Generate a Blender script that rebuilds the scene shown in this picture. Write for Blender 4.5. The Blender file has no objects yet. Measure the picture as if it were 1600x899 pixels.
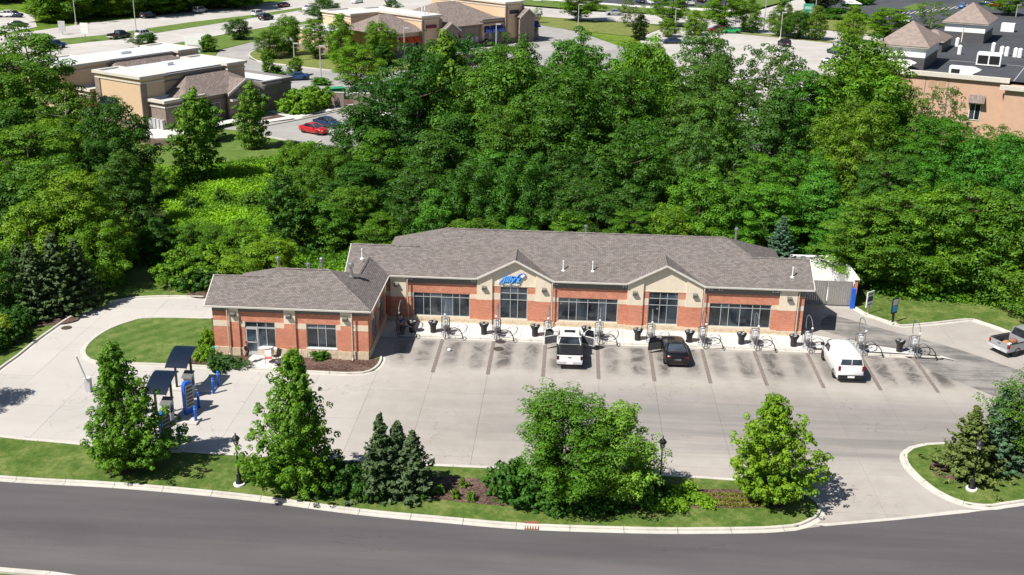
import bpy, bmesh, math, random
import numpy as np
from mathutils import Vector, Matrix, noise as mnoise
random.seed(7)
sc = bpy.context.scene
col = sc.collection

# ------------------------------------------------------------------ camera
F_PX, PITCH, ROLL, YAW, CAM_H = 1690.0, 0.3542, 0.0174, -0.0536, 34.0
fw = np.array([math.sin(YAW)*math.cos(PITCH), math.cos(YAW)*math.cos(PITCH), -math.sin(PITCH)])
rt = np.array([math.cos(YAW), -math.sin(YAW), 0.0])
up = np.cross(rt, fw)
rt, up = rt*math.cos(ROLL)+up*math.sin(ROLL), -rt*math.sin(ROLL)+up*math.cos(ROLL)
CAM = np.array([0, 0, CAM_H])
cam_d = bpy.data.cameras.new('camera')
cam = bpy.data.objects.new('camera', cam_d); col.objects.link(cam)
m = Matrix(((rt[0], up[0], -fw[0], 0), (rt[1], up[1], -fw[1], 0), (rt[2], up[2], -fw[2], CAM_H), (0, 0, 0, 1)))
cam.matrix_world = m
cam_d.sensor_fit = 'HORIZONTAL'; cam_d.sensor_width = 36.0
cam_d.lens = 36.0*F_PX/1600.0
cam_d.clip_start = 0.5; cam_d.clip_end = 4000
sc.camera = cam

def g(px, py, z=0.0):
    """ground position seen at a pixel of the 1600 px photograph, at height z"""
    d = fw*F_PX+rt*(px-800)-up*(py-449.5)
    p = CAM+d*(z-CAM_H)/d[2]
    return float(p[0]), float(p[1])
def gy(px, py, Y):
    d = fw*F_PX+rt*(px-800)-up*(py-449.5)
    p = CAM+d*Y/d[1]
    return float(p[0]), float(p[2])
def pr(x, y, z):
    d = np.array((x, y, z))-CAM; k = d@fw
    return 800+F_PX*(d@rt)/k, 449.5-F_PX*(d@up)/k

# ------------------------------------------------------------------ light
SUN = Vector((0.60, 0.50, -1.0)).normalized()
w = bpy.data.worlds.new('World'); sc.world = w; w.use_nodes = True
nt = w.node_tree; nt.nodes.clear()
sky = nt.nodes.new('ShaderNodeTexSky'); sky.sky_type = 'NISHITA'; sky.sun_disc = False
sky.sun_elevation = math.asin(-SUN.z); sky.sun_rotation = math.atan2(-SUN.x, -SUN.y) % (2*math.pi)
sky.altitude = 200; sky.air_density = 1.0; sky.dust_density = 0.6
bg = nt.nodes.new('ShaderNodeBackground'); bg.inputs['Strength'].default_value = 0.055
ow = nt.nodes.new('ShaderNodeOutputWorld')
nt.links.new(sky.outputs[0], bg.inputs[0]); nt.links.new(bg.outputs[0], ow.inputs[0])
sl = bpy.data.lights.new('sun', 'SUN'); sl.energy = 5.0; sl.angle = math.radians(0.5); sl.color = (1.0, 0.955, 0.88)
so = bpy.data.objects.new('sun', sl); col.objects.link(so)
so.rotation_euler = SUN.to_track_quat('-Z', 'Y').to_euler()
sc.view_settings.view_transform = 'Standard'; sc.view_settings.look = 'None'
sc.view_settings.gamma = 1.0; sc.view_settings.exposure = 0.50
sc.cycles.max_bounces = 6; sc.cycles.diffuse_bounces = 3; sc.cycles.transparent_max_bounces = 6

# ------------------------------------------------------------------ mesh builder
class MB:
    def __init__(s): s.v = []; s.f = []; s.mi = []; s.m = 0
    def add(s, vs, fs):
        o = len(s.v); s.v += [tuple(p) for p in vs]
        for f in fs: s.f.append(tuple(o+i for i in f)); s.mi.append(s.m)
        return s
    def box(s, x0, x1, y0, y1, z0, z1):
        return s.add([(x0,y0,z0),(x1,y0,z0),(x1,y1,z0),(x0,y1,z0),(x0,y0,z1),(x1,y0,z1),(x1,y1,z1),(x0,y1,z1)],
                     [(0,3,2,1),(4,5,6,7),(0,1,5,4),(1,2,6,5),(2,3,7,6),(3,0,4,7)])
    def hexa(s, b, t):   # bottom and top quads
        return s.add(list(b)+list(t), [(3,2,1,0),(4,5,6,7),(0,1,5,4),(1,2,6,5),(2,3,7,6),(3,0,4,7)])
    def face(s, pts): return s.add(pts, [tuple(range(len(pts)))])
    def prism(s, poly, z0, z1):   # poly (x,y) counter-clockwise
        n = len(poly)
        return s.add([(x,y,z0) for x,y in poly]+[(x,y,z1) for x,y in poly],
                     [tuple(range(n-1,-1,-1)), tuple(range(n,2*n))]+[(i,(i+1)%n,n+(i+1)%n,n+i) for i in range(n)])
    def slabxz(s, poly, y0, y1):  # outline in x-z, thickness along y
        n = len(poly)
        return s.add([(x,y0,z) for x,z in poly]+[(x,y1,z) for x,z in poly],
                     [tuple(range(n)), tuple(range(2*n-1,n-1,-1))]+[((i+1)%n,i,n+i,n+(i+1)%n) for i in range(n)])
    def tube(s, pts, r, n=8, cap=True):
        pts = [Vector(p) for p in pts]; rs = r if isinstance(r, (list, tuple)) else [r]*len(pts)
        o = len(s.v); prev = None
        for i, p in enumerate(pts):
            t = (pts[min(i+1, len(pts)-1)]-pts[max(i-1, 0)])
            t = t.normalized() if t.length > 1e-9 else Vector((0,0,1))
            a = prev if prev is not None else (Vector((1,0,0)) if abs(t.x) < .9 else Vector((0,1,0)))
            a = (a-t*a.dot(t)); a = a.normalized() if a.length > 1e-6 else t.orthogonal().normalized()
            prev = a; b = t.cross(a)
            for k in range(n):
                q = 2*math.pi*k/n
                s.v.append(tuple(p+(a*math.cos(q)+b*math.sin(q))*rs[i]))
        for i in range(len(pts)-1):
            for k in range(n):
                k2 = (k+1) % n
                s.f.append((o+i*n+k, o+i*n+k2, o+(i+1)*n+k2, o+(i+1)*n+k)); s.mi.append(s.m)
        if cap:
            s.f.append(tuple(o+k for k in range(n-1,-1,-1))); s.mi.append(s.m)
            e = o+(len(pts)-1)*n; s.f.append(tuple(e+k for k in range(n))); s.mi.append(s.m)
        return s
    def lathe(s, prof, c=(0,0), n=12, cap=True):  # prof [(r,z)]
        o = len(s.v)
        for r, z in prof:
            for k in range(n):
                q = 2*math.pi*k/n; s.v.append((c[0]+r*math.cos(q), c[1]+r*math.sin(q), z))
        for i in range(len(prof)-1):
            for k in range(n):
                k2 = (k+1) % n
                s.f.append((o+i*n+k, o+i*n+k2, o+(i+1)*n+k2, o+(i+1)*n+k)); s.mi.append(s.m)
        if cap:
            s.f.append(tuple(o+k for k in range(n-1,-1,-1))); s.mi.append(s.m)
            e = o+(len(prof)-1)*n; s.f.append(tuple(e+k for k in range(n))); s.mi.append(s.m)
        return s
    def mesh(s, name, mats, smooth=False):
        me = bpy.data.meshes.new(name); me.from_pydata(s.v, [], s.f)
        for mm in (mats if isinstance(mats, (list, tuple)) else [mats]): me.materials.append(mm)
        if any(s.mi): me.polygons.foreach_set('material_index', s.mi)
        if smooth: me.polygons.foreach_set('use_smooth', [True]*len(me.polygons))
        me.update(); return me
    def build(s, name, mats, parent=None, smooth=False, bevel=0):
        me = s.mesh(name, mats, smooth)
        if bevel:
            bm = bmesh.new(); bm.from_mesh(me); bmesh.ops.remove_doubles(bm, verts=bm.verts, dist=1e-5)
            bmesh.ops.bevel(bm, geom=[e for e in bm.edges if e.is_manifold and e.calc_face_angle(0) > .5], offset=bevel, segments=2, affect='EDGES', clamp_overlap=True)
            bm.to_mesh(me); bm.free()
        o = bpy.data.objects.new(name, me); col.objects.link(o)
        if parent: o.parent = parent
        return o
def split_build(mb, name, mat, parent):
    """one object per connected piece of a mesh builder"""
    par_ = list(range(len(mb.v)))
    def find(a):
        while par_[a] != a: par_[a] = par_[par_[a]]; a = par_[a]
        return a
    key = {}
    for i, v in enumerate(mb.v):
        q = tuple(round(c, 3) for c in v)
        if q in key: par_[find(i)] = find(key[q])
        else: key[q] = i
    for f in mb.f:
        for i in f[1:]: par_[find(i)] = find(f[0])
    groups = {}
    for f in mb.f: groups.setdefault(find(f[0]), []).append(f)
    out = []
    for fs in groups.values():
        idx = sorted({i for f in fs for i in f}); mp_ = {i: k for k, i in enumerate(idx)}
        out.append(MB().add([mb.v[i] for i in idx], [tuple(mp_[i] for i in f) for f in fs]).build(name, mat, parent))
    return out
def link(name, me, parent=None, loc=(0,0,0), rz=0, scale=None):
    o = bpy.data.objects.new(name, me); col.objects.link(o); o.location = loc; o.rotation_euler.z = rz
    if scale: o.scale = scale
    if parent: o.parent = parent
    return o
def thing(name, label, cat, loc=(0,0,0), rz=0, group=None):
    o = bpy.data.objects.new(name, None); col.objects.link(o); o.empty_display_size = .3
    o.location = loc; o.rotation_euler.z = rz; o['label'] = label; o['category'] = cat
    if group: o['group'] = group
    return o
def tag(o, label, cat, group=None, kind=None):
    o['label'] = label; o['category'] = cat
    if group: o['group'] = group
    if kind: o['kind'] = kind
    return o
KIDS = {}
def kids(o):
    return [c for c in o.children]
def copy_tree(o, parent=None, label=None, group=None, loc=None, rz=None):
    c = o.copy(); col.objects.link(c); c.parent = parent
    if label: c['label'] = label
    if group: c['group'] = group
    if loc is not None: c.location = loc
    if rz is not None: c.rotation_euler.z = rz
    for ch in kids(o): copy_tree(ch, c)
    return c
def struct(o): o['kind'] = 'structure'; return o

# ------------------------------------------------------------------ materials
def newmat(name, rough=.8, spec=.3, metal=0):
    mt = bpy.data.materials.new(name); mt.use_nodes = True
    b = mt.node_tree.nodes['Principled BSDF']
    b.inputs['Roughness'].default_value = rough; b.inputs['Metallic'].default_value = metal
    b.inputs['Specular IOR Level'].default_value = spec
    return mt, mt.node_tree, b
def N(t, ty, **kw):
    n = t.nodes.new(ty)
    for k, v in kw.items():
        if k in n.inputs.keys() if isinstance(k, str) else False: n.inputs[k].default_value = v
        else: setattr(n, k, v)
    return n
def ramp(t, fac, stops):
    r = t.nodes.new('ShaderNodeValToRGB'); e = r.color_ramp.elements
    while len(e) < len(stops): e.new(.5)
    for i, (p, c) in enumerate(stops):
        e[i].position = p; e[i].color = (*c, 1) if len(c) == 3 else c
    t.links.new(fac, r.inputs[0]); return r.outputs[0]
def objco(t, scale=(1,1,1), rot=(0,0,0)):
    c = t.nodes.new('ShaderNodeNewGeometry'); mp = t.nodes.new('ShaderNodeMapping')
    mp.inputs['Scale'].default_value = scale; mp.inputs['Rotation'].default_value = rot
    t.links.new(c.outputs['Position'], mp.inputs[0]); return mp.outputs[0]
def noisef(t, vec, scale, detail=4, rough=.55, dist=0):
    n = t.nodes.new('ShaderNodeTexNoise'); n.inputs['Scale'].default_value = scale
    n.inputs['Detail'].default_value = detail; n.inputs['Roughness'].default_value = rough; n.inputs['Distortion'].default_value = dist
    t.links.new(vec, n.inputs['Vector']); return n.outputs['Fac']
def mix(t, fac, a, b, mode='MIX'):
    n = t.nodes.new('ShaderNodeMix'); n.data_type = 'RGBA'; n.blend_type = mode
    for k, x in ((0, fac), (6, a), (7, b)):
        if hasattr(x, 'links') or hasattr(x, 'is_linked'): t.links.new(x, n.inputs[k])
        elif isinstance(x, (int, float)): n.inputs[k].default_value = x
        else: n.inputs[k].default_value = (*x, 1)
    return n.outputs[2]
def math_(t, op, a, b=None, c=None):
    n = t.nodes.new('ShaderNodeMath'); n.operation = op
    for k, x in enumerate((a, b, c)):
        if x is None: continue
        if isinstance(x, (int, float)): n.inputs[k].default_value = x
        else: t.links.new(x, n.inputs[k])
    return n.outputs[0]
def maprange(t, v, a, b, c=0, d=1):
    n = t.nodes.new('ShaderNodeMapRange'); n.interpolation_type = 'SMOOTHSTEP'
    n.inputs[1].default_value = a; n.inputs[2].default_value = b; n.inputs[3].default_value = c; n.inputs[4].default_value = d
    t.links.new(v, n.inputs[0]); return n.outputs[0]
def bump(t, b, h, strength=.3, dist=.05):
    n = t.nodes.new('ShaderNodeBump'); n.inputs['Strength'].default_value = strength; n.inputs['Distance'].default_value = dist
    t.links.new(h, n.inputs['Height']); t.links.new(n.outputs[0], b.inputs['Normal'])
def sepxyz(t, v):
    n = t.nodes.new('ShaderNodeSeparateXYZ'); t.links.new(v, n.inputs[0]); return n.outputs
def comb(t, x, y, z=0):
    n = t.nodes.new('ShaderNodeCombineXYZ')
    for k, q in enumerate((x, y, z)):
        if isinstance(q, (int, float)): n.inputs[k].default_value = q
        else: t.links.new(q, n.inputs[k])
    return n.outputs[0]
_plain = {}
def plain(name, c, rough=.6, spec=.3, metal=0, var=.08, vs=3.0):
    """a solid colour with slight mottling"""
    if name in _plain: return _plain[name]
    mt, t, b = newmat(name, rough, spec, metal)
    n = noisef(t, objco(t), vs, 3)
    r = ramp(t, n, [(.3, [x*(1-var) for x in c]), (.7, [min(1, x*(1+var)) for x in c])])
    t.links.new(r, b.inputs['Base Color'])
    _plain[name] = mt; return mt
def paint(c, name=None):
    key = 'paint_%02x%02x%02x' % tuple(int(x*255) for x in c)
    if key in _plain: return _plain[key]
    mt, t, b = newmat(key, .28, .5); b.inputs['Base Color'].default_value = (*c, 1)
    b.inputs['Coat Weight'].default_value = .6 if max(c) > .05 else .2; b.inputs['Coat Roughness'].default_value = .06
    _plain[key] = mt; return mt

def ground_mat(name, stops, scales=(.12, .9, 7), w=(.5, .3, .2), bstr=.3, rough=.95, bs=25, spec=.1, bd=.05):
    mt, t, b = newmat(name, rough, spec)
    co = objco(t)
    s = None
    for sc_, ww in zip(scales, w):
        n = math_(t, 'MULTIPLY', noisef(t, co, sc_, 5, .6), ww)
        s = n if s is None else math_(t, 'ADD', s, n)
    t.links.new(ramp(t, s, stops), b.inputs['Base Color'])
    bump(t, b, noisef(t, co, bs, 4, .7), bstr, bd)
    return mt
M = {}
def lawn_mat(name, dark, mid, dry, stripes=None):
    mt, t, b = newmat(name, .9, .15)
    co = objco(t)
    big = noisef(t, co, .6, 6, .75); fine = noisef(t, co, 3.2, 6, .85); vf = noisef(t, co, 30, 2, .7)
    s = math_(t, 'ADD', math_(t, 'MULTIPLY', big, .45), math_(t, 'MULTIPLY', fine, .35))
    s = math_(t, 'ADD', s, math_(t, 'MULTIPLY', vf, .2))
    if stripes:
        xyz = sepxyz(t, objco(t, rot=(0, 0, math.radians(stripes[0]))))
        q = math_(t, 'SINE', math_(t, 'MULTIPLY', math_(t, 'ADD', xyz[0], math_(t, 'MULTIPLY', big, 1.2)), 2*math.pi/stripes[1]))
        s = math_(t, 'ADD', s, math_(t, 'MULTIPLY', q, .035))
    c = ramp(t, s, [(.40, dark), (.5, mid), (.60, dry)])
    dp = math_(t, 'MULTIPLY', maprange(t, noisef(t, co, .28, 5, .7), .50, .66, 0, .55), maprange(t, fine, .35, .6, .3, 1))
    c = mix(t, dp, c, [min(.3, q*1.15) for q in dry])
    t.links.new(c, b.inputs['Base Color'])
    bump(t, b, fine, .6, .06)
    return mt
M['lawn'] = lawn_mat('lawn', (.040,.085,.012), (.085,.140,.026), (.20,.22,.07))
M['lawn_mown'] = lawn_mat('lawn_mown', (.055,.105,.018), (.090,.150,.032), (.16,.20,.06), (38, 1.3))
M['lawn_dry'] = lawn_mat('lawn_dry', (.09,.13,.03), (.16,.19,.05), (.22,.23,.08))
M['meadow'] = ground_mat('meadow', [(.36,(.05,.10,.012)),(.47,(.11,.19,.022)),(.55,(.17,.26,.035)),(.66,(.24,.31,.06))], (.05,.5,3), (.4,.35,.25), .9, bs=6, bd=.3)
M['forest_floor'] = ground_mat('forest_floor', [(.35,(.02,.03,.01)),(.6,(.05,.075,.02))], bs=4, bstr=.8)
M['verge'] = lawn_mat('verge_bright', (.06,.11,.018), (.105,.170,.035), (.17,.22,.06))
M['mulch'] = ground_mat('mulch', [(.42,(.045,.027,.022)),(.5,(.12,.075,.062)),(.58,(.24,.16,.13))], (.6,6,22), (.2,.4,.4), 1.0, bs=30, bd=.05)
M['asphalt'] = ground_mat('asphalt', [(.36,(.082,.077,.078)),(.5,(.098,.092,.092)),(.64,(.118,.110,.108))], (.06,.5,14), (.45,.3,.25), .25, rough=.85, bs=60, spec=.25, bd=.01)
M['dark_asphalt'] = ground_mat('dark_asphalt', [(.38,(.055,.058,.068)),(.62,(.095,.098,.11))], (.05,.3,5), (.4,.35,.25), .2, bs=30)
M['lot_grey'] = ground_mat('lot_grey', [(.38,(.26,.25,.24)),(.62,(.40,.385,.37))], (.05,.25,4), (.4,.35,.25), .2, bs=30)
M['road_concrete'] = ground_mat('road_concrete', [(.38,(.38,.36,.34)),(.62,(.52,.50,.47))], (.06,.3,4), (.4,.35,.25), .2, bs=30)
M['kerb'] = ground_mat('kerb_concrete', [(.35,(.40,.38,.34)),(.55,(.56,.53,.48)),(.7,(.62,.6,.55))], (.3,2,18), (.4,.3,.3), .3, bs=40, bd=.01)
M['walk'] = ground_mat('walk_concrete', [(.35,(.50,.485,.46)),(.65,(.66,.645,.62))], (.3,2,18), (.4,.3,.3), .25, bs=40, bd=.01)
M['joint'] = ground_mat('joint', [(.35,(.20,.19,.18)),(.65,(.30,.285,.27))])

# car park concrete: cast panels, oily drips in the bays, worn grey driving band
def lot_mat():
    mt, t, b = newmat('car_park_concrete', .9, .2)
    co = objco(t); x, y, z = sepxyz(t, co)
    big = noisef(t, co, .09, 5, .6); mid = noisef(t, co, .7, 5, .6); fine = noisef(t, co, 12, 4, .7)
    s = math_(t, 'ADD', math_(t, 'MULTIPLY', big, .4), math_(t, 'ADD', math_(t, 'MULTIPLY', mid, .3), math_(t, 'MULTIPLY', fine, .3)))
    base = ramp(t, s, [(.36, (.305,.276,.248)), (.5, (.375,.343,.312)), (.64, (.435,.402,.37))])
    # pale clean concrete to the left of the drive-through
    left = maprange(t, math_(t, 'ADD', x, math_(t, 'MULTIPLY', big, 6)), -20, -6, 1, 0)
    base = mix(t, math_(t, 'MULTIPLY', left, .55), base, (.55,.53,.50))
    # tyre-worn band where cars drive past the bays
    streak = noisef(t, objco(t, (.06,.9,1)), 1.0, 5, .6)
    d1 = maprange(t, math_(t, 'ADD', y, math_(t, 'MULTIPLY', math_(t, 'SUBTRACT', streak, .5), 5)), 60.5, 64.5, 0, 1)
    d2 = maprange(t, math_(t, 'ADD', y, math_(t, 'MULTIPLY', math_(t, 'SUBTRACT', streak, .5), 5)), 68.5, 73.5, 1, 0)
    dx = maprange(t, x, -14, 6, .15, 1)
    band = math_(t, 'MULTIPLY', math_(t, 'MULTIPLY', d1, d2), dx)
    band = math_(t, 'MULTIPLY', band, maprange(t, streak, .25, .7, .45, .95))
    base = mix(t, math_(t, 'MULTIPLY', band, .85), base, (.185,.176,.17))
    # bay dirt: dark blotches either side of each bay, cracks
    ph = math_(t, 'MULTIPLY', math_(t, 'SUBTRACT', x, -9.74), 2*math.pi/4.118)
    two = math_(t, 'ADD', math_(t, 'MULTIPLY', math_(t, 'COSINE', math_(t, 'MULTIPLY', ph, 2)), -.5), .5)
    inb = math_(t, 'MULTIPLY', maprange(t, y, 73.2, 75.5, 0, 1), maprange(t, y, 78.6, 79.4, 1, 0))
    inx = math_(t, 'MULTIPLY', maprange(t, x, -14, -12, 0, 1), maprange(t, x, 29, 32, 1, 0))
    bl = noisef(t, objco(t, (1,.75,1)), .62, 7, .75, .9)
    blot = maprange(t, bl, .43, .60, 0, 1)
    pb = maprange(t, noisef(t, objco(t, (1,.15,1)), .21, 2, .5), .34, .58, .4, 1)
    blot = math_(t, 'MULTIPLY', blot, pb)
    dirt = math_(t, 'MULTIPLY', math_(t, 'MULTIPLY', blot, maprange(t, two, .15, .9, .25, 1)), math_(t, 'MULTIPLY', inb, inx))
    base = mix(t, math_(t, 'MULTIPLY', math_(t, 'MULTIPLY', inb, inx), maprange(t, two, 0, 1, .16, .55)), base, (.16,.148,.138))
    base = mix(t, math_(t, 'MULTIPLY', dirt, .9), base, (.085,.078,.07))
    cr = noisef(t, co, .45, 3, .5, .4)
    crack = maprange(t, math_(t, 'ABSOLUTE', math_(t, 'SUBTRACT', cr, .5)), 0, .006, 1, 0)
    crack = math_(t, 'MULTIPLY', crack, maprange(t, noisef(t, co, .16, 2), .52, .6, 0, 1))
    base = mix(t, math_(t, 'MULTIPLY', crack, .5), base, (.10,.09,.08))
    oi = t.nodes.new('ShaderNodeObjectInfo')
    base = mix(t, 1.0, base, ramp(t, oi.outputs['Random'], [(0, (.955,.955,.955)), (1, (1.03,1.027,1.022))]), 'MULTIPLY')
    t.links.new(base, b.inputs['Base Color'])
    bump(t, b, fine, .2, .01)
    return mt
M['lot'] = lot_mat()
def street_mat():
    mt, t, b = newmat('street_asphalt', .85, .25); co = objco(t); x, y, z = sepxyz(t, co)
    s = math_(t, 'ADD', math_(t, 'MULTIPLY', noisef(t, objco(t, (.05,.5,1)), 1.0, 5, .6), .6), math_(t, 'MULTIPLY', noisef(t, co, 14, 4, .7), .4))
    c = ramp(t, s, [(.38,(.098,.091,.093)),(.5,(.118,.110,.111)),(.62,(.142,.132,.129))])
    edge = maprange(t, math_(t, 'ADD', y, math_(t, 'MULTIPLY', noisef(t, co, .25, 4), 3)), 49, 53, 1, .80)
    c = mix(t, 1.0, c, comb(t, edge, edge, math_(t, 'POWER', edge, .8)), 'MULTIPLY')
    cr = noisef(t, objco(t, (.35,1,1)), .35, 5, .6, .8)
    k = math_(t, 'MULTIPLY', maprange(t, math_(t, 'ABSOLUTE', math_(t, 'SUBTRACT', cr, .5)), 0, .0022, 1, 0), maprange(t, noisef(t, co, .11, 2), .52, .58, 0, 1))
    c = mix(t, math_(t, 'MULTIPLY', k, .55), c, (.04,.038,.038))
    t.links.new(c, b.inputs['Base Color']); bump(t, b, noisef(t, co, 60, 4, .7), .25, .01); return mt
M['street'] = street_mat()
def brick_like(name, c1, c2, mortar, bw, bh, ms, rough=.85, bumpd=.01, var=.0, vec='wall'):
    mt, t, b = newmat(name, rough, .2)
    x, y, z = sepxyz(t, objco(t))
    if vec == 'wall': v = comb(t, math_(t, 'ADD', x, y), z)
    elif vec == 'front': v = comb(t, x, math_(t, 'MULTIPLY', y, 1.118))
    else: v = comb(t, y, math_(t, 'MULTIPLY', x, 1.118))
    bt = t.nodes.new('ShaderNodeTexBrick'); bt.offset = .5
    bt.inputs['Color1'].default_value = (*c1, 1); bt.inputs['Color2'].default_value = (*c2, 1); bt.inputs['Mortar'].default_value = (*mortar, 1)
    bt.inputs['Scale'].default_value = 1; bt.inputs['Mortar Size'].default_value = ms
    bt.inputs['Brick Width'].default_value = bw; bt.inputs['Row Height'].default_value = bh; bt.inputs['Bias'].default_value = 0
    t.links.new(v, bt.inputs['Vector'])
    n = noisef(t, objco(t), 1.3, 5, .7)
    c = mix(t, 1.0, bt.outputs['Color'], ramp(t, n, [(.3, (1-.15-var,)*3), (.7, (1.1+var,)*3)]), 'MULTIPLY')
    t.links.new(c, b.inputs['Base Color']); bump(t, b, bt.outputs['Fac'], -.5, bumpd)
    return mt
M['brick'] = brick_like('red_brick', (.43,.105,.055), (.60,.205,.12), (.58,.37,.27), .23, .085, .012)
M['shingle'] = brick_like('shingle_front', (.158,.137,.128), (.246,.216,.203), (.09,.078,.072), .30, .145, .014, .95, .02, -.04, 'front')
M['shingle_side'] = brick_like('shingle_side', (.158,.137,.128), (.246,.216,.203), (.09,.078,.072), .30, .145, .014, .95, .02, -.04, 'side')
M['lime'] = plain('limestone', (.60,.49,.36), .9, .2, var=.12, vs=4)
M['lime_band'] = plain('cast_stone', (.66,.56,.43), .85, .2, var=.05)
M['stucco'] = plain('cream_stucco', (.70,.61,.48), .9, .15, var=.05)
M['trim'] = plain('cream_trim', (.66,.62,.56), .5)
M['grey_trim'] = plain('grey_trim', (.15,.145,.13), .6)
M['gutter'] = plain('gutter', (.62,.59,.54), .45)
M['spout'] = plain('downspout', (.50,.42,.35), .5)
M['alu'] = plain('aluminium_frame', (.42,.45,.46), .4, .5, .2)
M['steel'] = plain('steel', (.42,.42,.42), .35, .5, .7)
M['black'] = plain('black_plastic', (.018,.018,.02), .45)
M['tyre'] = plain('tyre', (.02,.02,.02), .85)
M['rim'] = plain('rim', (.45,.45,.46), .3, .5, .8)
M['white'] = plain('white_paint', (.78,.78,.77), .5)
M['dkgrey'] = plain('dark_grey', (.08,.08,.085), .6)
M['ltgrey'] = plain('light_grey', (.45,.45,.46), .5)
M['blue'] = plain('bright_blue', (.010,.115,.60), .4, .4)
M['navy'] = plain('navy_canopy', (.006,.013,.030), .4, .35)
M['red'] = plain('red_lamp', (.22,.008,.010), .3)
M['lampglass'] = plain('lamp_glass', (.55,.52,.45), .15, .5)
M['bark'] = plain('bark', (.10,.075,.055), .95, .1, var=.3, vs=8)
M['bark_pale'] = plain('bark_pale', (.28,.25,.21), .95, .1, var=.3, vs=8)
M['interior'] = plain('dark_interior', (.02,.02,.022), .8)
def glass_mat(name, c, rough=.04):
    mt, t, b = newmat(name, rough, .6); n = noisef(t, objco(t), .8, 2)
    oi = t.nodes.new('ShaderNodeObjectInfo'); c_ = ramp(t, n, [(.35, c), (.65, [x*3.5+.006 for x in c])])
    t.links.new(mix(t, 1.0, c_, ramp(t, oi.outputs['Random'], [(0,(.5,.5,.5)),(.6,(1.1,1.1,1.1)),(1,(2.4,2.5,2.6))]), 'MULTIPLY'), b.inputs['Base Color']); return mt
M['glass'] = glass_mat('window_glass', (.012,.016,.020))
M['carglass'] = glass_mat('car_glass', (.008,.010,.013), .16)

def leaf_mat(name, c_dark, c_light, trans=.35, rough=.55):
    mt = bpy.data.materials.new(name); mt.use_nodes = True; t = mt.node_tree; t.nodes.clear()
    at = t.nodes.new('ShaderNodeAttribute'); at.attribute_name = 'tint'
    oi = t.nodes.new('ShaderNodeObjectInfo')
    c = ramp(t, at.outputs['Fac'], [(0, c_dark), (1, c_light)])
    c = mix(t, 1.0, c, oi.outputs['Color'], 'MULTIPLY')
    d = t.nodes.new('ShaderNodeBsdfDiffuse'); tr = t.nodes.new('ShaderNodeBsdfTranslucent'); gl = t.nodes.new('ShaderNodeBsdfGlossy')
    gl.inputs['Roughness'].default_value = rough; gl.inputs['Color'].default_value = (.8,.9,.8,1)
    t.links.new(c, d.inputs[0])
    c2 = mix(t, 1.0, c, (1.25,1.3,.4), 'MULTIPLY'); t.links.new(c2, tr.inputs[0])
    m1 = t.nodes.new('ShaderNodeMixShader'); m1.inputs[0].default_value = trans
    t.links.new(d.outputs[0], m1.inputs[1]); t.links.new(tr.outputs[0], m1.inputs[2])
    m2 = t.nodes.new('ShaderNodeMixShader'); m2.inputs[0].default_value = .02
    t.links.new(m1.outputs[0], m2.inputs[1]); t.links.new(gl.outputs[0], m2.inputs[2])
    o = t.nodes.new('ShaderNodeOutputMaterial'); t.links.new(m2.outputs[0], o.inputs[0]); return mt
M['leaf'] = leaf_mat('leaf', (.028,.080,.008), (.098,.205,.018), .26)
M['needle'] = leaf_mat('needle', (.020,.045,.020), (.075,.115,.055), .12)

# ------------------------------------------------------------------ flat ground helpers
def poly_area(p): return sum(p[i][0]*p[(i+1)%len(p)][1]-p[(i+1)%len(p)][0]*p[i][1] for i in range(len(p)))/2
def flat(name, pts, z, mat, parent=None):
    if poly_area(pts) < 0: pts = pts[::-1]
    bm = bmesh.new(); vs = [bm.verts.new((x, y, z)) for x, y in pts]; f = bm.faces.new(vs)
    bmesh.ops.triangulate(bm, faces=[f]); me = bpy.data.meshes.new(name); bm.to_mesh(me); bm.free()
    me.materials.append(mat); o = bpy.data.objects.new(name, me); col.objects.link(o)
    if parent: o.parent = parent
    return o
def smooth_line(pts, step=.8, closed=False):
    """Catmull-Rom through the points, resampled"""
    P = [np.array(p, float) for p in pts]; n = len(P); out = []
    for i in range(n if closed else n-1):
        p0 = P[(i-1) % n] if closed or i > 0 else 2*P[0]-P[1]
        p1 = P[i]; p2 = P[(i+1) % n]; p3 = P[(i+2) % n] if closed or i+2 < n else 2*p2-p1
        k = max(1, int(np.linalg.norm(p2-p1)/step))
        for j in range(k):
            u = j/k
            out.append(tuple(.5*((2*p1)+(-p0+p2)*u+(2*p0-5*p1+4*p2-p3)*u*u+(-p0+3*p1-3*p2+p3)*u**3)))
    if not closed: out.append(tuple(P[-1]))
    return out
def px2(pts, z=0): return [g(a, b, z) for a, b in pts]
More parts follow.
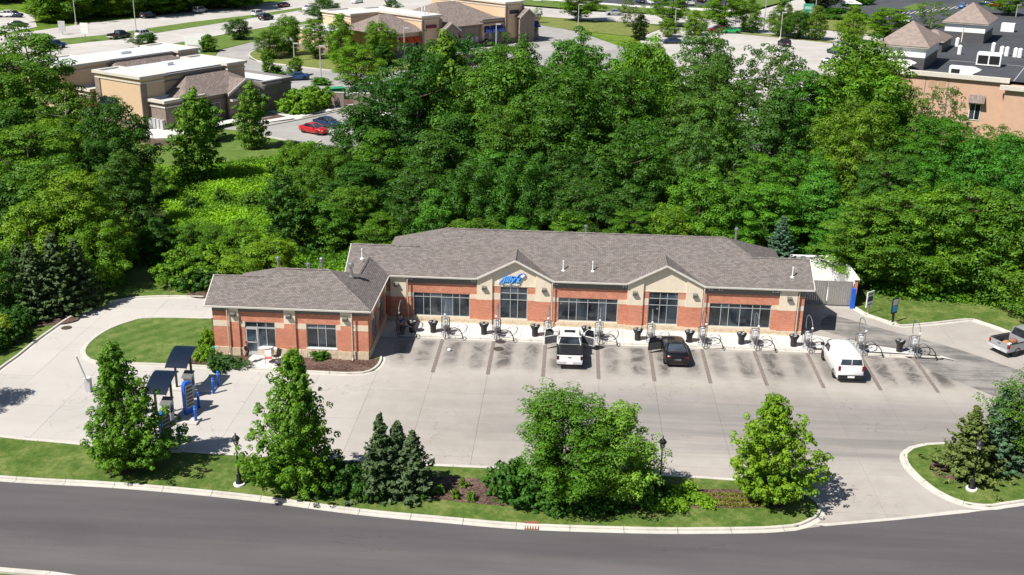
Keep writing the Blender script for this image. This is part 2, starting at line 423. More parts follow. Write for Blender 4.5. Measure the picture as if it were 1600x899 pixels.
def kerb(pts, parent, width=.17, h=.13, seg=3.0, side=1, gutter=.0, gap=.03, z0=-.05, mat=None):
    """kerb stones along a world line; side +1 puts the width to the left of travel"""
    pts = [Vector((p[0], p[1])) for p in pts]
    # cumulative resample
    L = [0]
    for a, b in zip(pts, pts[1:]): L.append(L[-1]+(b-a).length)
    def at(d):
        for i in range(len(pts)-1):
            if d <= L[i+1] or i == len(pts)-2:
                u = (d-L[i])/max(1e-9, L[i+1]-L[i]); return pts[i].lerp(pts[i+1], u), (pts[i+1]-pts[i]).normalized()
    n = max(1, round(L[-1]/seg)); s = L[-1]/n
    for k in range(n):
        a, b = k*s+gap/2, (k+1)*s-gap/2; q = max(2, int(s/.7)+1)
        mb = MB(); rows = []
        for j in range(q+1):
            p, d = at(a+(b-a)*j/q); nn = Vector((-d.y, d.x))*side
            prof = [(0, z0), (0, h-.02), (.02, h), (width, h), (width, z0)]
            if gutter: prof = [(-gutter, z0), (-gutter, .006), (-.01, .006)] + prof[1:]
            rows.append([(p.x+nn.x*o, p.y+nn.y*o, zz) for o, zz in prof])
        m_ = len(rows[0])
        vs = [v for r in rows for v in r]; fs = []
        for j in range(q):
            for i in range(m_-1): fs.append((j*m_+i, j*m_+i+1, (j+1)*m_+i+1, (j+1)*m_+i))
        fs.append(tuple(range(m_))); fs.append(tuple(q*m_+i for i in range(m_-1, -1, -1)))
        mb.add(vs, fs).build('kerb_stone', mat or M['kerb'], parent)
def clip_cell(poly, x0, x1, y0, y1):
    for ax, lim, sg in ((0, x0, 1), (0, x1, -1), (1, y0, 1), (1, y1, -1)):
        out = []
        for i in range(len(poly)):
            a, b = poly[i-1], poly[i]; da, db = (a[ax]-lim)*sg, (b[ax]-lim)*sg
            if (da >= 0) != (db >= 0):
                u = da/(da-db); out.append((a[0]+(b[0]-a[0])*u, a[1]+(b[1]-a[1])*u))
            if db >= 0: out.append(b)
        poly = out
        if len(poly) < 3: return []
    return poly
def slabs(poly, parent, mat, sx, sy, ox=0, oy=0, z=0.0, gap=.02, th=.02, name='concrete_slab'):
    if poly_area(poly) < 0: poly = poly[::-1]
    xs = [p[0] for p in poly]; ys = [p[1] for p in poly]
    i0, i1 = math.floor((min(xs)-ox)/sx), math.ceil((max(xs)-ox)/sx)
    j0, j1 = math.floor((min(ys)-oy)/sy), math.ceil((max(ys)-oy)/sy); c = 0
    for i in range(i0, i1):
        for j in range(j0, j1):
            q = clip_cell(poly, ox+i*sx+gap/2, ox+(i+1)*sx-gap/2, oy+j*sy+gap/2, oy+(j+1)*sy-gap/2)
            if len(q) < 3 or abs(poly_area(q)) < .15: continue
            qq = [q[0]]
            for p in q[1:]:
                if abs(p[0]-qq[-1][0])+abs(p[1]-qq[-1][1]) > 1e-3: qq.append(p)
            if len(qq) < 3: continue
            dz = random.uniform(-.003, .003)
            bm = bmesh.new(); vs = [bm.verts.new((x, y, z+dz)) for x, y in qq]
            f = bm.faces.new(vs); n = len(qq)
            vb = [bm.verts.new((x, y, z-th)) for x, y in qq]
            for k in range(n): bm.faces.new((vs[(k+1)%n], vs[k], vb[k], vb[(k+1)%n]))
            bmesh.ops.triangulate(bm, faces=[f])
            me = bpy.data.meshes.new(name); bm.to_mesh(me); bm.free(); me.materials.append(mat)
            o = bpy.data.objects.new(name, me); col.objects.link(o); o.parent = parent; c += 1
    return c

# ------------------------------------------------------------------ GROUND
struct(flat('ground', [(-900,-60),(900,-60),(900,1800),(-900,1800)], -.10, M['meadow']))
# street in front
st_edge = px2([(-260,722),(0,748),(187,759),(374,776),(560,800),(700,813),(820,823),(1000,829),(1100,829.5),(1200,828),(1247,824),(1290,820.5),(1400,811),(1513,799),(1600,788),(1900,740)])
st_edge = smooth_line(st_edge, 1.0)
near = smooth_line([(x, y-9.0) for x, y in st_edge[::12]]+[(st_edge[-1][0], st_edge[-1][1]-9.0)], 2)
near_px = px2([(-260,868),(0,893),(75,899),(300,930),(820,960),(1600,930),(1900,880)])
near_s = smooth_line(near_px, 2)
struct(flat('street', st_edge+near_s[::-1], 0.0, M['street']))
struct(flat('front_verge_ground', near_s+[(70,20),(-80,20)], .0, M['lawn']))
kn = struct(thing('street_kerb', '', '')); del kn['label']; del kn['category']
kerb(near_s, kn, side=-1, gutter=.35)
# far part of street kerb: from left to the island corner, then from right island on
isl_corner = px2([(1247,821.5),(1263.5,817),(1278,809),(1284,797),(1278,786),(1262,775),(1240,767),(1200,759),(1163,752.5)])
isl_top = px2([(1163,752.5),(1080,747),(971,741),(700,729.5),(600,724.5),(430,716),(250,704.5),(150,698),(100,693),(40,688),(0,683.5),(-60,676),(-260,655)])
left_edge = [p for p in st_edge if p[0] < g(1247,821.5)[0]]
isl_poly = left_edge+smooth_line(isl_corner, .6)+smooth_line(isl_top, 1.0)
struct(flat('front_lawn', isl_poly, .10, M['lawn']))
k1 = struct(thing('front_kerb', '', '')); del k1['label']; del k1['category']
kerb(left_edge+smooth_line(isl_corner, .6)[1:], k1, side=1, gutter=.32, seg=3.0)
kerb(smooth_line(isl_top, 1.0), k1, side=1, gutter=.3, seg=3.0)
# right island
ri = px2([(1900,748),(1600,785.5),(1545,793.5),(1513,790.5),(1470,774),(1435,748),(1416,727),(1411.5,713),(1423,702),(1447,696),(1481,694.5),(1530,690),(1590,676),(1700,660),(1900,640)])
ri_s = smooth_line(ri, .7)
struct(flat('right_island_lawn', ri_s, .10, M['lawn']))
k2 = struct(thing('right_island_kerb', '', '')); del k2['label']; del k2['category']
kerb(ri_s, k2, side=-1 if poly_area(ri_s) < 0 else 1, gutter=.3)
# car park
outer = [(-60,655-10)]
lot_out_px = [(-260,668),(-60,630),(0,578),(27,558.7),(54,536.7),(81,517),(110,497.5),(137,485),(171,474),(208,467),(257,464.5),(318,465.7)]
lot_left = smooth_line(px2(lot_out_px), .9)
lot_back = [(-20,g(318,465.7)[1]+.0),(-19.2,90.0),(-18.6,95),(0,96.0),(19,97),(26,97.2)]
lot_right_px = [(1331,478.6),(1353,493),(1372.5,499),(1394,507),(1407.5,510.5),(1425,509.5),(1469,505.5),(1519,500.5),(1545,509),(1578,521),(1620,541),(1700,560),(1900,600)]
lot_right = smooth_line(px2(lot_right_px), .8)
lot_poly = lot_left+lot_back+lot_right+px2([(1900,760)])+px2([(1600,791),(1513,801),(1400,813),(1290,822),(1247,827),(1100,790),(700,760),(430,745),(0,715),(-260,690)])
base = struct(flat('car_park', lot_poly, -.03, M['joint']))
nsl = slabs(lot_poly, base, M['lot'], 4.118, 4.6, -9.74, 78.9-4.6*6, z=0.0, gap=.014, th=.012)
# gutter apron across the entrance
ap = px2([(1268,819),(1300,817.5),(1400,809),(1500,797),(1535,797.5),(1513,801.5),(1400,813),(1290,822.5)])
struct(flat('entrance_apron', ap, .008, M['kerb']))
k3 = struct(thing('drive_outer_kerb', '', '')); del k3['label']; del k3['category']
kerb(lot_left[6:], k3, side=1, gutter=.3); kerb(lot_right, k3, side=1, gutter=.3)
# lawn beyond outer kerb (left and back)
struct(flat('left_lawn', lot_left+[(-31.0,96),(-50,97),(-62,88),(-80,60),(-90,40)], .095, M['lawn']))
rl = lot_right[:]+[(70,95),(40,100),(27,99)]
struct(flat('right_woodland_edge_lawn', rl, .09, M['lawn']))
# loop island: lawn, mulch, entrance walk
loop = px2([(331,498.7),(235,497.5),(205.6,502.4),(171,514.6),(147,529),(133,543),(130,554),(139.5,564),(165,569.5),(223,570.5),(289,573),(375,577.5),(432,580),(500,583.5),(545,585.5),(567,584.5),(583,580.5),(592,573),(597.5,564),(597,557)])
loop_s = smooth_line(loop, .6)
loop_poly = loop_s+[(-14.9,74.6),(-26.6,74.6)]
struct(flat('loop_lawn', loop_poly, .10, M['lawn_mown']))
k4 = struct(thing('loop_island_kerb', '', '')); del k4['label']; del k4['category']
kerb(loop_s, k4, side=1, gutter=.25)
struct(flat('mulch_bed', px2([(332,512),(300,563),(289,570.5),(340,573),(374,575),(392,556),(338,556)]), .108, M['mulch']))
struct(flat('mulch_bed', px2([(432,577.5),(500,581),(545,583),(566,582),(581,578),(589,571),(593,562.5),(577,563.2),(440,558.5)]), .108, M['mulch']))
walk = struct(flat('entrance_walk', px2([(375,575.5),(433,578.3),(441,557),(396,555.8)]), .10, M['joint']))
slabs(px2([(375,575.5),(433,578.3),(441,557),(396,555.8)]), walk, M['walk'], 1.6, 1.6, -25, 72, z=.125, gap=.02)
# big mulch bed on the front verge and the ring beds
bed = smooth_line(px2([(385,741),(430,744),(480,752),(560,749),(640,748),(700,747),(772,752),(900,757),(1060,766),(1155,767.5),(1215,776),(1230,789),(1222,795),(1080,796.5),(960,797.5),(830,795),(740,789),(640,778),(560,771),(500,763),(430,757),(392,752)]), .8, True)
struct(flat('mulch_bed', bed, .108, M['mulch']))
def disc(px, py, r, name, mat, z, sy=1.0):
    cx, cy = g(px, py); pts = []
    for k in range(28):
        a = 2*math.pi*k/28; q = r*(1+.08*math.sin(3*a+px)); pts.append((cx+q*math.cos(a), cy+q*sy*math.sin(a)))
    return struct(flat(name, pts, z, mat))
disc(196, 730, 1.15, 'mulch_bed', M['mulch'], .108)
struct(flat('mulch_bed', smooth_line(px2([(1452,728),(1475,718),(1520,715),(1620,712),(1700,730),(1600,738),(1545,746),(1490,753),(1462,746)]), .7, True), .108, M['mulch']))
disc(70, 500, 2.6, 'mulch_bed', M['mulch'], .103, .6)
disc(312, 462, 1.0, 'mulch_bed', M['mulch'], .103, .8)
# sidewalk in front of the bays
sw_poly = [(-14.8,79.75),(18.6,79.9),(20.2,80.2),(29.6,79.6),(30.3,78.9),(26.5,80.6),(22.5,82.0),(19.6,83.2),(19.2,82.74),(-14.8,82.74)]
sw = struct(flat('bay_walkway', sw_poly, .06, M['joint']))
slabs(sw_poly, sw, M['walk'], 2.06, 1.55, -9.74, 79.65, z=.11, gap=.02)
k5 = struct(thing('bay_kerb', '', '')); del k5['label']; del k5['category']
kerb([(-14.8,79.6),(0,79.66),(18.6,79.72),(29.6,79.3)], k5, side=1, width=.16, h=.115, gutter=.25, seg=2.06)
# worn dark driveway sweeping out from the back of the building
drv = smooth_line(px2([(1296,492),(1340,503),(1390,517),(1440,530),(1500,547),(1560,568),(1640,600),(1640,655),(1560,622),(1500,598),(1455,580),(1435,566),(1400,553),(1350,537),(1310,524),(1284,516),(1284,500)]), .8, True)
dw, t_, b_ = newmat('worn_asphalt', .85, .2)
co_ = objco(t_); s_ = noisef(t_, objco(t_, (.9,.9,1), (0,0,.45)), .5, 6, .7)
st_ = noisef(t_, objco(t_, (.12,1.6,1), (0,0,.42)), 1.0, 5, .6)
t_.links.new(mix(t_, maprange(t_, math_(t_, 'ADD', math_(t_, 'MULTIPLY', s_, .5), math_(t_, 'MULTIPLY', st_, .5)), .38, .62, 0, 1), (.14,.132,.126), (.30,.28,.262)), b_.inputs['Base Color'])
struct(flat('back_driveway', drv, .006, dw))
# painted bay lines
mline = plain('bay_line', (.20,.165,.15), .9, .1, var=.25, vs=6)
XS = [-9.74+4.118*i for i in range(10)]
for i, X in enumerate(XS):
    o = MB().box(X-.14, X+.14, 73.0, 79.3, .007, .012).build('bay_line', mline); struct(o)
# storm drain in the kerb and manholes
dr = thing('storm_drain', 'rusty red storm drain inlet set into the street kerb', 'drain', (*g(831,823), .0))
rust = plain('rust', (.25,.10,.06), .9, var=.4, vs=12)
MB().box(-.40,.40,-.35,.10,.0,.05).build('kerb_box', rust, dr)
for k in range(5): MB().box(-.34+k*.15,-.26+k*.15,-.30,.02,.05,.065).build('grate_bar', M['kerb'], dr)
MB().box(-.42,.42,.10,.30,.0,.165).build('hood', rust, dr)
for px_, py_, lb in ((782,534,'dark round manhole cover in the third bay, nearer the walkway'), (779,545.5,'dark round manhole cover in the third bay, farther from the walkway'), (104,512.5,'dark round manhole cover on the curved drive-through lane')):
    X, Y = g(px_, py_, 0)
    o = thing('manhole_cover', lb, 'manhole cover', (X, Y, .006), group='manhole covers')
    ir = plain('cast_iron', (.07,.055,.045), .8, var=.2)
    MB().lathe([(.42,.0),(.42,.012),(.40,.016)], n=24).build('ring', ir, o)
    MB().lathe([(.34,.0),(.34,.022)], n=20).build('lid', ir, o)
o = thing('crumpled_bag', 'small crumpled white paper bag lying in the second bay', 'litter', (*g(702,548.5), .0))
bm = MB(); bm.lathe([(.02,.02),(.13,.04),(.16,.10),(.10,.19),(.03,.22)], n=7); bm.build('paper', M['white'], o)

# ================================================================== CAR WASH BUILDING
cw = thing('car_wash', 'long brick and stone car wash building with brown shingle roof and two gables', 'building', (0,0,0))
YF, YW = 82.7, 74.6           # front wall planes: main range, left wing
EZ = 4.20; EY = 82.40; WY = 74.30; K = .545
wall = MB().box(-14.7, 19.05, YF-.02+.0, YF+.28, 0, 3.9)   # core behind the cladding
wall.v = [(x, y+.22 if y < YF+.1 else y+.22, z) for x, y, z in wall.v]
wall = MB()
wall.box(-17.9, 19.05, 88.2, 88.45, 0, 4.1).box(-15.3, 18.0, 91.6, 91.9, 0, 4.1).box(18.8, 19.05, YF+.25, 88.2, 0, 4.1)
wall.box(-26.55, -26.3, YW+.2, 81.3, 0, 4.1).box(-26.3, -18.1, 81.1, 81.3, 0, 4.1).box(-18.2, -18.0, 81.3, 88.2, 0, 4.1)
wall.box(-15.3, -15.05, 88.45, 91.6, 0, 4.1).box(17.8, 18.05, 88.45, 91.6, 0, 4.1)
wall_o = split_build(wall, 'wall', M['brick'], cw)[0]

def stone_course(x0, x1, y, z0, z1, face=-1, axis='x'):
    """individual limestone blocks, two courses"""
    hz = (z1-z0)/2
    for r in range(2):
        x = x0
        first = True
        while x < x1-.02:
            L_ = random.choice([.45,.6,.75,.9]) if not (first and r) else .35
            first = False
            e = min(x1, x+L_)
            if x1-e < .2: e = x1
            d = random.uniform(.0, .025); q = .008
            mb = MB()
            if axis == 'x': mb.box(x+q, e-q, y-.06-d, y+.16, z0+r*hz+q*r, z0+(r+1)*hz-q)
            else: mb.box(y-.16, y+.06+d, x+q, e-q, z0+r*hz+q*r, z0+(r+1)*hz-q)
            mb.build('stone_block', M['lime'], wall_o)
            x = e
def window(x0, x1, z0, z1, y, mull, rails, par=cw, axis='x', fr=.06):
    """frame with mullions at x positions and rails at z; panes each their own"""
    f = MB(); t = .05
    def bx(a, b, c, d, dy0=.06, dy1=.16):
        if axis == 'x': f.box(a, b, y+dy0, y+dy1, c, d)
        else: f.box(y-dy1, y-dy0, a, b, c, d)
    bx(x0, x1, z0, z0+fr); bx(x0, x1, z1-fr, z1); bx(x0, x0+fr, z0+fr, z1-fr); bx(x1-fr, x1, z0+fr, z1-fr)
    xs = [x0+fr]+[v for q in mull for v in (q-t/2, q+t/2)]+[x1-fr]
    zs = [z0+fr]+[v for q in rails for v in (q-t/2, q+t/2)]+[z1-fr]
    for q in rails: bx(x0+fr, x1-fr, q-t/2, q+t/2)
    for q in mull:
        for j in range(0, len(zs), 2): bx(q-t/2, q+t/2, zs[j], zs[j+1])
    wo = f.build('window', M['alu'], par)
    for i in range(0, len(xs), 2):
        for j in range(0, len(zs), 2):
            p = MB()
            if axis == 'x': p.box(xs[i], xs[i+1], y+.10, y+.12, zs[j], zs[j+1])
            else: p.box(y-.12, y-.10, xs[i], xs[i+1], zs[j], zs[j+1])
            p.build('pane', M['glass'], wo)
    return wo
brk, band, cream = MB(), MB(), MB()
def rect(mb, x0, x1, z0, z1, y=YF, p=0.0): mb.box(x0, x1, y-p, y+.2, z0, z1)
def ordinary(x0, x1, wx0, wx1, mull):
    rect(brk, x0, wx0, .5, 2.27); rect(brk, wx1, x1, .5, 2.27)
    rect(band, x0, wx0, 2.27, 2.66, p=.015); rect(band, wx1, x1, 2.27, 2.66, p=.015)
    rect(brk, x0, x1, 2.66, 3.75)
    MB().box(wx0-.04, wx1+.04, YF-.05, YF+.2, .50, .615).build('window_sill', M['lime_band'], cw)
    window(wx0, wx1, .62, 2.655, YF, mull, [2.28])
    stone_course(x0, x1, YF, 0.1, .5)
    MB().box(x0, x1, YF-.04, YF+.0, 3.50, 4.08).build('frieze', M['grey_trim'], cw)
ordinary(-13.12, -7.3, -12.55, -7.89, [-11.72,-11.16,-10.23,-9.31,-8.73])
ordinary(-1.22, 4.97, -.62, 4.24, [.25,.88,1.79,2.68,3.29])
ordinary(11.03, 17.19, 11.65, 16.64, [12.6,13.22,14.15,15.13,15.75])
def gable_bay(x0, x1, x2, x3, wx0, wx1, mull):
    c = (x0+x3)/2
    for a, b in ((x0, x1), (x2, x3)):
        rect(brk, a, b, .5, 2.27, p=.14); rect(cream, a, b, 2.27, 4.15, p=.14); stone_course(a, b, YF-.14, .1, .5)
    rect(brk, x1, wx0, .5, 2.27); rect(brk, wx1, x2, .5, 2.27)
    rect(band, x1, wx0, 2.27, 2.85, p=.012); rect(band, wx1, x2, 2.27, 2.85, p=.012)
    rect(brk, x1, wx0, 2.85, 3.44); rect(brk, wx1, x2, 2.85, 3.44)
    stone_course(x1, x2, YF, .1, .5)
    MB().box(wx0-.04, wx1+.04, YF-.05, YF+.2, .50, .615).build('window_sill', M['lime_band'], cw)
    window(wx0, wx1, .62, 3.43, YF, mull, [2.28, 2.85])
    # gable face: cream masonry pentagon
    s = 1.52/3.05
    h = lambda x: 4.14+(3.05-abs(x-c))*.52
    cream.slabxz([(x1, 3.445), (x2, 3.445), (x2, h(x2)-.02), (c, h(c)-.02), (x1, h(x1)-.02)], YF, YF+.2)
    for a, b in ((x0, x1), (x2, x3)):
        cream.slabxz([(a, 4.15), (b, 4.15), (b, max(4.16, h(b)-.02)), (a, max(4.16, h(a)-.02))], YF-.14, YF+.2)
    # projecting stone string course
    MB().box(x1, x2, YF-.03, YF, 3.445, 3.52).build('string_course', M['lime_band'], cw)
    return c
g1 = gable_bay(-7.3, -6.04, -2.5, -1.22, -5.39, -3.15, [-4.56,-3.95])
g2 = gable_bay(4.97, 6.25, 9.7, 11.03, 6.71, 9.13, [7.63,8.22])
for a, b in ((-14.43,-13.12), (17.19,18.61)):
    rect(brk, a, b, .5, 2.27, p=.14); rect(cream, a, b, 2.27, 4.1, p=.14); stone_course(a, b, YF-.14, .1, .5)
for a, b in ((-14.8,-14.43), (18.61,19.2)):
    rect(brk, a, b, .5, 2.27); rect(band, a, b, 2.27, 2.66, p=.012); rect(brk, a, b, 2.66, 3.75); stone_course(a, b, YF, .1, .5)
    MB().box(a, b, YF-.04, YF, 3.50, 4.08).build('frieze', M['grey_trim'], cw)
# end wall facing +x (right end)
brk.box(19.0, 19.2, YF+.2, 88.3, .5, 4.1); stone_course(YF+.2, 88.3, 19.2, .1, .5, axis='y')

# --- left wing front
def wrect(mb, x0, x1, z0, z1, p=0.0): mb.box(x0, x1, YW-p, YW+.2, z0, z1)
def wing_bit(a, b):
    wrect(brk, a, b, .75, 2.42); wrect(band, a, b, 2.42, 2.89, p=.012); wrect(brk, a, b, 2.89, 3.66)
for a, b in ((-26.67,-25.38), (-16.07,-14.8)):
    wing_bit(a, b); stone_course(a, b, YW, .1, .75)
for a, b in ((-25.38,-24.64), (-21.17,-20.31), (-16.88,-16.07)):
    wrect(brk, a, b, .75, 2.84, p=.13); wrect(cream, a, b, 2.84, 3.95, p=.13); stone_course(a, b, YW-.13, .1, .75)
for a, b in ((-24.64,-24.23), (-21.91,-21.17), (-20.31,-19.52), (-17.24,-16.88)):
    wrect(brk, a, b, .75, 2.42); wrect(band, a, b, 2.42, 2.85, p=.012); stone_course(a, b, YW, .1, .75)
for a, b in ((-24.64,-21.17), (-20.31,-16.88)): wrect(brk, a, b, 2.85, 3.66)
wrect(brk, -19.52, -17.24, .75, .80); stone_course(-19.52, -17.24, YW, .1, .75)
MB().box(-19.58, -17.18, YW-.05, YW+.2, .80, .905).build('window_sill', M['white'], cw)
window(-19.52, -17.24, .91, 2.845, YW, [-18.66,-18.05], [2.50])
# entrance: door leaf left, glazed sidelights right, transom over
window(-24.23, -21.91, 2.36, 2.845, YW, [-23.30,-22.62], [])
window(-23.28, -21.91, .78, 2.355, YW, [-22.62], [])
MB().box(-23.28, -21.85, YW-.05, YW+.2, .66, .78).build('window_sill', M['white'], cw)
stone_course(-23.28, -21.91, YW, .1, .66)
dmb = MB(); dmb.box(-24.23,-24.13,YW+.02,YW+.10,.12,2.35).box(-23.40,-23.29,YW+.02,YW+.10,.12,2.35).box(-24.13,-23.40,YW+.02,YW+.10,2.22,2.35).box(-24.13,-23.40,YW+.02,YW+.10,.12,.42).box(-24.13,-23.40,YW+.02,YW+.10,1.12,1.20)
door = dmb.build('door', M['ltgrey'], cw)
MB().box(-24.13,-23.40,YW+.05,YW+.07,.42,1.12).box(-24.13,-23.40,YW+.05,YW+.07,1.20,2.22).build('pane', M['glass'], door)
MB().tube([(-23.46,YW-.02,.95),(-23.46,YW-.05,1.0),(-23.46,YW-.05,1.35),(-23.46,YW-.02,1.4)],.018).build('handle', M['steel'], door)
for a, b in ((-26.67,-25.38), (-24.64,-21.17), (-20.31,-16.88), (-16.07,-14.8)):
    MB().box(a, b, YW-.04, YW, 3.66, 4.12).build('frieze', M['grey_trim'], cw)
# wing side walls
for yy0, yy1 in ((YW+.2, 76.2), (78.4, 79.2), (81.4, 82.5)): brk.box(-15.0, -14.8, yy0, yy1, .75, 3.66)
for yy0, yy1 in ((76.2, 78.4), (79.2, 81.4)):
    brk.box(-15.0, -14.8, yy0, yy1, 2.9, 3.66)
    window(yy0, yy1, .91, 2.895, -14.8, [(yy0+yy1)/2-.35,(yy0+yy1)/2+.35], [2.5], axis='y')
    brk.box(-15.0, -14.8, yy0, yy1, .75, .905)
for yy in ((76.0,76.45),(78.5,79.1),(81.5,82.1)): cream.box(-14.8, -14.69, yy[0], yy[1], 2.84, 3.66)
stone_course(YW+.2, 82.5, -14.8, .1, .75, axis='y')
MB().box(-14.8,-14.76,YW,82.6,3.66,4.12).build('frieze', M['grey_trim'], cw)
split_build(brk, 'brick_panel', M['brick'], cw); split_build(band, 'stone_band', M['lime_band'], cw); split_build(cream, 'stone_facing', M['stucco'], cw)
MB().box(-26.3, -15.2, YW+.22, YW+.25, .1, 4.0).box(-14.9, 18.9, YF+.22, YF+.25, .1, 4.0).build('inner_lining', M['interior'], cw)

# --- roofs (closed polygons, front and side slopes have the shingle rows running along them)
T = .0
rf, rs = MB(), MB()
def zf(y): return EZ+K*(y-EY)
# main front slope
R_ = dict(A=(-18.1,EY,EZ),B=(19.82,EY,EZ),C=(19.82,85.35,zf(85.35)),D=(15.15,85.35,zf(85.35)),E_=(13.2,87.25,zf(87.25)),Fp=(-10.5,87.25,zf(87.25)),G=(-12.4,85.35,zf(85.35)),H_=(-18.1,85.35,zf(85.35)))
yv = EY+1.60/K
notch = []
for c in (-4.19, 8.0): notch += [(c-3.08,EY,EZ), (c,yv,EZ+1.60), (c+3.08,EY,EZ)]
rf.face([R_['A']]+notch+[R_[k] for k in ('B','C','D','E_','Fp','G','H_')])
rf.face([R_['E_'],(18.3,92.35,4.28),(-15.6,92.35,4.28),R_['Fp']][0:4])
# hip ends
rs.face([R_['Fp'],(-15.6,92.35,4.28),(-15.6,EY+.1,EZ),(-12.4,85.35,zf(85.35)-.01)])
rs.face([R_['E_'],(15.15,85.35,zf(85.35)-.01),(18.3,EY+.1,EZ),(18.3,92.35,4.28)])
# rear slopes of the outer parts
rf.face([R_['H_'],R_['G'],(-12.4,88.7,4.28),(-18.1,88.7,4.28)]); rf.face([R_['D'],R_['C'],(19.82,88.7,4.28),(15.15,88.7,4.28)])
# wing
def zw(y): return EZ+K*(y-WY)
W = dict(a=(-27.12,WY,EZ),b=(-14.5,WY,EZ),c=(-18.3,77.8,zw(77.8)),d=(-22.5,77.8,zw(77.8)),e=(-23.3,77.0,zw(77.0)),f=(-27.12,77.0,zw(77.0)))
rf.face([W[k] for k in 'abcdef'])
rs.face([W['b'],(-14.5,83.95,EZ-.0),(-16.4,83.95,5.17),(-16.4,79.7,5.17),W['c']])
rf.face([W['c'],(-16.4,79.7,5.17),(-18.3,81.6,EZ),(-26.3,81.6,EZ),W['d']])
rs.face([W['d'],(-26.3,81.6,EZ),(-26.3,WY+.1,EZ+.0),W['e']])
rf.face([W['f'],W['e'],(-23.3,80.0,EZ),(-27.12,80.0,EZ)])
rs.face([(-16.4,79.7,5.17),(-16.4,83.95,5.17),(-18.3,83.95,EZ),(-18.3,81.6,EZ)])
roof_f = rf.build('roof', M['shingle'], cw); roof_s = split_build(rs, 'roof', M['shingle_side'], cw)[0]
# gable roofs
for c in (-4.19, 8.0):
    gm = MB(); yb = 85.45
    gm.face([(c-3.12,82.38,EZ),(c,82.38,EZ+1.62),(c,yb,EZ+1.62),(c-3.12,82.45,EZ+.035)])
    gm.face([(c,82.38,EZ+1.62),(c+3.12,82.38,EZ),(c+3.12,82.45,EZ+.035),(c,yb,EZ+1.62)])
    gr_ = gm.build('gable_roof', M['shingle_side'], cw)
    th = MB()
    for sg in (-1, 1):   # rake boards and the dark soffit under them
        q = [(c+sg*3.16, EZ-.16), (c, EZ+1.50), (c, EZ+1.66), (c+sg*3.16, EZ+.02)]
        th.slabxz(q if sg < 0 else q[::-1], 82.33, 82.38)
    th.build('rake_board', M['gutter'], gr_)
    sf = MB()
    for sg in (-1, 1): sf.face([(c+sg*3.1,82.38,EZ-.13),(c,82.38,EZ+1.49),(c,YF,EZ+1.49),(c+sg*3.1,YF,EZ-.13)])
    sf.build('soffit', M['grey_trim'], gr_)
    MB().hexa([(c-.12,82.34,EZ+1.56),(c+.12,82.34,EZ+1.56),(c+.12,yb,EZ+1.56),(c-.12,yb,EZ+1.56)],[(c-.03,82.34,EZ+1.665),(c+.03,82.34,EZ+1.665),(c+.03,yb,EZ+1.665),(c-.03,yb,EZ+1.665)]).build('ridge_cap', M['shingle_side'], gr_)
# ridge caps
def ridge(a, b, par):
    a, b = Vector(a), Vector(b); n = max(1, int((b-a).length/.9)); d = (b-a)/n
    side = Vector((-d.y, d.x, 0)).normalized()*.13; mb = MB()
    for i in range(n):
        p, q = a+d*i, a+d*(i+1); h0 = Vector((0,0,.035)); h1 = Vector((0,0,.06)); dn = Vector((0,0,-.03))
        mb.add([p-side+dn, p+h0, p+side+dn, q-side+dn+Vector((0,0,.02)), q+h1, q+side+dn+Vector((0,0,.02))], [(0,3,4,1),(1,4,5,2),(0,1,2),(5,4,3)])
    return mb.build('ridge_cap', M['shingle'], par)
for a, b in ((R_['H_'],R_['G']), (R_['Fp'],R_['E_']), (R_['D'],R_['C']), (W['f'],W['e']), (W['d'],W['c']), ((-16.4,79.7,5.17),(-16.4,83.2,5.17)), (W['b'],W['c'])):
    ridge(a, b, roof_f)
# eaves: gutters and soffits, end rakes
def gutter_x(x0, x1, y):
    MB().add([(x0,y-.10,EZ-.02),(x0,y-.08,EZ-.14),(x0,y+.03,EZ-.14),(x0,y+.03,EZ-.02),(x1,y-.10,EZ-.02),(x1,y-.08,EZ-.14),(x1,y+.03,EZ-.14),(x1,y+.03,EZ-.02)],
             [(0,1,5,4),(1,2,6,5),(2,3,7,6),(3,0,4,7),(3,2,1,0),(4,5,6,7)]).build('gutter', M['gutter'], cw)
gutter_x(-27.14, -14.48, WY-.02); gutter_x(-14.46, -7.34, EY-.02); gutter_x(-1.06, 4.88, EY-.02); gutter_x(11.1, 19.84, EY-.02)
MB().box(-14.53,-14.42,WY+.02,82.2,EZ-.14,EZ-.02).build('gutter', M['gutter'], cw)
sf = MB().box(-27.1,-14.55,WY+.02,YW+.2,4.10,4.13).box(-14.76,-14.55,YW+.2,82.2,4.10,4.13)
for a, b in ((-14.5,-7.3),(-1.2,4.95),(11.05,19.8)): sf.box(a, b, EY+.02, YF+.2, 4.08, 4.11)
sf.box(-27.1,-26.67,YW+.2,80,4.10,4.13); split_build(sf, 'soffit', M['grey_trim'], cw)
def rake_y(x, y0, z0, y1, z1, y2, z2, sg):
    mb = MB()
    for (ya, za, yb, zb) in ((y0,z0,y1,z1),(y1,z1,y2,z2)):
        mb.hexa([(x-.03,ya,za-.16),(x+.03,ya,za-.16),(x+.03,yb,zb-.16),(x-.03,yb,zb-.16)],[(x-.03,ya,za+.015),(x+.03,ya,za+.015),(x+.03,yb,zb+.015),(x-.03,yb,zb+.015)])
    mb.build('rake_board', M['gutter'], cw)
rake_y(19.86,EY,EZ,85.35,zf(85.35),88.7,4.28,1); rake_y(-18.14,EY,EZ,85.35,zf(85.35),88.7,4.28,-1); rake_y(-27.15,WY,EZ,77,zw(77),80.0,EZ,-1)
gb = MB()
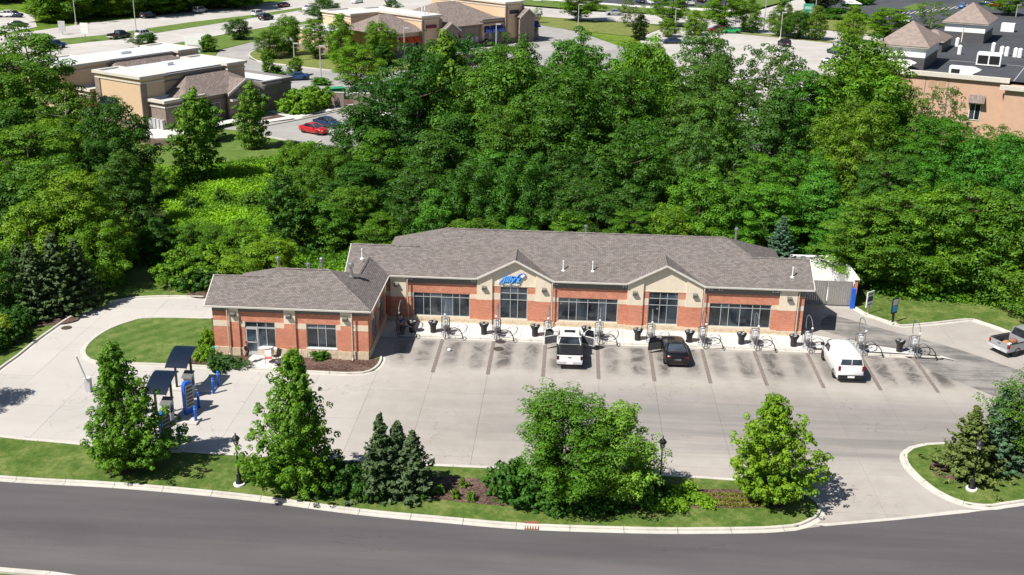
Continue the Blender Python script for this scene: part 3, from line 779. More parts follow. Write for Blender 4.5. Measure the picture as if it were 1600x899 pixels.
for x, y0, y1, y2, z1 in ((19.1,82.7,85.35,88.3,5.5), (-26.6,74.8,77.0,79.9,5.35), (-18.0,82.7,85.35,88.3,5.5)):
    gb.add([(x-.1,y0,4.05),(x-.1,y2,4.05),(x-.1,y1,z1),(x+.1,y0,4.05),(x+.1,y2,4.05),(x+.1,y1,z1)], [(0,2,1),(3,4,5),(0,1,4,3),(1,2,5,4),(2,0,3,5)])
split_build(gb, 'gable_end', M['brick'], cw)
# downspouts
for x, y in ((-13.0,YF-.17), (-1.13,YF-.17), (11.12,YF-.17), (18.72,YF-.05), (-25.45,YW-.17), (-15.98,YW-.17)):
    MB().tube([(x,y-.05,4.12),(x,y-.10,3.95),(x,y-.10,.35),(x,y-.28,.16)], .055, 6).build('downspout', M['spout'], cw)
# wall lamps: boxes angled on the pilasters
for x, y, z in ((-13.9,YF-.14,3.3),(-6.72,YF-.14,3.3),(-1.82,YF-.14,3.3),(5.55,YF-.14,3.3),(10.4,YF-.14,3.3),(17.95,YF-.14,3.3),(-25.02,YW-.13,3.45),(-20.78,YW-.13,3.45),(-16.5,YW-.13,3.4)):
    MB().hexa([(x-.17,y-.22,z-.12),(x+.17,y-.22,z-.12),(x+.17,y,z-.20),(x-.17,y,z-.20)],[(x-.17,y-.30,z+.12),(x+.17,y-.30,z+.12),(x+.17,y,z+.2),(x-.17,y,z+.2)]).build('wall_lamp', M['grey_trim'], cw)
# small security cameras and sockets under the eaves
for x in (-12.9,-7.7,-1.0,4.6,11.5,12.3,16.6,17.0):
    MB().box(x-.06,x+.06,82.5,82.66,3.80,3.95).lathe([(.05,3.78),(.09,3.84),(.08,3.90)],(x+.22,82.58),8).build('camera_box', M['ltgrey'], cw)
# roof vents
def vent(px_, py_, kind, ridge_='f'):
    X, Z = 0, 0
    d = fw*F_PX+rt*(px_-800)-up*(py_-449.5); best = None
    for k in np.linspace(.03, .09, 1200):
        p = CAM+d*k
        y = p[1]; x = p[0]
        zr = EZ+K*(min(y, 2*87.25-y)-EY) if (x > -14.5 or y > 83.9) else EZ+.51*min(y-WY, (-14.5-x))
        if p[2] <= zr: best = p; break
    if best is None: return
    x, y, z = best
    if kind == 'pipe': mb = MB().lathe([(.17,z-.1),(.17,z+.03),(.05,z+.08),(.05,z+.75),(.07,z+.75),(.07,z+.85)],(x,y),8)
    else: mb = MB().lathe([(.22,z-.2),(.22,z+.10),(.12,z+.14),(.12,z+.85),(.24,z+.87),(.24,z+1.12),(.13,z+1.2)],(x,y),10)
    mb.build('roof_vent', M['white'] if kind == 'pipe' else M['steel'], roof_f)
for a in ((880,423,'pipe'),(926,424,'pipe'),(1238,433,'pipe'),(566,404,'pipe'),(549,433,'flue')): vent(*a)
for x, y, z, h in ((-19.3,79.5,4.9,1.7),(-20.2,78.8,5.4,.9),(-22.9,80,5.0,1.35),(14.2,88.6,6.1,1.3),(1.5,89.8,5.9,.9)):
    MB().lathe([(.10,z-.3),(.10,z+h*.75),(.17,z+h*.75),(.17,z+h*.9),(.07,z+h*.95)],(x,y),10).build('roof_vent', M['steel'], roof_f)

# --- sign on the left gable: lettering on the wall
def text_mesh(s, size, ext, mat, shear=0, name='lettering', bold=0):
    cu = bpy.data.curves.new(name, 'FONT'); cu.body = s; cu.size = size; cu.extrude = ext; cu.offset = bold; cu.shear = shear
    cu.align_x = 'CENTER'; cu.align_y = 'CENTER'; cu.resolution_u = 3
    o = bpy.data.objects.new(name, cu); col.objects.link(o)
    dg = bpy.context.evaluated_depsgraph_get(); me = bpy.data.meshes.new_from_object(o.evaluated_get(dg))
    bpy.data.objects.remove(o); me.materials.clear(); me.materials.append(mat); me.name = name
    return me
def put_text(me, name, parent, loc, rx=math.pi/2, rz=0, ry=0):
    o = bpy.data.objects.new(name, me); col.objects.link(o); o.parent = parent; o.location = loc; o.rotation_euler = (rx, ry, rz); return o
logo_blue = plain('logo_blue', (.01,.13,.55), .35, .4); logo_light = plain('logo_light', (.12,.42,.90), .35, .4)
sgn = MB()
def sc_pts(p): return [(-4.50+(x+4.5)*.92, 4.22+(z-4.1)*.9) for x, z in p]
sgn.slabxz(sc_pts([(-5.52,3.62),(-5.30,3.60),(-4.9,3.68),(-4.3,3.66),(-3.9,3.72),(-3.62,3.95),(-3.55,4.2),(-3.42,4.40),(-3.22,4.48),(-3.35,4.56),(-3.62,4.56),(-3.84,4.44),(-4.0,4.22),(-4.4,4.28),(-4.85,4.24),(-5.15,4.12),(-5.3,3.92)]), YF-.12, YF-.05)
signo = sgn.build('logo_sign', logo_blue, cw)
put_text(text_mesh("Jilly's", .70, .03, logo_light, .35, bold=.018), 'lettering', signo, (-4.54, YF-.15, 4.11))
put_text(text_mesh("CAR WASH", .24, .03, M['white'], 0, bold=.010), 'lettering', signo, (-4.45, YF-.08, 3.66))
MB().slabxz(sc_pts([(-3.72,4.24),(-3.50,4.16),(-3.38,4.30),(-3.26,4.42),(-3.42,4.50),(-3.62,4.44)]), YF-.16, YF-.12).build('splash', M['white'], signo)
MB().slabxz(sc_pts([(-5.75,3.68),(-5.62,3.50),(-5.5,3.72),(-5.58,3.86)]), YF-.12, YF-.05).build('splash', M['white'], signo)

# ================================================================== fenced yard at the right end
yard = thing('yard_enclosure', 'white lined walled yard with closed grey gates at the right end of the car wash', 'enclosure')
brk2 = MB().box(25.1,25.35,90.2,96.2,0,2.45).build('wall', M['brick'], yard)
MB().box(25.04,25.10,90.3,96.2,0.02,2.45).box(18.6,25.04,96.1,96.16,.02,2.45).build('lining', M['white'], yard)
MB().box(18.6,25.4,96.16,96.4,0,2.45).build('wall', M['brick'], yard)
MB().box(25.0,25.45,90.1,96.45,2.45,2.55).box(18.6,25.0,96.05,96.45,2.45,2.55).build('coping', M['white'], yard)
struct(flat('yard_floor', [(18.5,90.4),(25.0,90.4),(25.0,96.1),(18.5,96.1)], .012, M['white']))
for k in range(2):
    x0 = 20.7+k*2.15
    gate_m = plain('gate_grey', (.27,.255,.235), .7)
    gt = MB().box(x0,x0+.07,90.1,90.17,.15,2.3).box(x0+2.0,x0+2.07,90.1,90.17,.15,2.3).box(x0+.07,x0+2.0,90.1,90.17,2.2,2.3).box(x0+.07,x0+2.0,90.1,90.17,.15,.25).build('gate', M['steel'], yard)
    for q in range(10): MB().box(x0+.075+q*.192,x0+.255+q*.192,90.06,90.09,.12,2.32).build('board', gate_m, gt)
MB().box(19.3,20.68,90.05,90.2,0,2.4).build('wall', M['ltgrey'], yard)
bb = MB()
for a in ((24.95,89.7,'blue square bollard right of the yard gates'),(20.1,88.4,'blue square bollard in the shade left of the yard gates')):
    o = thing('bollard', a[2], 'bollard', (a[0],a[1],0), group='blue gate bollards')
    MB().box(-.16,.16,-.16,.16,0,1.75).build('post', M['blue'], o); MB().box(-.18,.18,-.18,.18,1.75,1.8).build('cap', M['blue'], o)

# ================================================================== pay lanes on the left
def canopy(X, Y, lb):
    t = thing('pay_canopy', lb, 'canopy', (X, Y, 0), group='pay lane canopies')
    mb = MB(); n = 10; pts = []
    for i in range(n+1):
        u = i/n; a = math.radians(10+u*95); y = 1.5-3.05*u; z = 2.35+.95*math.sin(math.radians(90+ (u-.35)*72)) if False else 0
        # arc profile: high at the back, curling down at the front
        th = math.radians(112-80*u-0); y = 1.25-2.75*u; z = 3.08-.70*(max(0, u-.15)/.85)**1.7-.12*(max(0,.22-u)/.22)**2
        pts.append((y, z))
    vs = []; fs = []
    for y, z in pts: vs += [(-.84, y, z), (.84, y, z), (-.84, y, z-.04), (.84, y, z-.04)]
    for i in range(n):
        a = i*4; b = a+4
        fs += [(a, b, b+1, a+1), (a+2, a+3, b+3, b+2), (a, a+2, b+2, b), (a+1, b+1, b+3, a+3)]
    fs += [(0,1,3,2), (n*4+2, n*4+3, n*4+1, n*4)]
    mb.add(vs, fs).build('roof', M['navy'], t)
    fr = MB()
    for s_ in (-.80, .80):
        fr.tube([(s_, y, z-.08) for y, z in pts], .035, 6)
    fr.build('roof_frame', M['dkgrey'], t)
    for s_ in (-.62, .62): MB().box(s_-.07, s_+.07, -.10, .04, 0, 2.86).box(s_-.17, s_+.17, -.2, .14, 0, .12).build('post', M['black'], t)
    t.scale = (.92, .92, .96)
    return t
canopy(-26.95, 68.55, 'dark blue curved pay lane canopy, farther one beside the mulch bed')
canopy(-26.85, 64.35, 'dark blue curved pay lane canopy, nearer one partly behind the round maple')
canopy(-26.95, 60.2, 'dark blue curved pay lane canopy hidden behind the leftmost young maple') if False else None
def kiosk(X, Y, lb):
    t = thing('pay_kiosk', lb, 'pay station', (X, Y, 0), .0, group='pay lane kiosks')
    MB().hexa([(-.3,-.35,0),(.3,-.35,0),(.3,.35,0),(-.3,.35,0)],[(-.3,-.25,1.55),(.3,-.25,1.55),(.3,.35,1.75),(-.3,.35,1.75)]).build('cabinet', M['ltgrey'], t)
    MB().hexa([(-.36,-.42,1.56),(.36,-.42,1.56),(.36,.4,1.78),(-.36,.4,1.78)],[(-.36,-.42,1.62),(.36,-.42,1.62),(.36,.4,1.84),(-.36,.4,1.84)]).build('hood', M['steel'], t)
    MB().box(.305,.32,-.2,.2,.9,1.35).build('screen', M['glass'], t)
    MB().box(.305,.33,-.12,.12,1.4,1.52).build('sign_light', plain('green_light', (.02,.45,.25), .4), t)
kiosk(-26.2, 67.4, 'grey pay kiosk with green light under the farther canopy'); kiosk(-26.2, 63.2, 'grey pay kiosk with green light under the nearer canopy')
def arm_gate(X, Y, lb, lift):
    t = thing('barrier_gate', lb, 'barrier', (X, Y, 0), group='lane barriers')
    MB().box(-.18,.18,-.2,.2,0,1.05).build('housing', M['ltgrey'], t); MB().box(-.2,.2,-.22,.22,1.05,1.1).build('housing_lid', M['white'], t)
    c, s_ = math.cos(lift), math.sin(lift)
    mb = MB(); L_ = 2.6
    mb.hexa([(0,-.25,.9),(.05,-.25,.9),(.05,-.25-L_*c,.9+L_*s_),(0,-.25-L_*c,.9+L_*s_)],[(0,-.25+.1*s_,1.0),(.05,-.25+.1*s_,1.0),(.05,-.25-L_*c+.1*s_,.98+L_*s_),(0,-.25-L_*c+.1*s_,.98+L_*s_)])
    mb.build('arm', M['white'], t)
arm_gate(-31.0, 68.6, 'lane barrier with raised white arm left of the farther canopy', 1.2)
arm_gate(-33.5, 67.5, 'lane barrier with raised white arm, leftmost behind the maple', 1.15)
arm_gate(-28.6, 64.5, 'lane barrier with raised white arm beside the nearer canopy', 1.3)
def menu(X, Y, lb):
    t = thing('menu_board', lb, 'menu sign', (X, Y, 0), math.radians(62), group='blue lane menu boards')
    MB().slabxz([(-.36,.0),(.42,.0),(.42,2.0),(.34,2.3),(.1,2.45),(-.20,2.45),(-.36,2.2)], -.13, .13).build('cabinet', M['blue'], t)
    pn = MB().box(-.28,.36,-.165,-.132,.55,2.20).build('panel', M['ltgrey'], t)
    for k in range(6): MB().box(-.24,.32,-.175,-.166,.62+k*.26,.80+k*.26).build('price_row', M['dkgrey'], pn)
    MB().box(-.5,.55,-.22,.22,0,.08).build('plinth', M['kerb'], t)
menu(-25.35, 64.75, 'blue menu board with grey price rows between the two lanes of bollards'); menu(-25.3, 60.3, 'blue menu board in tree shade at the nearest pay lane')
for k, (a, b, lb) in enumerate(((342,604,'blue bollard nearest the entrance walk'),(334,615,'blue bollard just below the one nearest the entrance walk'),(311,637.5,'blue bollard in canopy shade right of the menu board'),(306.5,660,'blue bollard at the corner below the sunlit menu board'),(281,693,'blue bollard in tree shade by the nearest pay lane'))):
    X, Y = g(a, b)
    o = thing('bollard', lb, 'bollard', (X, Y, 0), group='blue lane bollards')
    MB().lathe([(.10,0),(.10,1.15),(.08,1.2),(.03,1.23)], n=12).build('post', M['blue'], o, True)
    MB().lathe([(.104,.98),(.104,1.06)], n=12, cap=False).build('reflective_band', logo_light, o)
for a, b, nm in (((200,604),(336,611),'far'),((195,655),(315,655),'near'),((185,700),(290,701),'front')):   # raised lane islands
    (x0, y0), (x1, y1) = g(*a), g(*b)
    for q in range(4):
        xa = x0+(x1-x0)*q/4; xb = x0+(x1-x0)*(q+1)/4-.03
        if q == 0 and nm == 'far': isl_o = struct(thing('lane_island', '', '')); del isl_o['label']; del isl_o['category']
        MB().prism([(xa,y0-.5),(xb,y0-.5),(xb,y0+.5),(xa,y0+.5)], 0, .14).build('kerb_stone', M['kerb'], isl_o)
X, Y = g(248, 697); o = thing('waste_barrel', 'dark waste barrel in the shade of the leftmost young maple', 'barrel', (X-1.6, Y+.3, 0))
MB().lathe([(.26,0),(.30,.4),(.28,.85)], n=14).build('body', M['black'], o, True); MB().lathe([(.31,.85),(.31,.9),(.12,.98)], n=14).build('lid', M['dkgrey'], o)

# ================================================================== background buildings
bg_stucco = plain('tan_stucco', (.60,.44,.29), .9, .1, var=.04); bg_stone = plain('grey_stone', (.25,.20,.17), .9, .1, var=.15, vs=1.5)
bg_cap = plain('pale_cornice', (.58,.54,.48), .8); bg_roof = plain('roof_membrane', (.55,.57,.60), .7, var=.08, vs=.4)
bg_slate = brick_like('far_shingle', (.20,.16,.14), (.27,.22,.20), (.13,.11,.10), .9, .35, .03, .95, .02, .05, 'side')
bg_cap_dk = plain('grey_cornice', (.22,.20,.19), .8)
class Bld:
    def __init__(s, name, label, O, ang): s.t = thing(name, label, 'building', (O[0], O[1], 0), ang)
    def part(s, nm, mb, mat, par=None): return mb.build(nm, mat, par or s.t)
    def block(s, x0, x1, y0, y1, h, mat, cap=bg_cap, parapet=.5, base=True, z0=0):
        wl = s.part('wall', MB().box(x0,x1,y0,y1,z0,h), mat)
        c = MB()
        c.box(x0-.35,x1+.35,y0-.35,y0+.25,h-.05,h+.35).box(x0-.35,x1+.35,y1-.25,y1+.35,h-.05,h+.35).box(x0-.35,x0+.25,y0+.25,y1-.25,h-.05,h+.35).box(x1-.25,x1+.35,y0+.25,y1-.25,h-.05,h+.35)
        s.part('cornice', c, cap, wl)
        s.part('trim_band', MB().box(x0-.12,x1+.12,y0-.12,y1+.12,h-.75,h-.55), cap, wl)
        s.part('flat_roof', MB().box(x0+.25,x1-.25,y0+.25,y1-.25,h,h+.06), bg_roof, wl)
        if base: s.part('stone_base', MB().box(x0-.08,x1+.08,y0-.08,y1+.08,z0,z0+1.1), bg_stone, wl)
        return wl
    def hip(s, x0, x1, y0, y1, z, h, inset, mat=None):
        mb = MB().add([(x0,y0,z),(x1,y0,z),(x1,y1,z),(x0,y1,z),(x0+inset,(y0+y1)/2,z+h),(x1-inset,(y0+y1)/2,z+h)],[(0,1,5,4),(1,2,5),(2,3,4,5),(3,0,4),(3,2,1,0)])
        return s.part('hip_roof', mb, mat or bg_slate)
    def gable(s, x0, x1, y0, y1, z, h, zb=0, face=bg_stucco):   # gable facing -y
        c = (x0+x1)/2
        rf_ = s.part('gable_roof', MB().add([(x0-.4,y0-.4,z-.15),(c,y0-.4,z+h),(x1+.4,y0-.4,z-.15),(x0-.4,y1,z-.15),(c,y1,z+h),(x1+.4,y1,z-.15)],[(0,1,4,3),(1,2,5,4)]), bg_slate)
        s.part('rake_board', MB().slabxz([(x0-.45,z-.45),(x0-.45,z-.1),(c,z+h+.05),(x1+.45,z-.1),(x1+.45,z-.45),(c,z+h-.3)][::-1], y0-.5, y0-.4), bg_cap, rf_)
        w_ = s.part('wall', MB().slabxz([(x0,zb),(x1,zb),(x1,z),(c,z+h-.3),(x0,z)], y0, y0+.4), face); return w_
    def win(s, x0, x1, z0, z1, y, n=2, side=-1, frm=None):
        f = MB().box(x0,x1,y-.06,y+.02,z0,z0+.08).box(x0,x1,y-.06,y+.02,z1-.08,z1)
        W_ = (x1-x0)/n
        for k in range(n+1): f.box(x0+k*W_-.04+(.04 if k==0 else 0)-(.04 if k==n else 0), x0+k*W_+.04+(.04 if k==0 else 0)-(.04 if k==n else 0), y-.06, y+.02, z0+.08, z1-.08)
        fo = s.part('window', f, frm or M['alu'])
        for k in range(n): s.part('pane', MB().box(x0+k*W_+.05,x0+(k+1)*W_-.05,y-.04,y-.01,z0+.08,z1-.08), M['glass'], fo)
    def awning(s, x0, x1, z, y, mat, d=1.2, h=1.4):
        s.part('awning', MB().add([(x0,y,z+h),(x1,y,z+h),(x1,y-d,z),(x0,y-d,z),(x0,y,z),(x1,y,z)],[(0,3,2,1),(0,4,3),(1,2,5)]), mat)
A1 = math.radians(60.2)
b1 = Bld('restaurant_building', 'tan and grey strip building with flat white roof behind the left grove, nearer one', (-61.8,151.6), A1)
b1.block(0, 4.2, 0, 10, 7.5, bg_stucco); b1.block(16.5, 20, 0, 10, 7.5, bg_stucco)
b1.block(4.5, 16.2, .8, 9.8, 7.1, bg_stucco, cap=bg_cap_dk)
b1.part('flat_roof', MB().box(.2,19.8,1,9.8,7.55,7.62), bg_roof)
b1.block(1, 8, -3.6, 0, 4.3, bg_stone); b1.block(8.2, 24, -3.2, 0, 4.0, bg_stone, cap=bg_cap_dk); b1.block(20.6, 27, -3, 8, 4.4, bg_stone, cap=bg_cap_dk)
b1.hip(4.2, 20.4, -4.2, 5.2, 4.3, 2.6, 4.5); b1.gable(12.5, 19, -4.2, .8, 4.3, 1.7, face=bg_stone)
b1.part('door_canopy', MB().box(12.5,19,-5.0,-4.2,3.0,3.3), bg_cap)
for k in range(2): b1.part('round_vent', MB().box(14.6+k*1.4,15.0+k*1.4,-4.25,-4.2,4.7,5.1), M['black'])
for k in range(3): b1.win(9+k*5, 11.5+k*5, 1.0, 3.0, -3.3, 2)
b1.part('wall_pier', MB().box(-.15,.9,-.15,0,0,6.7), bg_stone); b1.part('wall_pier', MB().box(-.15,0,9,10.1,0,6.7), bg_stone)
b1.part('awning', MB().add([(-.1,5.5,4.2),(-.1,8.5,4.2),(-1.6,8.5,3.0),(-1.6,5.5,3.0)],[(0,1,2,3),(3,2,1,0)]), M['navy'])
for k, y_ in enumerate((-3.4,-2.6,-1.8,-1.0,-.2)): b1.part('utility_cabinet', MB().box(.45,.95,y_,y_+.6,.5,1.9), M['ltgrey'])
b1.part('rooftop_unit', MB().box(10,11.2,6,7.4,7.6,8.1), M['white'])
b2 = Bld('restaurant_building', 'tan strip building with slate hip roof behind the left grove, farther one', (-73.2,167.0), A1)
b2.block(-8, 0, 0, 9, 7.3, bg_stucco); b2.block(0.3, 14, 1, 9, 7.0, bg_stucco, cap=bg_cap_dk); b2.block(14.3, 18.5, 0, 9, 7.3, bg_stucco)
b2.part('flat_roof', MB().box(-7.8,18.3,1,8.8,7.4,7.46), bg_roof); b2.block(-6, 17, -3.5, 0, 4.0, bg_stone); b2.hip(-3, 18, -4.5, 5, 4.1, 2.9, 5)
b2.part('rooftop_unit', MB().box(6,8,4,5.2,7.4,7.9), M['white']); b2.win(0, 4, 1, 3, -3.6, 3)
for px_, py_, mt_, lb, z_ in ((137,156,M['red'],'red patio umbrella beside the nearer tan strip building',2.6), (128,168,plain('tan_cloth',(.5,.40,.28),.8),'tan patio umbrella below the red one',2.4)):
    X, Y = g(px_, py_, z_); o = thing('patio_umbrella', lb, 'umbrella', (X, Y, 0)); MB().lathe([(2.0,z_-.6),(.05,z_+.2)], n=8).build('canopy', mt_, o); MB().tube([(0,0,0),(0,0,z_)],.04,6).build('pole', M['steel'], o)
# retaining wall and terrace below b1
rw = thing('retaining_wall', 'curved grey block retaining wall below the nearer tan strip building', 'wall')
cx, cy = g(258, 219); n_ = 26
for r in range(3):
    for k in range(n_):
        u = (k+(r%2)*.5)/n_; X, Y = g(222+u*78, 222+6*math.sin(u*3.1)); 
        o = link('block', MB().box(-.22,.22,-.15,.15,0,.29).mesh('block', bg_stone) if (r == 0 and k == 0) else blk_me, rw, (X, Y, r*.3-.05), .2); blk_me = o.data
struct(flat('restaurant_terrace', px2([(205,214),(240,222),(268,222),(300,214),(330,205),(380,193),(380,188),(262,207),(215,207)]), .5, M['walk']))

# plaza building C
b3 = Bld('plaza_building', 'long tan plaza building with hip roofs and coloured awnings at top centre', (-37.7,230.7), math.atan2(.764,.645))
b3.block(0, 6.5, 0, 18, 4.6, bg_stucco); b3.block(6.5, 12, -.8, 20, 7.6, bg_stucco); b3.block(12.2, 18, -.2, 20, 4.6, bg_stucco, cap=bg_cap_dk)
b3.block(-9, 0, 12, 24, 4.4, bg_stucco); b3.block(-1, 6.4, 14, 24, 7.3, bg_stucco)
b3.block(18, 25, 0, 22, 4.9, bg_stone, cap=bg_cap_dk); b3.block(25, 32, -.6, 20, 5.6, bg_stucco, cap=bg_cap_dk); b3.block(32, 38, -1, 24, 9.0, bg_stucco); b3.block(38, 44, -.6, 20, 5.6, bg_stucco, cap=bg_cap_dk)
b3.hip(-4, 8, -1, 14, 4.8, 3.2, 4.5); b3.hip(13, 33, -1, 20, 5.0, 4.2, 7)
b3.gable(11.2, 16, -2.2, 2, 4.6, 1.6, face=bg_stone); b3.gable(35.5, 40.5, -2.4, 2, 6.0, 1.7, face=bg_stone)
aw_o = plain('orange_awning', (.62,.10,.03), .7); aw_b = plain('blue_awning', (.02,.04,.16), .7); aw_r = plain('maroon_awning', (.16,.03,.05), .7)
for k in range(3): b3.awning(.6+k*2.0, 2.2+k*2.0, 2.6, 0, aw_o); b3.win(.6+k*2.0, 2.2+k*2.0, .5, 2.5, -.02, 1)
for k in range(2): b3.awning(14+k*2.0, 15.6+k*2.0, 2.6, -.2, aw_r)
for k in range(3): b3.awning(25.6+k*2.1, 27.2+k*2.1, 3.0, -.6, aw_b); b3.win(25.6+k*2.1, 27.2+k*2.1, .6, 2.9, -.62, 1)
for k in range(3): b3.awning(38.5+k*1.8, 40+k*1.8, 3.0, -.6, aw_b); b3.win(38.5+k*1.8, 40+k*1.8, .6, 2.9, -.62, 1)
for k in range(4): b3.part('door', MB().box(18.6+k*1.6,19.5+k*1.6,-.06,0,.1,2.2), M['ltgrey'])
b3.part('pier', MB().box(6.3,6.9,-1.1,-.8,0,7).box(11.6,12.2,-1.1,-.8,0,7).box(31.9,32.5,-1.3,-1,0,8.4).box(37.5,38.1,-1.3,-1,0,8.4), bg_stone)
b3.part('wall_sign', MB().box(7.6,10.6,-.95,-.8,5.2,5.9), aw_r); b3.part('wall_sign', MB().box(33.4,36.4,-1.15,-1,6.6,7.4), M['navy'])
for k in range(2): b3.part('rooftop_pipe', MB().tube([(10+k*.8,3,7.6),(10+k*.8,3,9.4)],.12,6), M['white'])
# loading dock wall
ldw = thing('dock_wall', 'low grey brick wall beside the plaza service yard', 'wall', (*g(758,99),0), math.atan2(.764,.645))
MB().box(-11,6,-.2,.2,0,2.2).build('wall', bg_stone, ldw); MB().box(-11.1,6.1,-.3,.3,2.2,2.4).build('coping', bg_cap, ldw)

# big store on the right
st_pink = plain('pink_stucco', (.55,.36,.26), .95, .1, var=.05, vs=1.2); st_orange = plain('orange_base', (.50,.13,.05), .95, .1, var=.12)
blk_roof = ground_mat('black_roof', [(.38,(.050,.054,.062)),(.62,(.085,.09,.10))], (.06,.4,4), (.45,.35,.2), .1, bs=10)
b4 = Bld('store_building', 'large pink stucco store with black flat roof and two hipped roof turrets at top right', (45.9,160.2), math.atan2(-6.7,13.8))
HS = 10.0
w4 = b4.part('wall', MB().box(-3.3,15.3,0,60,1.6,HS), st_pink); w5 = b4.part('wall', MB().box(15.3,60,-1.2,88,1.6,HS-.4), st_pink)
b4.part('base_course', MB().box(-.06,15.3,-.06,.3,0,1.6).box(15.3,60,-1.26,-.9,0,1.6), st_orange, w4)
b4.part('flat_roof', MB().box(.3,60,.3,88,HS+.05,HS+.12).box(-3.3,.3,2,60,HS+.05,HS+.12), blk_roof)
b4.part('cornice', MB().box(-3.4,15.6,-.45,.35,HS-.15,HS+.45), bg_cap, w4); b4.part('parapet', MB().box(-3.6,-3.3,.35,60,HS-6,HS+.35).box(2,60,87.8,88.1,HS-6,HS+.5), M['dkgrey'], w4)
b4.part('cornice', MB().box(14.6,60,-1.75,-.9,HS-.9,HS-.35), bg_cap, w5)
b4.part('ledge', MB().box(-.1,15.3,-.14,-.06,1.55,1.72), M['red'], w4)
for k in range(2): b4.part('control_joint', MB().box(4.6+k*3.1,4.72+k*3.1,-.02,0,1.7,HS-.2), bg_cap_dk, w4)
for k in range(2): b4.part('vent_panel', MB().box(5.1+k*1.25,6.1+k*1.25,-.05,0,8.3,9.4), plain('tan_panel',(.42,.29,.19),.8), w4)
b4.win(11.0, 12.5, 4.3, 6.6, -.03, 2, frm=M['white']); b4.awning(10.7, 12.9, 6.8, -.02, bg_slate, .9, 1.0)
b4.part('seam', MB().box(3.6,60,16,16.12,HS+.121,HS+.14).box(16,16.12,.4,60,HS+.121,HS+.145), M['ltgrey'])
def turret(x0, y0, wx, wy, lbl):
    z = HS+.12
    tw = b4.part('turret_wall', MB().box(x0,x0+wx,y0,y0+wy,z,z+1.7), M['dkgrey'])
    b4.part('turret_band', MB().box(x0-.03,x0+wx+.03,y0-.03,y0+wy+.03,z+1.7,z+3.1), M['white'], tw)
    b4.part('turret_fascia', MB().box(x0-.5,x0+wx+.5,y0-.5,y0+wy+.5,z+3.1,z+3.3), bg_cap, tw)
    cx_, cy_ = x0+wx/2, y0+wy/2
    b4.part('turret_roof', MB().add([(x0-.6,y0-.6,z+3.3),(x0+wx+.6,y0-.6,z+3.3),(x0+wx+.6,y0+wy+.6,z+3.3),(x0-.6,y0+wy+.6,z+3.3),(cx_,cy_,z+6.3)],[(0,1,4),(1,2,4),(2,3,4),(3,0,4)]), plain('turret_shingle',(.27,.215,.19),.95,.1,var=.18,vs=1.6), tw)
    b4.part('turret_pipe', MB().box(x0+wx*.45,x0+wx*.45+.18,y0-.12,y0-.03,z,z+3.2), bg_cap, tw)
turret(-2.9, 3.2, 6.5, 11.5, ''); turret(.6, 40.5, 6.5, 12, '')
b4.hip(-1.6, 3.0, 24, 34, HS+1.7, 1.5, 2, plain('turret_shingle',(.27,.215,.19),.95)); b4.part('turret_wall', MB().box(-1.4,2.8,24.3,33.7,HS+.12,HS+1.7), M['dkgrey'])
def ac(x, y, wx, wy, h):
    a_ = b4.part('rooftop_unit', MB().box(x,x+wx,y,y+wy,HS+.25,HS+.12+h).add([(x+wx,y,HS+h+.1),(x+wx+.9,y,HS+h-.2),(x+wx,y,HS+h-.7),(x+wx,y+wy,HS+h+.1),(x+wx+.9,y+wy,HS+h-.2),(x+wx,y+wy,HS+h-.7)],[(0,1,4,3),(1,2,5,4),(0,2,1),(3,4,5)]), M['white'])
    b4.part('grille', MB().box(x+.3,x+wx*.45,y-.04,y,HS+.45,HS+h-.2), M['black'], a_)
ac(-1.2, .9, 3.0, 1.6, 1.4); ac(7.4, .9, 3.2, 1.6, 1.2); 
a_ = b4.part('rooftop_unit', MB().box(9.5,12.9,12.6,15,HS+.25,HS+2.0), M['white']); b4.part('grille', MB().box(9.7,11.1,12.54,12.6,HS+.5,HS+1.7).box(11.3,12.7,12.54,12.6,HS+.5,HS+1.7), M['black'], a_)
b4.part('rooftop_unit', MB().box(7.5,9.8,62,64,HS+.12,HS+1.6), M['white'])
for k, (x, y) in enumerate(((5.6,24),(11.5,27),(12.3,26.6),(13.6,26.2),(14.3,26),(9.8,31),(3.8,34))): b4.part('rooftop_pipe', MB().lathe([(.35,HS+.1),(.35,HS+1.4),(.1,HS+1.6)],(x,y),8), M['white'])
# far buildings at the very top edge
b5 = Bld('distant_building', 'long low pale building partly cut off at the top left above the highway', (*g(330,-14),0)[:2], .1); b5.block(-30, 60, 0, 20, 5, bg_stone)

# ================================================================== VEHICLES (nose along +y, origin at ground centre)
def wheel_mesh(r=.34, wd=.23):
    t = MB(); prof = [(r-.10,-wd/2),(r-.02,-wd/2),(r,-wd/2+.04),(r,wd/2-.04),(r-.02,wd/2),(r-.10,wd/2)]
    n = 18; o = 0
    for rr, x in prof:
        for k in range(n): a = 2*math.pi*k/n; t.v.append((x, rr*math.cos(a), rr*math.sin(a)))
    for i in range(len(prof)-1):
        for k in range(n): k2=(k+1)%n; t.f.append((i*n+k,(i+1)*n+k,(i+1)*n+k2,i*n+k2)); t.mi.append(0)
    h = MB()
    for sx in (-1, 1):
        x = sx*(wd/2-.02)
        h.v += [(x,0,0)]; o = len(h.v)-1
        for k in range(10):
            a = 2*math.pi*k/10
            h.v += [(x-sx*(.0 if k%2 else .03), (r-.09)*math.cos(a), (r-.09)*math.sin(a))]
        for k in range(10):
            f = (o, o+1+k, o+1+(k+1)%10); h.f.append(f if sx > 0 else f[::-1]); h.mi.append(0)
    return t.mesh('tyre', M['tyre']), h.mesh('rim', M['rim'])
WM = wheel_mesh()
SECT = 9
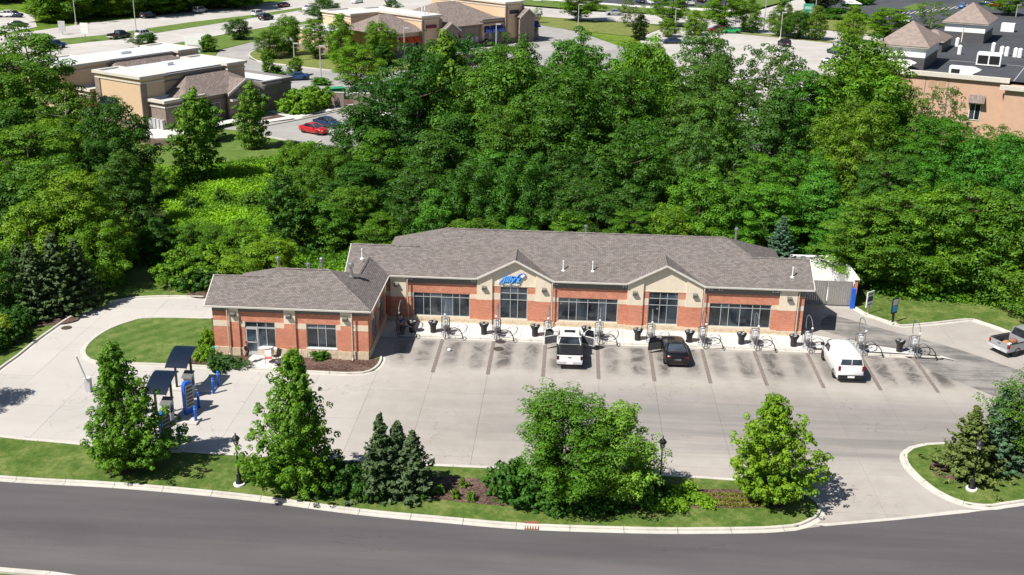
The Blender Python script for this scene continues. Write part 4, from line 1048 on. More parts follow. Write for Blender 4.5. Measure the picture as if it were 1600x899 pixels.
def body_loft(stations, nm, mat, par, thick=True):
    """stations: (y, half width, z bottom, z belt, crown). closed lofted shell"""
    rows = []
    for (y, w_, zb, zt, cr) in stations:
        zm = zb+(zt-zb)*.55
        rows.append([(0,y,zb),(w_*.90,y,zb),(w_*.985,y,zb+.10),(w_,y,zm),(w_*.97,y,zt-.06),(w_*.90,y,zt),(w_*.5,y,zt+cr*.8),(0,y,zt+cr),
                     (-w_*.5,y,zt+cr*.8),(-w_*.90,y,zt),(-w_*.97,y,zt-.06),(-w_,y,zm),(-w_*.985,y,zb+.10),(-w_*.90,y,zb)])
    n = len(rows[0]); mb = MB(); vs = [v for r in rows for v in r]; fs = []
    for j in range(len(rows)-1):
        for i in range(n): fs.append((j*n+i, j*n+(i+1)%n, (j+1)*n+(i+1)%n, (j+1)*n+i))
    fs.append(tuple(range(n-1,-1,-1))); fs.append(tuple((len(rows)-1)*n+i for i in range(n)))
    mb.add(vs, fs); o = mb.build(nm, mat, par, True)
    bm = bmesh.new(); bm.from_mesh(o.data); bmesh.ops.recalc_face_normals(bm, faces=bm.faces); bm.to_mesh(o.data); bm.free()
    return o
def cabin(y0b, y0t, y1t, y1b, wb, wt, zb, zt, par, mat, pillars=(), crown=.05):
    """rear base y0b .. front base y1b; glass shell with painted roof and pillars"""
    gl = MB()
    B_ = [(-wb,y0b,zb),(wb,y0b,zb),(wb,y1b,zb),(-wb,y1b,zb)]; T_ = [(-wt,y0t,zt),(wt,y0t,zt),(wt,y1t,zt),(-wt,y1t,zt)]
    names = ('rear_window','side_window','windshield','side_window')
    for k, nm in enumerate(names):
        a, b, c, d = [Vector(q) for q in (B_[k], B_[(k+1)%4], T_[(k+1)%4], T_[k])]
        MB().face([a, b, c, d]).build(nm, M['carglass'], par)
    r = MB(); e = .03
    n_ = 5; vs = []
    for j in range(n_+1):
        u = j/n_; y = y0t-e+(y1t-y0t+2*e)*u
        for i in range(7):
            q = i/6*2-1
            vs.append((q*(wt+e), y, zt+crown*(1-q*q)*(1-(2*u-1)**4*.7)+.012))
    fs = [(j*7+i, j*7+i+1, (j+1)*7+i+1, (j+1)*7+i) for j in range(n_) for i in range(6)]
    r.add(vs, fs); ro = r.build('roof', mat, par, True)
    p = MB()
    def strip(a, b, w_):   # pillar strip lying proud of the glass
        a, b = Vector(a), Vector(b); out = Vector(((a.x+b.x)/2, 0, 0)).normalized()*.012
        for dy in (0,):
            p.add([a+out+Vector((0,-w_,0)), a+out+Vector((0,w_,0)), b+out+Vector((0,w_,0)), b+out+Vector((0,-w_,0)),
                   a-out*2+Vector((0,-w_,0)), a-out*2+Vector((0,w_,0)), b-out*2+Vector((0,w_,0)), b-out*2+Vector((0,-w_,0))],
                  [(0,1,2,3),(3,2,1,0),(0,4,7,3),(1,2,6,5)])
    for s_ in (-1, 1):
        p.tube([(s_*wb,y1b,zb),(s_*wt,y1t,zt)], .035, 5); p.tube([(s_*wb,y0b,zb),(s_*wt,y0t,zt)], .05, 5)
        p.tube([(s_*wt,y0t,zt),(s_*wt,y1t,zt)], .03, 5)
        for q in pillars:
            u = (q-y0b)/(y1b-y0b); strip((s_*wb, q, zb), (s_*wt, y0t+(y1t-y0t)*max(.02,min(.98,u)), zt), .045)
    p.build('pillar', mat, ro)
    return ro
def wheels(par, yf, yr, x, r=.34):
    for y in (yf, yr):
        for s_ in (-1, 1):
            wt_ = link('wheel', WM[0], par, (s_*x, y, r)); wt_.scale = (1, r/.34, r/.34); link('rim', WM[1], wt_)
            MB().tube([(s_*(x-.14), y, r+.03), (s_*(x+.095), y, r+.03)], r+.055, 16).build('wheel_arch', M['black'], par)
def lights(par, yr, yf, w_, zr, zf_, rh=.14):
    for s_ in (-1, 1):
        MB().box(min(s_*(w_-.30),s_*(w_-.04)), max(s_*(w_-.30),s_*(w_-.04)), yr-.015, yr+.2, zr-rh, zr).build('taillight', M['red'], par)
        MB().box(min(s_*(w_-.38),s_*(w_-.08)), max(s_*(w_-.38),s_*(w_-.08)), yf-.25, yf+.015, zf_-.13, zf_).build('headlight', M['lampglass'], par)
    MB().box(-.26,.26,yr-.03,yr+.0,zr-rh-.20,zr-rh-.06).build('licence_plate', M['white'], par)
def mirrors(par, y, x, z, mat, big=False):
    for s_ in (-1, 1):
        MB().box(min(s_*x,s_*(x+.20+.08*big)), max(s_*x,s_*(x+.20+.08*big)), y-.05, y+.07, z, z+.13+.10*big).build('mirror', mat, par, bevel=.02)
def trims(par, mat, w_, y0, y1, z, hinges):
    for s_ in (-1, 1):
        for y in hinges: MB().box(min(s_*w_,s_*(w_+.006)), max(s_*w_,s_*(w_+.006)), y-.008, y+.008, z-.45, z).build('door_seam', M['black'], par)
def car(name, label, kind, c, loc, rz, cat='car', group=None, dt=True):
    t = thing(name, label, cat, (*loc, 0), rz, group); mt = paint(c)
    if kind == 'sedan':
        body_loft([(-2.36,.62,.42,.72,.02),(-2.30,.80,.26,.92,.02),(-1.9,.90,.20,.99,.03),(-.9,.92,.18,.98,.02),(.8,.92,.18,.94,.03),(1.5,.90,.20,.86,.06),(2.1,.84,.22,.76,.05),(2.32,.66,.28,.62,.02)], 'body', mt, t)
        cabin(-1.75,-.95,.25,1.15,.80,.60,.93,1.40,t,mt,(-.35,)); wheels(t,1.42,-1.42,.80,.33); lights(t,-2.335,2.28,.80,.88,.70); mirrors(t,.75,.90,.95,mt)
    elif kind == 'coupe':
        body_loft([(-2.36,.70,.42,.80,.02),(-2.28,.86,.26,1.00,.03),(-1.7,.94,.20,1.03,.04),(-.7,.92,.18,.95,.02),(.7,.92,.18,.92,.03),(1.4,.94,.20,.88,.08),(2.1,.86,.22,.76,.06),(2.36,.66,.28,.60,.02)], 'body', mt, t)
        cabin(-1.75,-.75,.15,1.0,.82,.58,.95,1.36,t,mt,(-.55,)); wheels(t,1.45,-1.42,.84,.34); lights(t,-2.33,2.3,.84,.93,.70,.10); mirrors(t,.6,.9,.95,mt)
    elif kind == 'suv':
        body_loft([(-2.35,.78,.45,.92,.0),(-2.28,.90,.32,1.08,.0),(-1.6,.94,.26,1.10,.0),(0,.95,.24,1.08,.0),(.9,.94,.24,1.06,.02),(1.6,.92,.26,1.0,.05),(2.2,.86,.28,.90,.04),(2.36,.72,.36,.74,.02)], 'body', mt, t)
        cabin(-2.22,-1.95,.35,1.10,.86,.70,1.06,1.66,t,mt,(-1.25,-.25)); wheels(t,1.45,-1.42,.83,.37); lights(t,-2.34,2.30,.86,1.06,.86,.22); mirrors(t,.75,.93,1.05,mt)
    elif kind == 'pickup':
        body_loft([(-.72,.96,.36,1.12,.0),(.9,.98,.34,1.10,.01),(1.7,.96,.36,1.08,.05),(2.6,.92,.38,1.02,.05),(2.85,.82,.44,.88,.02)], 'body', mt, t)
        bd = MB().box(-.97,-.88,-2.85,-.73,.50,1.18).box(.88,.97,-2.85,-.73,.50,1.18).box(-.88,.88,-.80,-.73,.50,1.18).box(-.88,.88,-2.78,-.80,.50,.60)
        bo = bd.build('bed', mt, t, bevel=.02); MB().box(-.88,.88,-2.86,-2.79,.52,1.16).build('tailgate', mt, bo, bevel=.015)
        MB().box(-.875,.875,-2.785,-.81,.602,.615).box(-.875,-.86,-2.785,-.81,.615,1.12).box(.86,.875,-2.785,-.81,.615,1.12).build('bed_liner', M['dkgrey'], bo)
        for s_ in (-1,1): MB().box(min(s_*.88,s_*.985),max(s_*.88,s_*.985),-2.80,-.75,1.18,1.205).build('bed_rail', M['black'], bo)
        MB().box(-.95,.95,-3.02,-2.87,.48,.70).build('rear_bumper', M['ltgrey'], t, bevel=.03); MB().box(-.90,.90,2.80,2.98,.42,.68).build('front_bumper', M['ltgrey'], t, bevel=.03)
        cabin(-.74,-.60,.95,1.65,.88,.70,1.10,1.76,t,mt,(.28,)); wheels(t,1.85,-1.85,.86,.40); mirrors(t,1.15,.95,1.10,mt,True)
        for s_ in (-1, 1):
            MB().box(min(s_*.80,s_*.975),max(s_*.80,s_*.975),-2.875,-2.76,.82,1.12).build('taillight', M['red'], t)
            MB().box(min(s_*.55,s_*.88),max(s_*.55,s_*.88),2.6,2.87,.78,.96).build('headlight', M['lampglass'], t)
        MB().box(-.26,.26,-3.04,-3.02,.52,.66).build('licence_plate', M['white'], t)
        MB().box(-.12,.12,-2.875,-2.86,.96,1.02).build('tailgate_handle', M['black'], bo)
    return t

# ---- the four close vehicles
def open_door(t, sx, hinge_y, L_, ang, mt, z0=.35, zb=1.08, zt=1.68, x=.93, glass=True):
    """door swung open about its front hinge"""
    a = ang*sx; ca, sa = math.cos(a), math.sin(a)
    def R(px_, py_, z): return (sx*x+px_*ca-py_*sa, hinge_y+px_*sa+py_*ca, z)
    def slab(y0, y1, z0_, z1_, th=.05): return [R(-th,y0,z0_),R(th,y0,z0_),R(th,y1,z0_),R(-th,y1,z0_)],[R(-th,y0,z1_),R(th,y0,z1_),R(th,y1,z1_),R(-th,y1,z1_)]
    d = MB().hexa(*slab(-L_, 0, z0, zb, .06)).build('door', mt, t)
    MB().hexa(*[[R(px_-sx*.08,py_,z) for px_,py_,z in q] for q in (((-.01,-L_+.06,z0+.08),(.01,-L_+.06,z0+.08),(.01,-.06,z0+.08),(-.01,-.06,z0+.08)),((-.01,-L_+.06,zb-.04),(.01,-L_+.06,zb-.04),(.01,-.06,zb-.04),(-.01,-.06,zb-.04)))]).build('door_lining', M['dkgrey'], d)
    fr = MB().tube([R(0,-L_+.02,zb),R(0,-L_+.12,zt),R(0,-.55,zt),R(0,-.02,zb)],.028,5).build('window_frame', mt, d)
    MB().face([R(0,-L_+.04,zb),R(0,-L_+.14,zt-.02),R(0,-.56,zt-.02),R(0,-.05,zb)]).build('window_pane', M['carglass'], d)
WHITE = (.80,.80,.79)
X, Y = g(888.5, 579.5)
pk = car('pickup_truck', 'white pickup truck parked in a bay with both front doors open', 'pickup', WHITE, (X+.0, Y+3.05), math.radians(1), 'pickup truck')
open_door(pk, -1, 1.35, 1.15, math.radians(62), paint(WHITE), .40, 1.10, 1.70, .97); open_door(pk, 1, 1.35, 1.15, math.radians(62), paint(WHITE), .40, 1.10, 1.70, .97)
MB().box(-.84,.84,-2.72,-.82,1.175,1.195).build('tonneau_cover', M['black'], pk)
for ch_ in pk.children:
    if ch_.name.startswith('taillight'): ch_.data.materials[0] = plain('smoked_lamp', (.05,.006,.008), .25)
MB().box(-.86,.86,-.70,-.58,1.765,1.83).build('roof_light', M['white'], pk); MB().box(-.42,.42,.05,.55,1.815,1.835).build('sunroof', M['carglass'], pk)
X, Y = g(1057, 577)
bc = car('sports_coupe', 'black rounded coupe parked in a bay with its driver door open', 'coupe', (.006,.006,.008), (X, Y+2.5), math.radians(1.5))
open_door(bc, -1, .75, 1.15, math.radians(68), paint((.012,.012,.014)), .28, .92, 1.30, .91)
X, Y = g(1328, 600)
vn = thing('passenger_van', 'tall rounded white passenger van parked at an angle in a bay on the right', 'van', (X-.1, Y+2.75, 0), math.radians(2)); mt = paint(WHITE)
def van_sec(y, w_, zb, zt, wt):
    """rounded one-box section: sill, belt, tumblehome, domed roof"""
    zm = zb+(min(zt,1.25)-zb)
    half = [(w_*.92,zb),(w_,zb+.12),(w_,zm*.75+zb*.25),(w_*.985,zm),(w_*.5+wt*.5+.02,zm+(zt-zm)*.45),(wt+.03,zm+(zt-zm)*.80),(wt*.86,zm+(zt-zm)*.94),(wt*.5,zt-.012),(0,zt)]
    return [(x,y,z) for x, z in half]+[(-x,y,z) for x, z in half[-2::-1]]
def van_loft(secs, nm, mat, par):
    n = len(secs[0]); fs = []
    for a in range(len(secs)-1):
        for b in range(n): fs.append((a*n+b, a*n+(b+1)%n, (a+1)*n+(b+1)%n, (a+1)*n+b))
    fs += [tuple(range(n)), tuple((len(secs)-1)*n+k for k in range(n-1,-1,-1))]
    o = MB().add([v for s_ in secs for v in s_], fs).build(nm, mat, par, True)
    bm = bmesh.new(); bm.from_mesh(o.data); bmesh.ops.recalc_face_normals(bm, faces=bm.faces); bm.to_mesh(o.data); bm.free(); return o
van_loft([van_sec(-2.66,.86,.42,1.22,.78),van_sec(-2.60,.95,.34,1.35,.86),van_sec(-2.52,.985,.30,1.90,.74),van_sec(-2.36,1.0,.28,2.08,.74),van_sec(-1.9,1.0,.27,2.15,.78),van_sec(-.8,1.0,.26,2.17,.80),van_sec(.4,1.0,.26,2.15,.78),van_sec(.95,1.0,.26,2.06,.74),
          van_sec(1.35,.99,.27,1.72,.80),van_sec(1.85,.97,.28,1.28,.84),van_sec(2.3,.90,.31,1.02,.78),van_sec(2.58,.76,.38,.84,.6)], 'body', mt, vn)
MB().add([(-.80,-2.605,1.44),(.80,-2.605,1.44),(.70,-2.535,1.86),(-.70,-2.535,1.86),(-.84,-2.56,1.46),(.84,-2.56,1.46),(.72,-2.48,1.87),(-.72,-2.48,1.87)],[(0,1,2,3),(3,2,6,7),(1,5,6,2),(4,0,3,7),(4,5,1,0)]).build('rear_window', M['carglass'], vn)
MB().box(-.02,.02,-2.625,-2.55,1.42,1.90).build('wiper_bar', mt, vn)
MB().hexa([(-.84,1.02,1.30),(.84,1.02,1.30),(.82,1.86,1.24),(-.82,1.86,1.24)],[(-.72,.90,2.06),(.72,.90,2.06),(.80,1.40,1.74),(-.80,1.40,1.74)]).build('windshield', M['carglass'], vn)
for s_ in (-1, 1): MB().face([(s_*1.0,.15,1.30),(s_*1.0,1.35,1.28),(s_*.90,.95,1.80),(s_*.90,.20,1.80)]).build('side_window', M['carglass'], vn)
for s_ in (-1,1): MB().box(min(s_*.78,s_*.95),max(s_*.78,s_*.95),-2.68,-2.55,1.0,1.35).build('taillight', M['red'], vn)
wheels(vn,1.6,-1.65,.90,.36); mirrors(vn,1.5,.98,1.25,M['black'],True)
MB().box(-.93,.93,-2.80,-2.62,.42,.66).build('rear_bumper', M['black'], vn, bevel=.03); MB().box(-.25,.25,-2.83,-2.80,.50,.64).build('licence_plate', M['white'], vn)
(x0, y0), (x1, y1) = g(1562, 560), g(1600, 548)
sp = car('pickup_truck', 'silver pickup truck with a loaded open bed at the right edge', 'pickup', (.29,.30,.315), (36.7, 81.9), math.radians(-62), 'pickup truck')
ld = thing('bed_cargo', 'orange and white bundles lying in the silver pickup bed', 'cargo', (36.7-1.6*.88, 81.9-1.6*.47, .62), math.radians(-62))
MB().lathe([(.05,.0),(.30,.05),(.32,.22),(.14,.36)], (-.15,-.3), 9).build('orange_bundle', plain('orange_cloth', (.40,.20,.10), .8), ld, True)
MB().lathe([(.05,.0),(.22,.05),(.24,.28),(.08,.42)], (.42,-.55), 8).build('white_bundle', M['white'], ld, True)
MB().lathe([(.05,.0),(.35,.05),(.30,.3),(.1,.4)], (-.2,.5), 8).build('brown_bundle', plain('brown_cloth', (.25,.12,.07), .8), ld, True)

# ---- far vehicles: protos copied
protos = {}
PC = {'black':(.012,.012,.014),'white':(.80,.80,.79),'silver':(.33,.35,.37),'grey':(.12,.12,.13),'blue':(.02,.07,.20),'navy':(.012,.03,.075),'red':(.42,.012,.018),'maroon':(.12,.01,.015),'green':(.02,.35,.09),'sky':(.05,.18,.45)}
HW = math.radians(-61.0)     # nose direction on the highway (towards upper right)
def far_car(px_, py_, kind, cname, rz, label, grp):
    X, Y = g(px_, py_); key = (kind, cname)
    cat = {'pickup':'pickup truck'}.get(kind, 'car'); nm = {'sedan':'sedan_car','suv':'suv_car','pickup':'pickup_truck','coupe':'coupe_car'}[kind]
    if key in protos: o = copy_tree(protos[key], None, label, grp, (X, Y, 0), rz); o['category'] = cat
    else: o = protos[key] = car(nm, label, kind, PC[cname], (X, Y), rz, cat, grp)
    o.location.z = .02
    return o
Gh, Gp, Gb = 'vehicles on the highway', 'cars parked beside the tan buildings', 'cars in the lot behind the woods'
def hdir(x0, y0, x1, y1):
    a, b = g(x0, y0), g(x1, y1); return math.atan2(-(b[0]-a[0]), b[1]-a[1])
H1 = hdir(172, 66, 404, 31); H2 = hdir(228, 31, 350, 12)
for a in ((84,76,'pickup','blue',H1,'blue and silver truck entering the highway at far left',Gh),(187,60,'pickup','black',H1,'black pickup truck on the near carriageway at upper left',Gh),
          (226,57.5,'suv','white',H1,'white sport utility car just ahead of the black pickup',Gh),(231,28,'suv','black',H2,'dark sport utility car on the far carriageway beside the tall light pole',Gh),
          (313,20,'suv','silver',H2,'silver minivan on the far carriageway below the roadside sign',Gh),(350,12,'suv','navy',H2,'dark blue car on the far carriageway ahead of the silver minivan',Gh),
          (404,25,'suv','white',H1,'white car side by side with a black one on the near carriageway',Gh),(416,31,'suv','black',H1,'black car side by side with a white one on the near carriageway',Gh),
          (444,11,'sedan','maroon',H2,'dark red sedan on the highway at top',Gh),(483,16,'sedan','white',H1,'white sedan on the near carriageway left of the round shrub',Gh),
          (503,4,'suv','black',H2,'black car at the very top of the highway',Gh),(522,18,'suv','silver',H1,'silver car partly hidden by the round shrub beside the highway',Gh),
          (610,3,'suv','grey',H1,'grey minivan at the top edge behind the plaza building',Gh),(558,5,'sedan','white',H1,'white car at the top edge between black and grey ones',Gh),
          (29,42,'sedan','black',math.radians(-80),'black sedan leaving the side lot at far left',Gp),(12,27,'pickup','white',math.radians(-80),'white pickup parked at the upper left corner',Gp),(22,27,'suv','navy',math.radians(-95),'dark blue car parked next to the white pickup at upper left',Gp),
          (463,125,'coupe','blue',math.radians(115),'blue metallic car crossing the strip building car park',Gp),(437,162,'sedan','navy',math.radians(118),'dark blue sedan parked in the shade beside the yellow green shrub',Gp),
          (414,156,'suv','black',math.radians(118),'black car parked against the shaded side of the strip building',Gp),(491,208,'sedan','red',math.radians(-121),'bright red sedan parked near the edge of the meadow',Gp),
          (512,198,'sedan','navy',math.radians(-121),'dark blue car parked beside the bright red one',Gp),(597,183,'sedan','white',math.radians(-110),'white car half hidden behind the dark bushy tree',Gp),
          (766,72,'sedan','black',math.radians(-50),'black car in the plaza service yard',Gp),(785,66,'suv','white',math.radians(-50),'white car in the plaza service yard behind the black one',Gp),
          (959,24,'suv','silver',math.radians(96),'silver sport utility car on the upper road between two light poles',Gh),
          (1119,51,'suv','maroon',math.radians(95),'dark red car parked beside the bright green one',Gb),(1142,52,'coupe','green',math.radians(95),'bright green small car beside the dark red one',Gb),
          (1049,68,'sedan','navy',math.radians(100),'dark blue car below the small yellow green tree in the lot',Gb),(1074,68,'sedan','white',math.radians(100),'white car parked right of the dark blue one in the lot',Gb),
          (1225,72,'suv','black',math.radians(10),'black car glimpsed above the treetops beside two pole tops',Gb),(1219,88,'suv','white',math.radians(10),'white car just below the black one above the treetops',Gb),
          (1304,84,'sedan','navy',math.radians(20),'dark blue car in the bright lot left of the store',Gb),(1296,100,'sedan','white',math.radians(20),'white car left of the bright green treetop, just below a dark blue one',Gb),(1313,74,'sedan','silver',math.radians(20),'pale silver car above the dark blue one left of the store',Gb),
          (1240,110,'sedan','white',math.radians(12),'white car showing through the leaves, upper one',Gb),(1168,150,'suv','white',math.radians(95),'white vehicle seen through the gap in the woods, upper one',Gb),(1186,178,'sedan','silver',math.radians(95),'silver car seen through the gap in the woods, lower one',Gb),
          (1418,35,'suv','white',math.radians(-25),'white car driving in the dark car park left of the turrets',Gb),(1503,13,'suv','sky',math.radians(-25),'pale blue car behind the farther turret roof',Gb),(1541,8,'suv','navy',math.radians(60),'dark blue car right of the farther turret roof',Gb),
          (1557,10,'sedan','red',math.radians(60),'red car near the top right corner',Gb),(1000,5,'suv','navy',math.radians(15),'dark blue car parked at the top beside the black one',Gb),(1017,6,'sedan','white',math.radians(15),'white car at the top between dark parked ones',Gb),(1096,4,'suv','black',math.radians(15),'black car parked at the top centre right',Gb),(1076,8,'pickup','white',math.radians(15),'white truck parked at the top right of centre',Gb),(1594,60,'sedan','grey',0,'x',Gb)):
    if a[5] != 'x': far_car(*a)
for o in list(col.objects):
    if o.get('category') and o.name.startswith('pickup_truck') and 'blue' in o.get('label',''): pass

# ================================================================== VACUUM STATIONS
def vac():
    t = thing('vacuum_station', 'v', 'vacuum')
    MB().box(-.40,.40,-.35,.95,.0,.06).build('base_plate', M['ltgrey'], t)
    fr = MB()
    for s_ in (-.30, .30): fr.tube([(s_,-.02,.05),(s_,-.02,1.48)], .025, 6)
    fr.tube([(-.30,-.02,1.48),(.30,-.02,1.48)], .035, 6); fr.tube([(-.30,-.02,.75),(.30,-.02,.75)], .02, 6)
    for s_ in (-.30, .30): fr.tube([(s_,.5,.05),(s_,.5,1.25),(s_,-.02,1.48)], .02, 6)
    fr.build('frame', M['dkgrey'], t)
    cn = MB().lathe([(.16,.30),(.21,.38),(.21,1.12),(.17,1.28),(.06,1.36)], (0,.22), 14).build('canister', M['ltgrey'], t, True)
    MB().box(-.15,.15,-.03,.0,.70,1.22).build('instruction_panel', M['white'], cn); MB().box(-.09,.09,-.045,-.03,.78,.90).box(-.09,.09,-.045,-.03,1.0,1.15).build('panel_label', M['ltgrey'], cn)
    MB().lathe([(.22,.50),(.225,.55)], (0,.22), 14, cap=False).build('clamp_ring', M['black'], cn)
    MB().tube([(.05,-.85,.05),(.05,-.85,2.0)], .028, 8).build('pole', plain('dull_steel',(.20,.20,.20),.5,.4,.3), t)
    arch = [(.05, -.85+1.25*(1-math.cos(a))/2*1.6, 2.0+.62*math.sin(a)) for a in [math.pi*k/14 for k in range(15)]]
    arch += [(.05, arch[-1][1]+.02, 1.55), (.03, .9, 1.3)]
    MB().tube(arch, .034, 8).build('boom_arch', plain('dull_steel',(.20,.20,.20),.5,.4,.3), t, True)
    MB().lathe([(.03,1.93),(.085,1.98),(.085,2.05),(.03,2.1)], (.05,-.85), 8).build('swivel', M['white'], t)
    h = MB()
    arc = [(.10,-.25,.45),(.25,-.5,.62),(.5,-.65,.78),(.85,-.75,.86),(1.15,-.85,.78),(1.38,-.95,.5),(1.48,-1.02,.16)]
    h.tube(arc, .038, 8); h.build('hose', M['black'], t, True)
    MB().tube([(1.48,-1.02,.20),(1.50,-1.05,.02)], [.055,.07], 8).build('nozzle', M['black'], t)
    lp = [(.10,-.2,.9),(-.05,-.45,.5),(-.12,-.75,.12),(.02,-1.05,.05),(.35,-1.15,.05),(.8,-1.1,.045),(1.2,-1.05,.045),(1.42,-1.0,.06)]
    MB().tube(lp, .03, 6).build('air_line', M['dkgrey'], t, True)
    lp2 = [(.25,-.1,.8),(.32,-.45,.45),(.30,-.8,.10),(.12,-.95,.10),(.05,-.7,.4),(.10,-.25,.6)]
    MB().tube(lp2, .025, 6).build('coiled_line', M['dkgrey'], t, True)
    gg = MB().box(-.12,.45,-.30,.0,.38,.56).build('manifold', M['dkgrey'], t)
    return t
def bin_():
    t = thing('trash_bin', 'b', 'trash bin')
    MB().lathe([(.22,0),(.235,.05),(.25,.55),(.27,.60),(.36,.78),(.38,.84)], n=18).build('body', plain('bin_black',(.035,.033,.035),.55), t, True)
    rim = MB().lathe([(.38,.84),(.40,.86),(.40,.92),(.33,.95),(.30,.90)], n=18, cap=False).build('rim', M['black'], t, True)
    MB().lathe([(.30,.88),(.30,.885)], n=16).build('opening', M['interior'], t)
    ba = MB()
    for a in (20, 140, 260): ba.box(math.cos(math.radians(a))*.2-.09, math.cos(math.radians(a))*.2+.09, math.sin(math.radians(a))*.2-.07, math.sin(math.radians(a))*.2+.07, .89, .94)
    ba.build('bag_edge', M['ltgrey'], t)
    return t
VX = [-9.74+4.118*i for i in range(-1, 10)]
VL = ['in the left wing shadow','by the first long window','left below the signed gable','left of white pickup','right of white pickup','left of black coupe','right of black coupe','by the rightmost long window','left of white van','right of white van','last by the back driveway']
v0 = None; b0 = None
for i, X in enumerate(VX):
    Y = 80.2 if i < 8 else 80.15-.12*(i-8)
    if i == 0: Xs = -13.3
    else: Xs = X+.12
    lb = 'grey vacuum station with hoop arm, '+VL[i]
    if v0 is None: v0 = vac(); v0['label'] = lb; v0['group'] = 'vacuum stations along the bays'; v0.location = (Xs, Y, .11)
    else: copy_tree(v0, None, lb, None, (Xs, Y, .11), random.uniform(-.06,.06))
    if i == 9: continue
    lb = 'black flared trash bin beside vacuum station '+VL[i]
    bx_ = Xs-1.02 if i else Xs+.95
    if b0 is None: b0 = bin_(); b0['label'] = lb; b0['group'] = 'trash bins along the bays'; b0.location = (bx_, Y+.15, .11)
    else: copy_tree(b0, None, lb, None, (bx_, Y+.25, .11), random.uniform(0,1))

# ================================================================== STREET LAMPS, POLES, SIGNS
def lamp():
    t = thing('street_lamp', 'l', 'lamp post')
    MB().lathe([(.34,0),(.34,.10),(.30,.12)], n=16).build('concrete_footing', M['white'], t)
    MB().lathe([(.22,.12),(.22,.20),(.15,.26),(.14,.62),(.10,.75),(.085,.82)], n=10).build('base', M['black'], t, True)
    MB().lathe([(.055,.80),(.045,2.55),(.07,2.60),(.05,2.66)], n=10).build('post', M['black'], t, True)
    hd = MB().lathe([(.05,2.66),(.13,2.74),(.15,2.80)], n=6).build('lantern', M['black'], t)
    MB().lathe([(.125,2.80),(.185,3.10)], n=6).build('lantern_glass', M['lampglass'], hd)
    fr = MB()
    for k in range(6): a = 2*math.pi*k/6; fr.tube([(.13*math.cos(a),.13*math.sin(a),2.80),(.195*math.cos(a),.195*math.sin(a),3.10)], .012, 4)
    fr.build('lantern_cage', M['black'], hd)
    MB().lathe([(.25,3.09),(.24,3.13),(.15,3.26),(.05,3.33),(.03,3.42),(.045,3.45),(.0,3.52)], n=12).build('lantern_roof', M['black'], hd, True)
    return t
l0 = lamp(); l0['label'] = 'black lantern street lamp between the two young maples on the left'; l0['group'] = 'black lantern street lamps'
l0.location = (*g(374, 757.5, .1), .1)
copy_tree(l0, None, 'black lantern street lamp right of the big honey locust', None, (*g(1030.5, 762, .1), .1)); copy_tree(l0, None, 'black lantern street lamp beside the spruces on the right island', None, (*g(1517.8, 765, .1), .1))

def sign(name, lb, px_, py_, build):
    X, Y = g(px_, py_); t = thing(name, lb, 'sign', (X, Y, .1)); build(t); return t
def s1(t):
    MB().box(-.06,.06,-.05,.05,0,.9).build('post', M['spout'], t); MB().box(-.46,.46,-.04,.04,.65,2.05).build('board', M['white'], t)
    MB().slabxz([(-.32,1.15),(.32,1.15),(.37,1.45),(.24,1.62),(-.24,1.62),(-.37,1.45)], -.055,-.04).build('picture', M['dkgrey'], t); MB().box(-.36,.36,-.052,-.04,1.75,1.88).box(-.30,.30,-.052,-.04,.84,.93).build('text_line', M['grey_trim'], t)
sign('yard_sign', 'white board sign with dark picture at the woodland edge near the yard gates', 1356, 492, s1).rotation_euler.z = math.radians(40)
def s2(t):
    MB().box(-.08,.08,-.06,.06,0,1.1).build('post', M['black'], t); MB().box(-.34,.34,-.05,.05,.85,2.2).build('board', M['black'], t)
    MB().box(-.27,.27,-.065,-.05,1.0,1.55).build('blue_panel', plain('cyan_panel',(.02,.25,.50),.4), t); MB().box(-.27,.27,-.065,-.05,1.6,2.1).build('pale_panel', M['ltgrey'], t); MB().box(-.32,.32,-.28,.28,-.1,.06).build('footing', M['kerb'], t)
o = sign('lane_sign', 'narrow black sign with blue panel beside the back driveway', 1394, 506, s2); o.rotation_euler.z = math.radians(35)
def s3(t):
    MB().box(-.03,.03,-.03,.03,0,1.0).build('stake', M['ltgrey'], t)
    MB().slabxz([(-.34,.62),(.34,.62),(.40,.85),(.32,1.02),(.1,1.0),(-.1,1.04),(-.3,1.0),(-.40,.86)], -.03,.03).build('board', logo_light, t)
    MB().box(-.24,.24,-.045,-.03,.70,.84).build('lettering_band', logo_blue, t); MB().slabxz([(-.34,.98),(-.14,.98),(-.12,1.14),(-.24,1.2),(-.36,1.12)], -.03,.03).slabxz([(.18,.96),(.34,.96),(.36,1.10),(.22,1.12)], -.03,.03).build('foam_cap', M['white'], t)
sign('lawn_sign', 'small blue and white lawn sign under the yellow green maple by the entrance', 1254, 783, s3)
def pole(px_, py_, top_py, lb, arm=True, r=.10, mat='ltgrey', hd=None):
    X, Y = g(px_, py_); 
    d = fw*F_PX+rt*(0)-up*0
    lo, hi = .5, 40
    for _ in range(40):
        mid = (lo+hi)/2
        if pr(X, Y, mid)[1] > top_py: lo = mid
        else: hi = mid
    h = lo; t = thing('light_pole', lb, 'light pole', (X, Y, 0), group='tall light poles')
    MB().lathe([(.3,0),(.3,.6)], n=10).build('footing', M['kerb'], t)
    MB().tube([(0,0,.6),(0,0,h)], [r*1.2, r*.8], 8).build('pole', M[mat], t)
    if arm: MB().box(-.1,1.0,-.2,.2,h-.1,h+.12).build('lamp_head', M[mat], t)
    return t
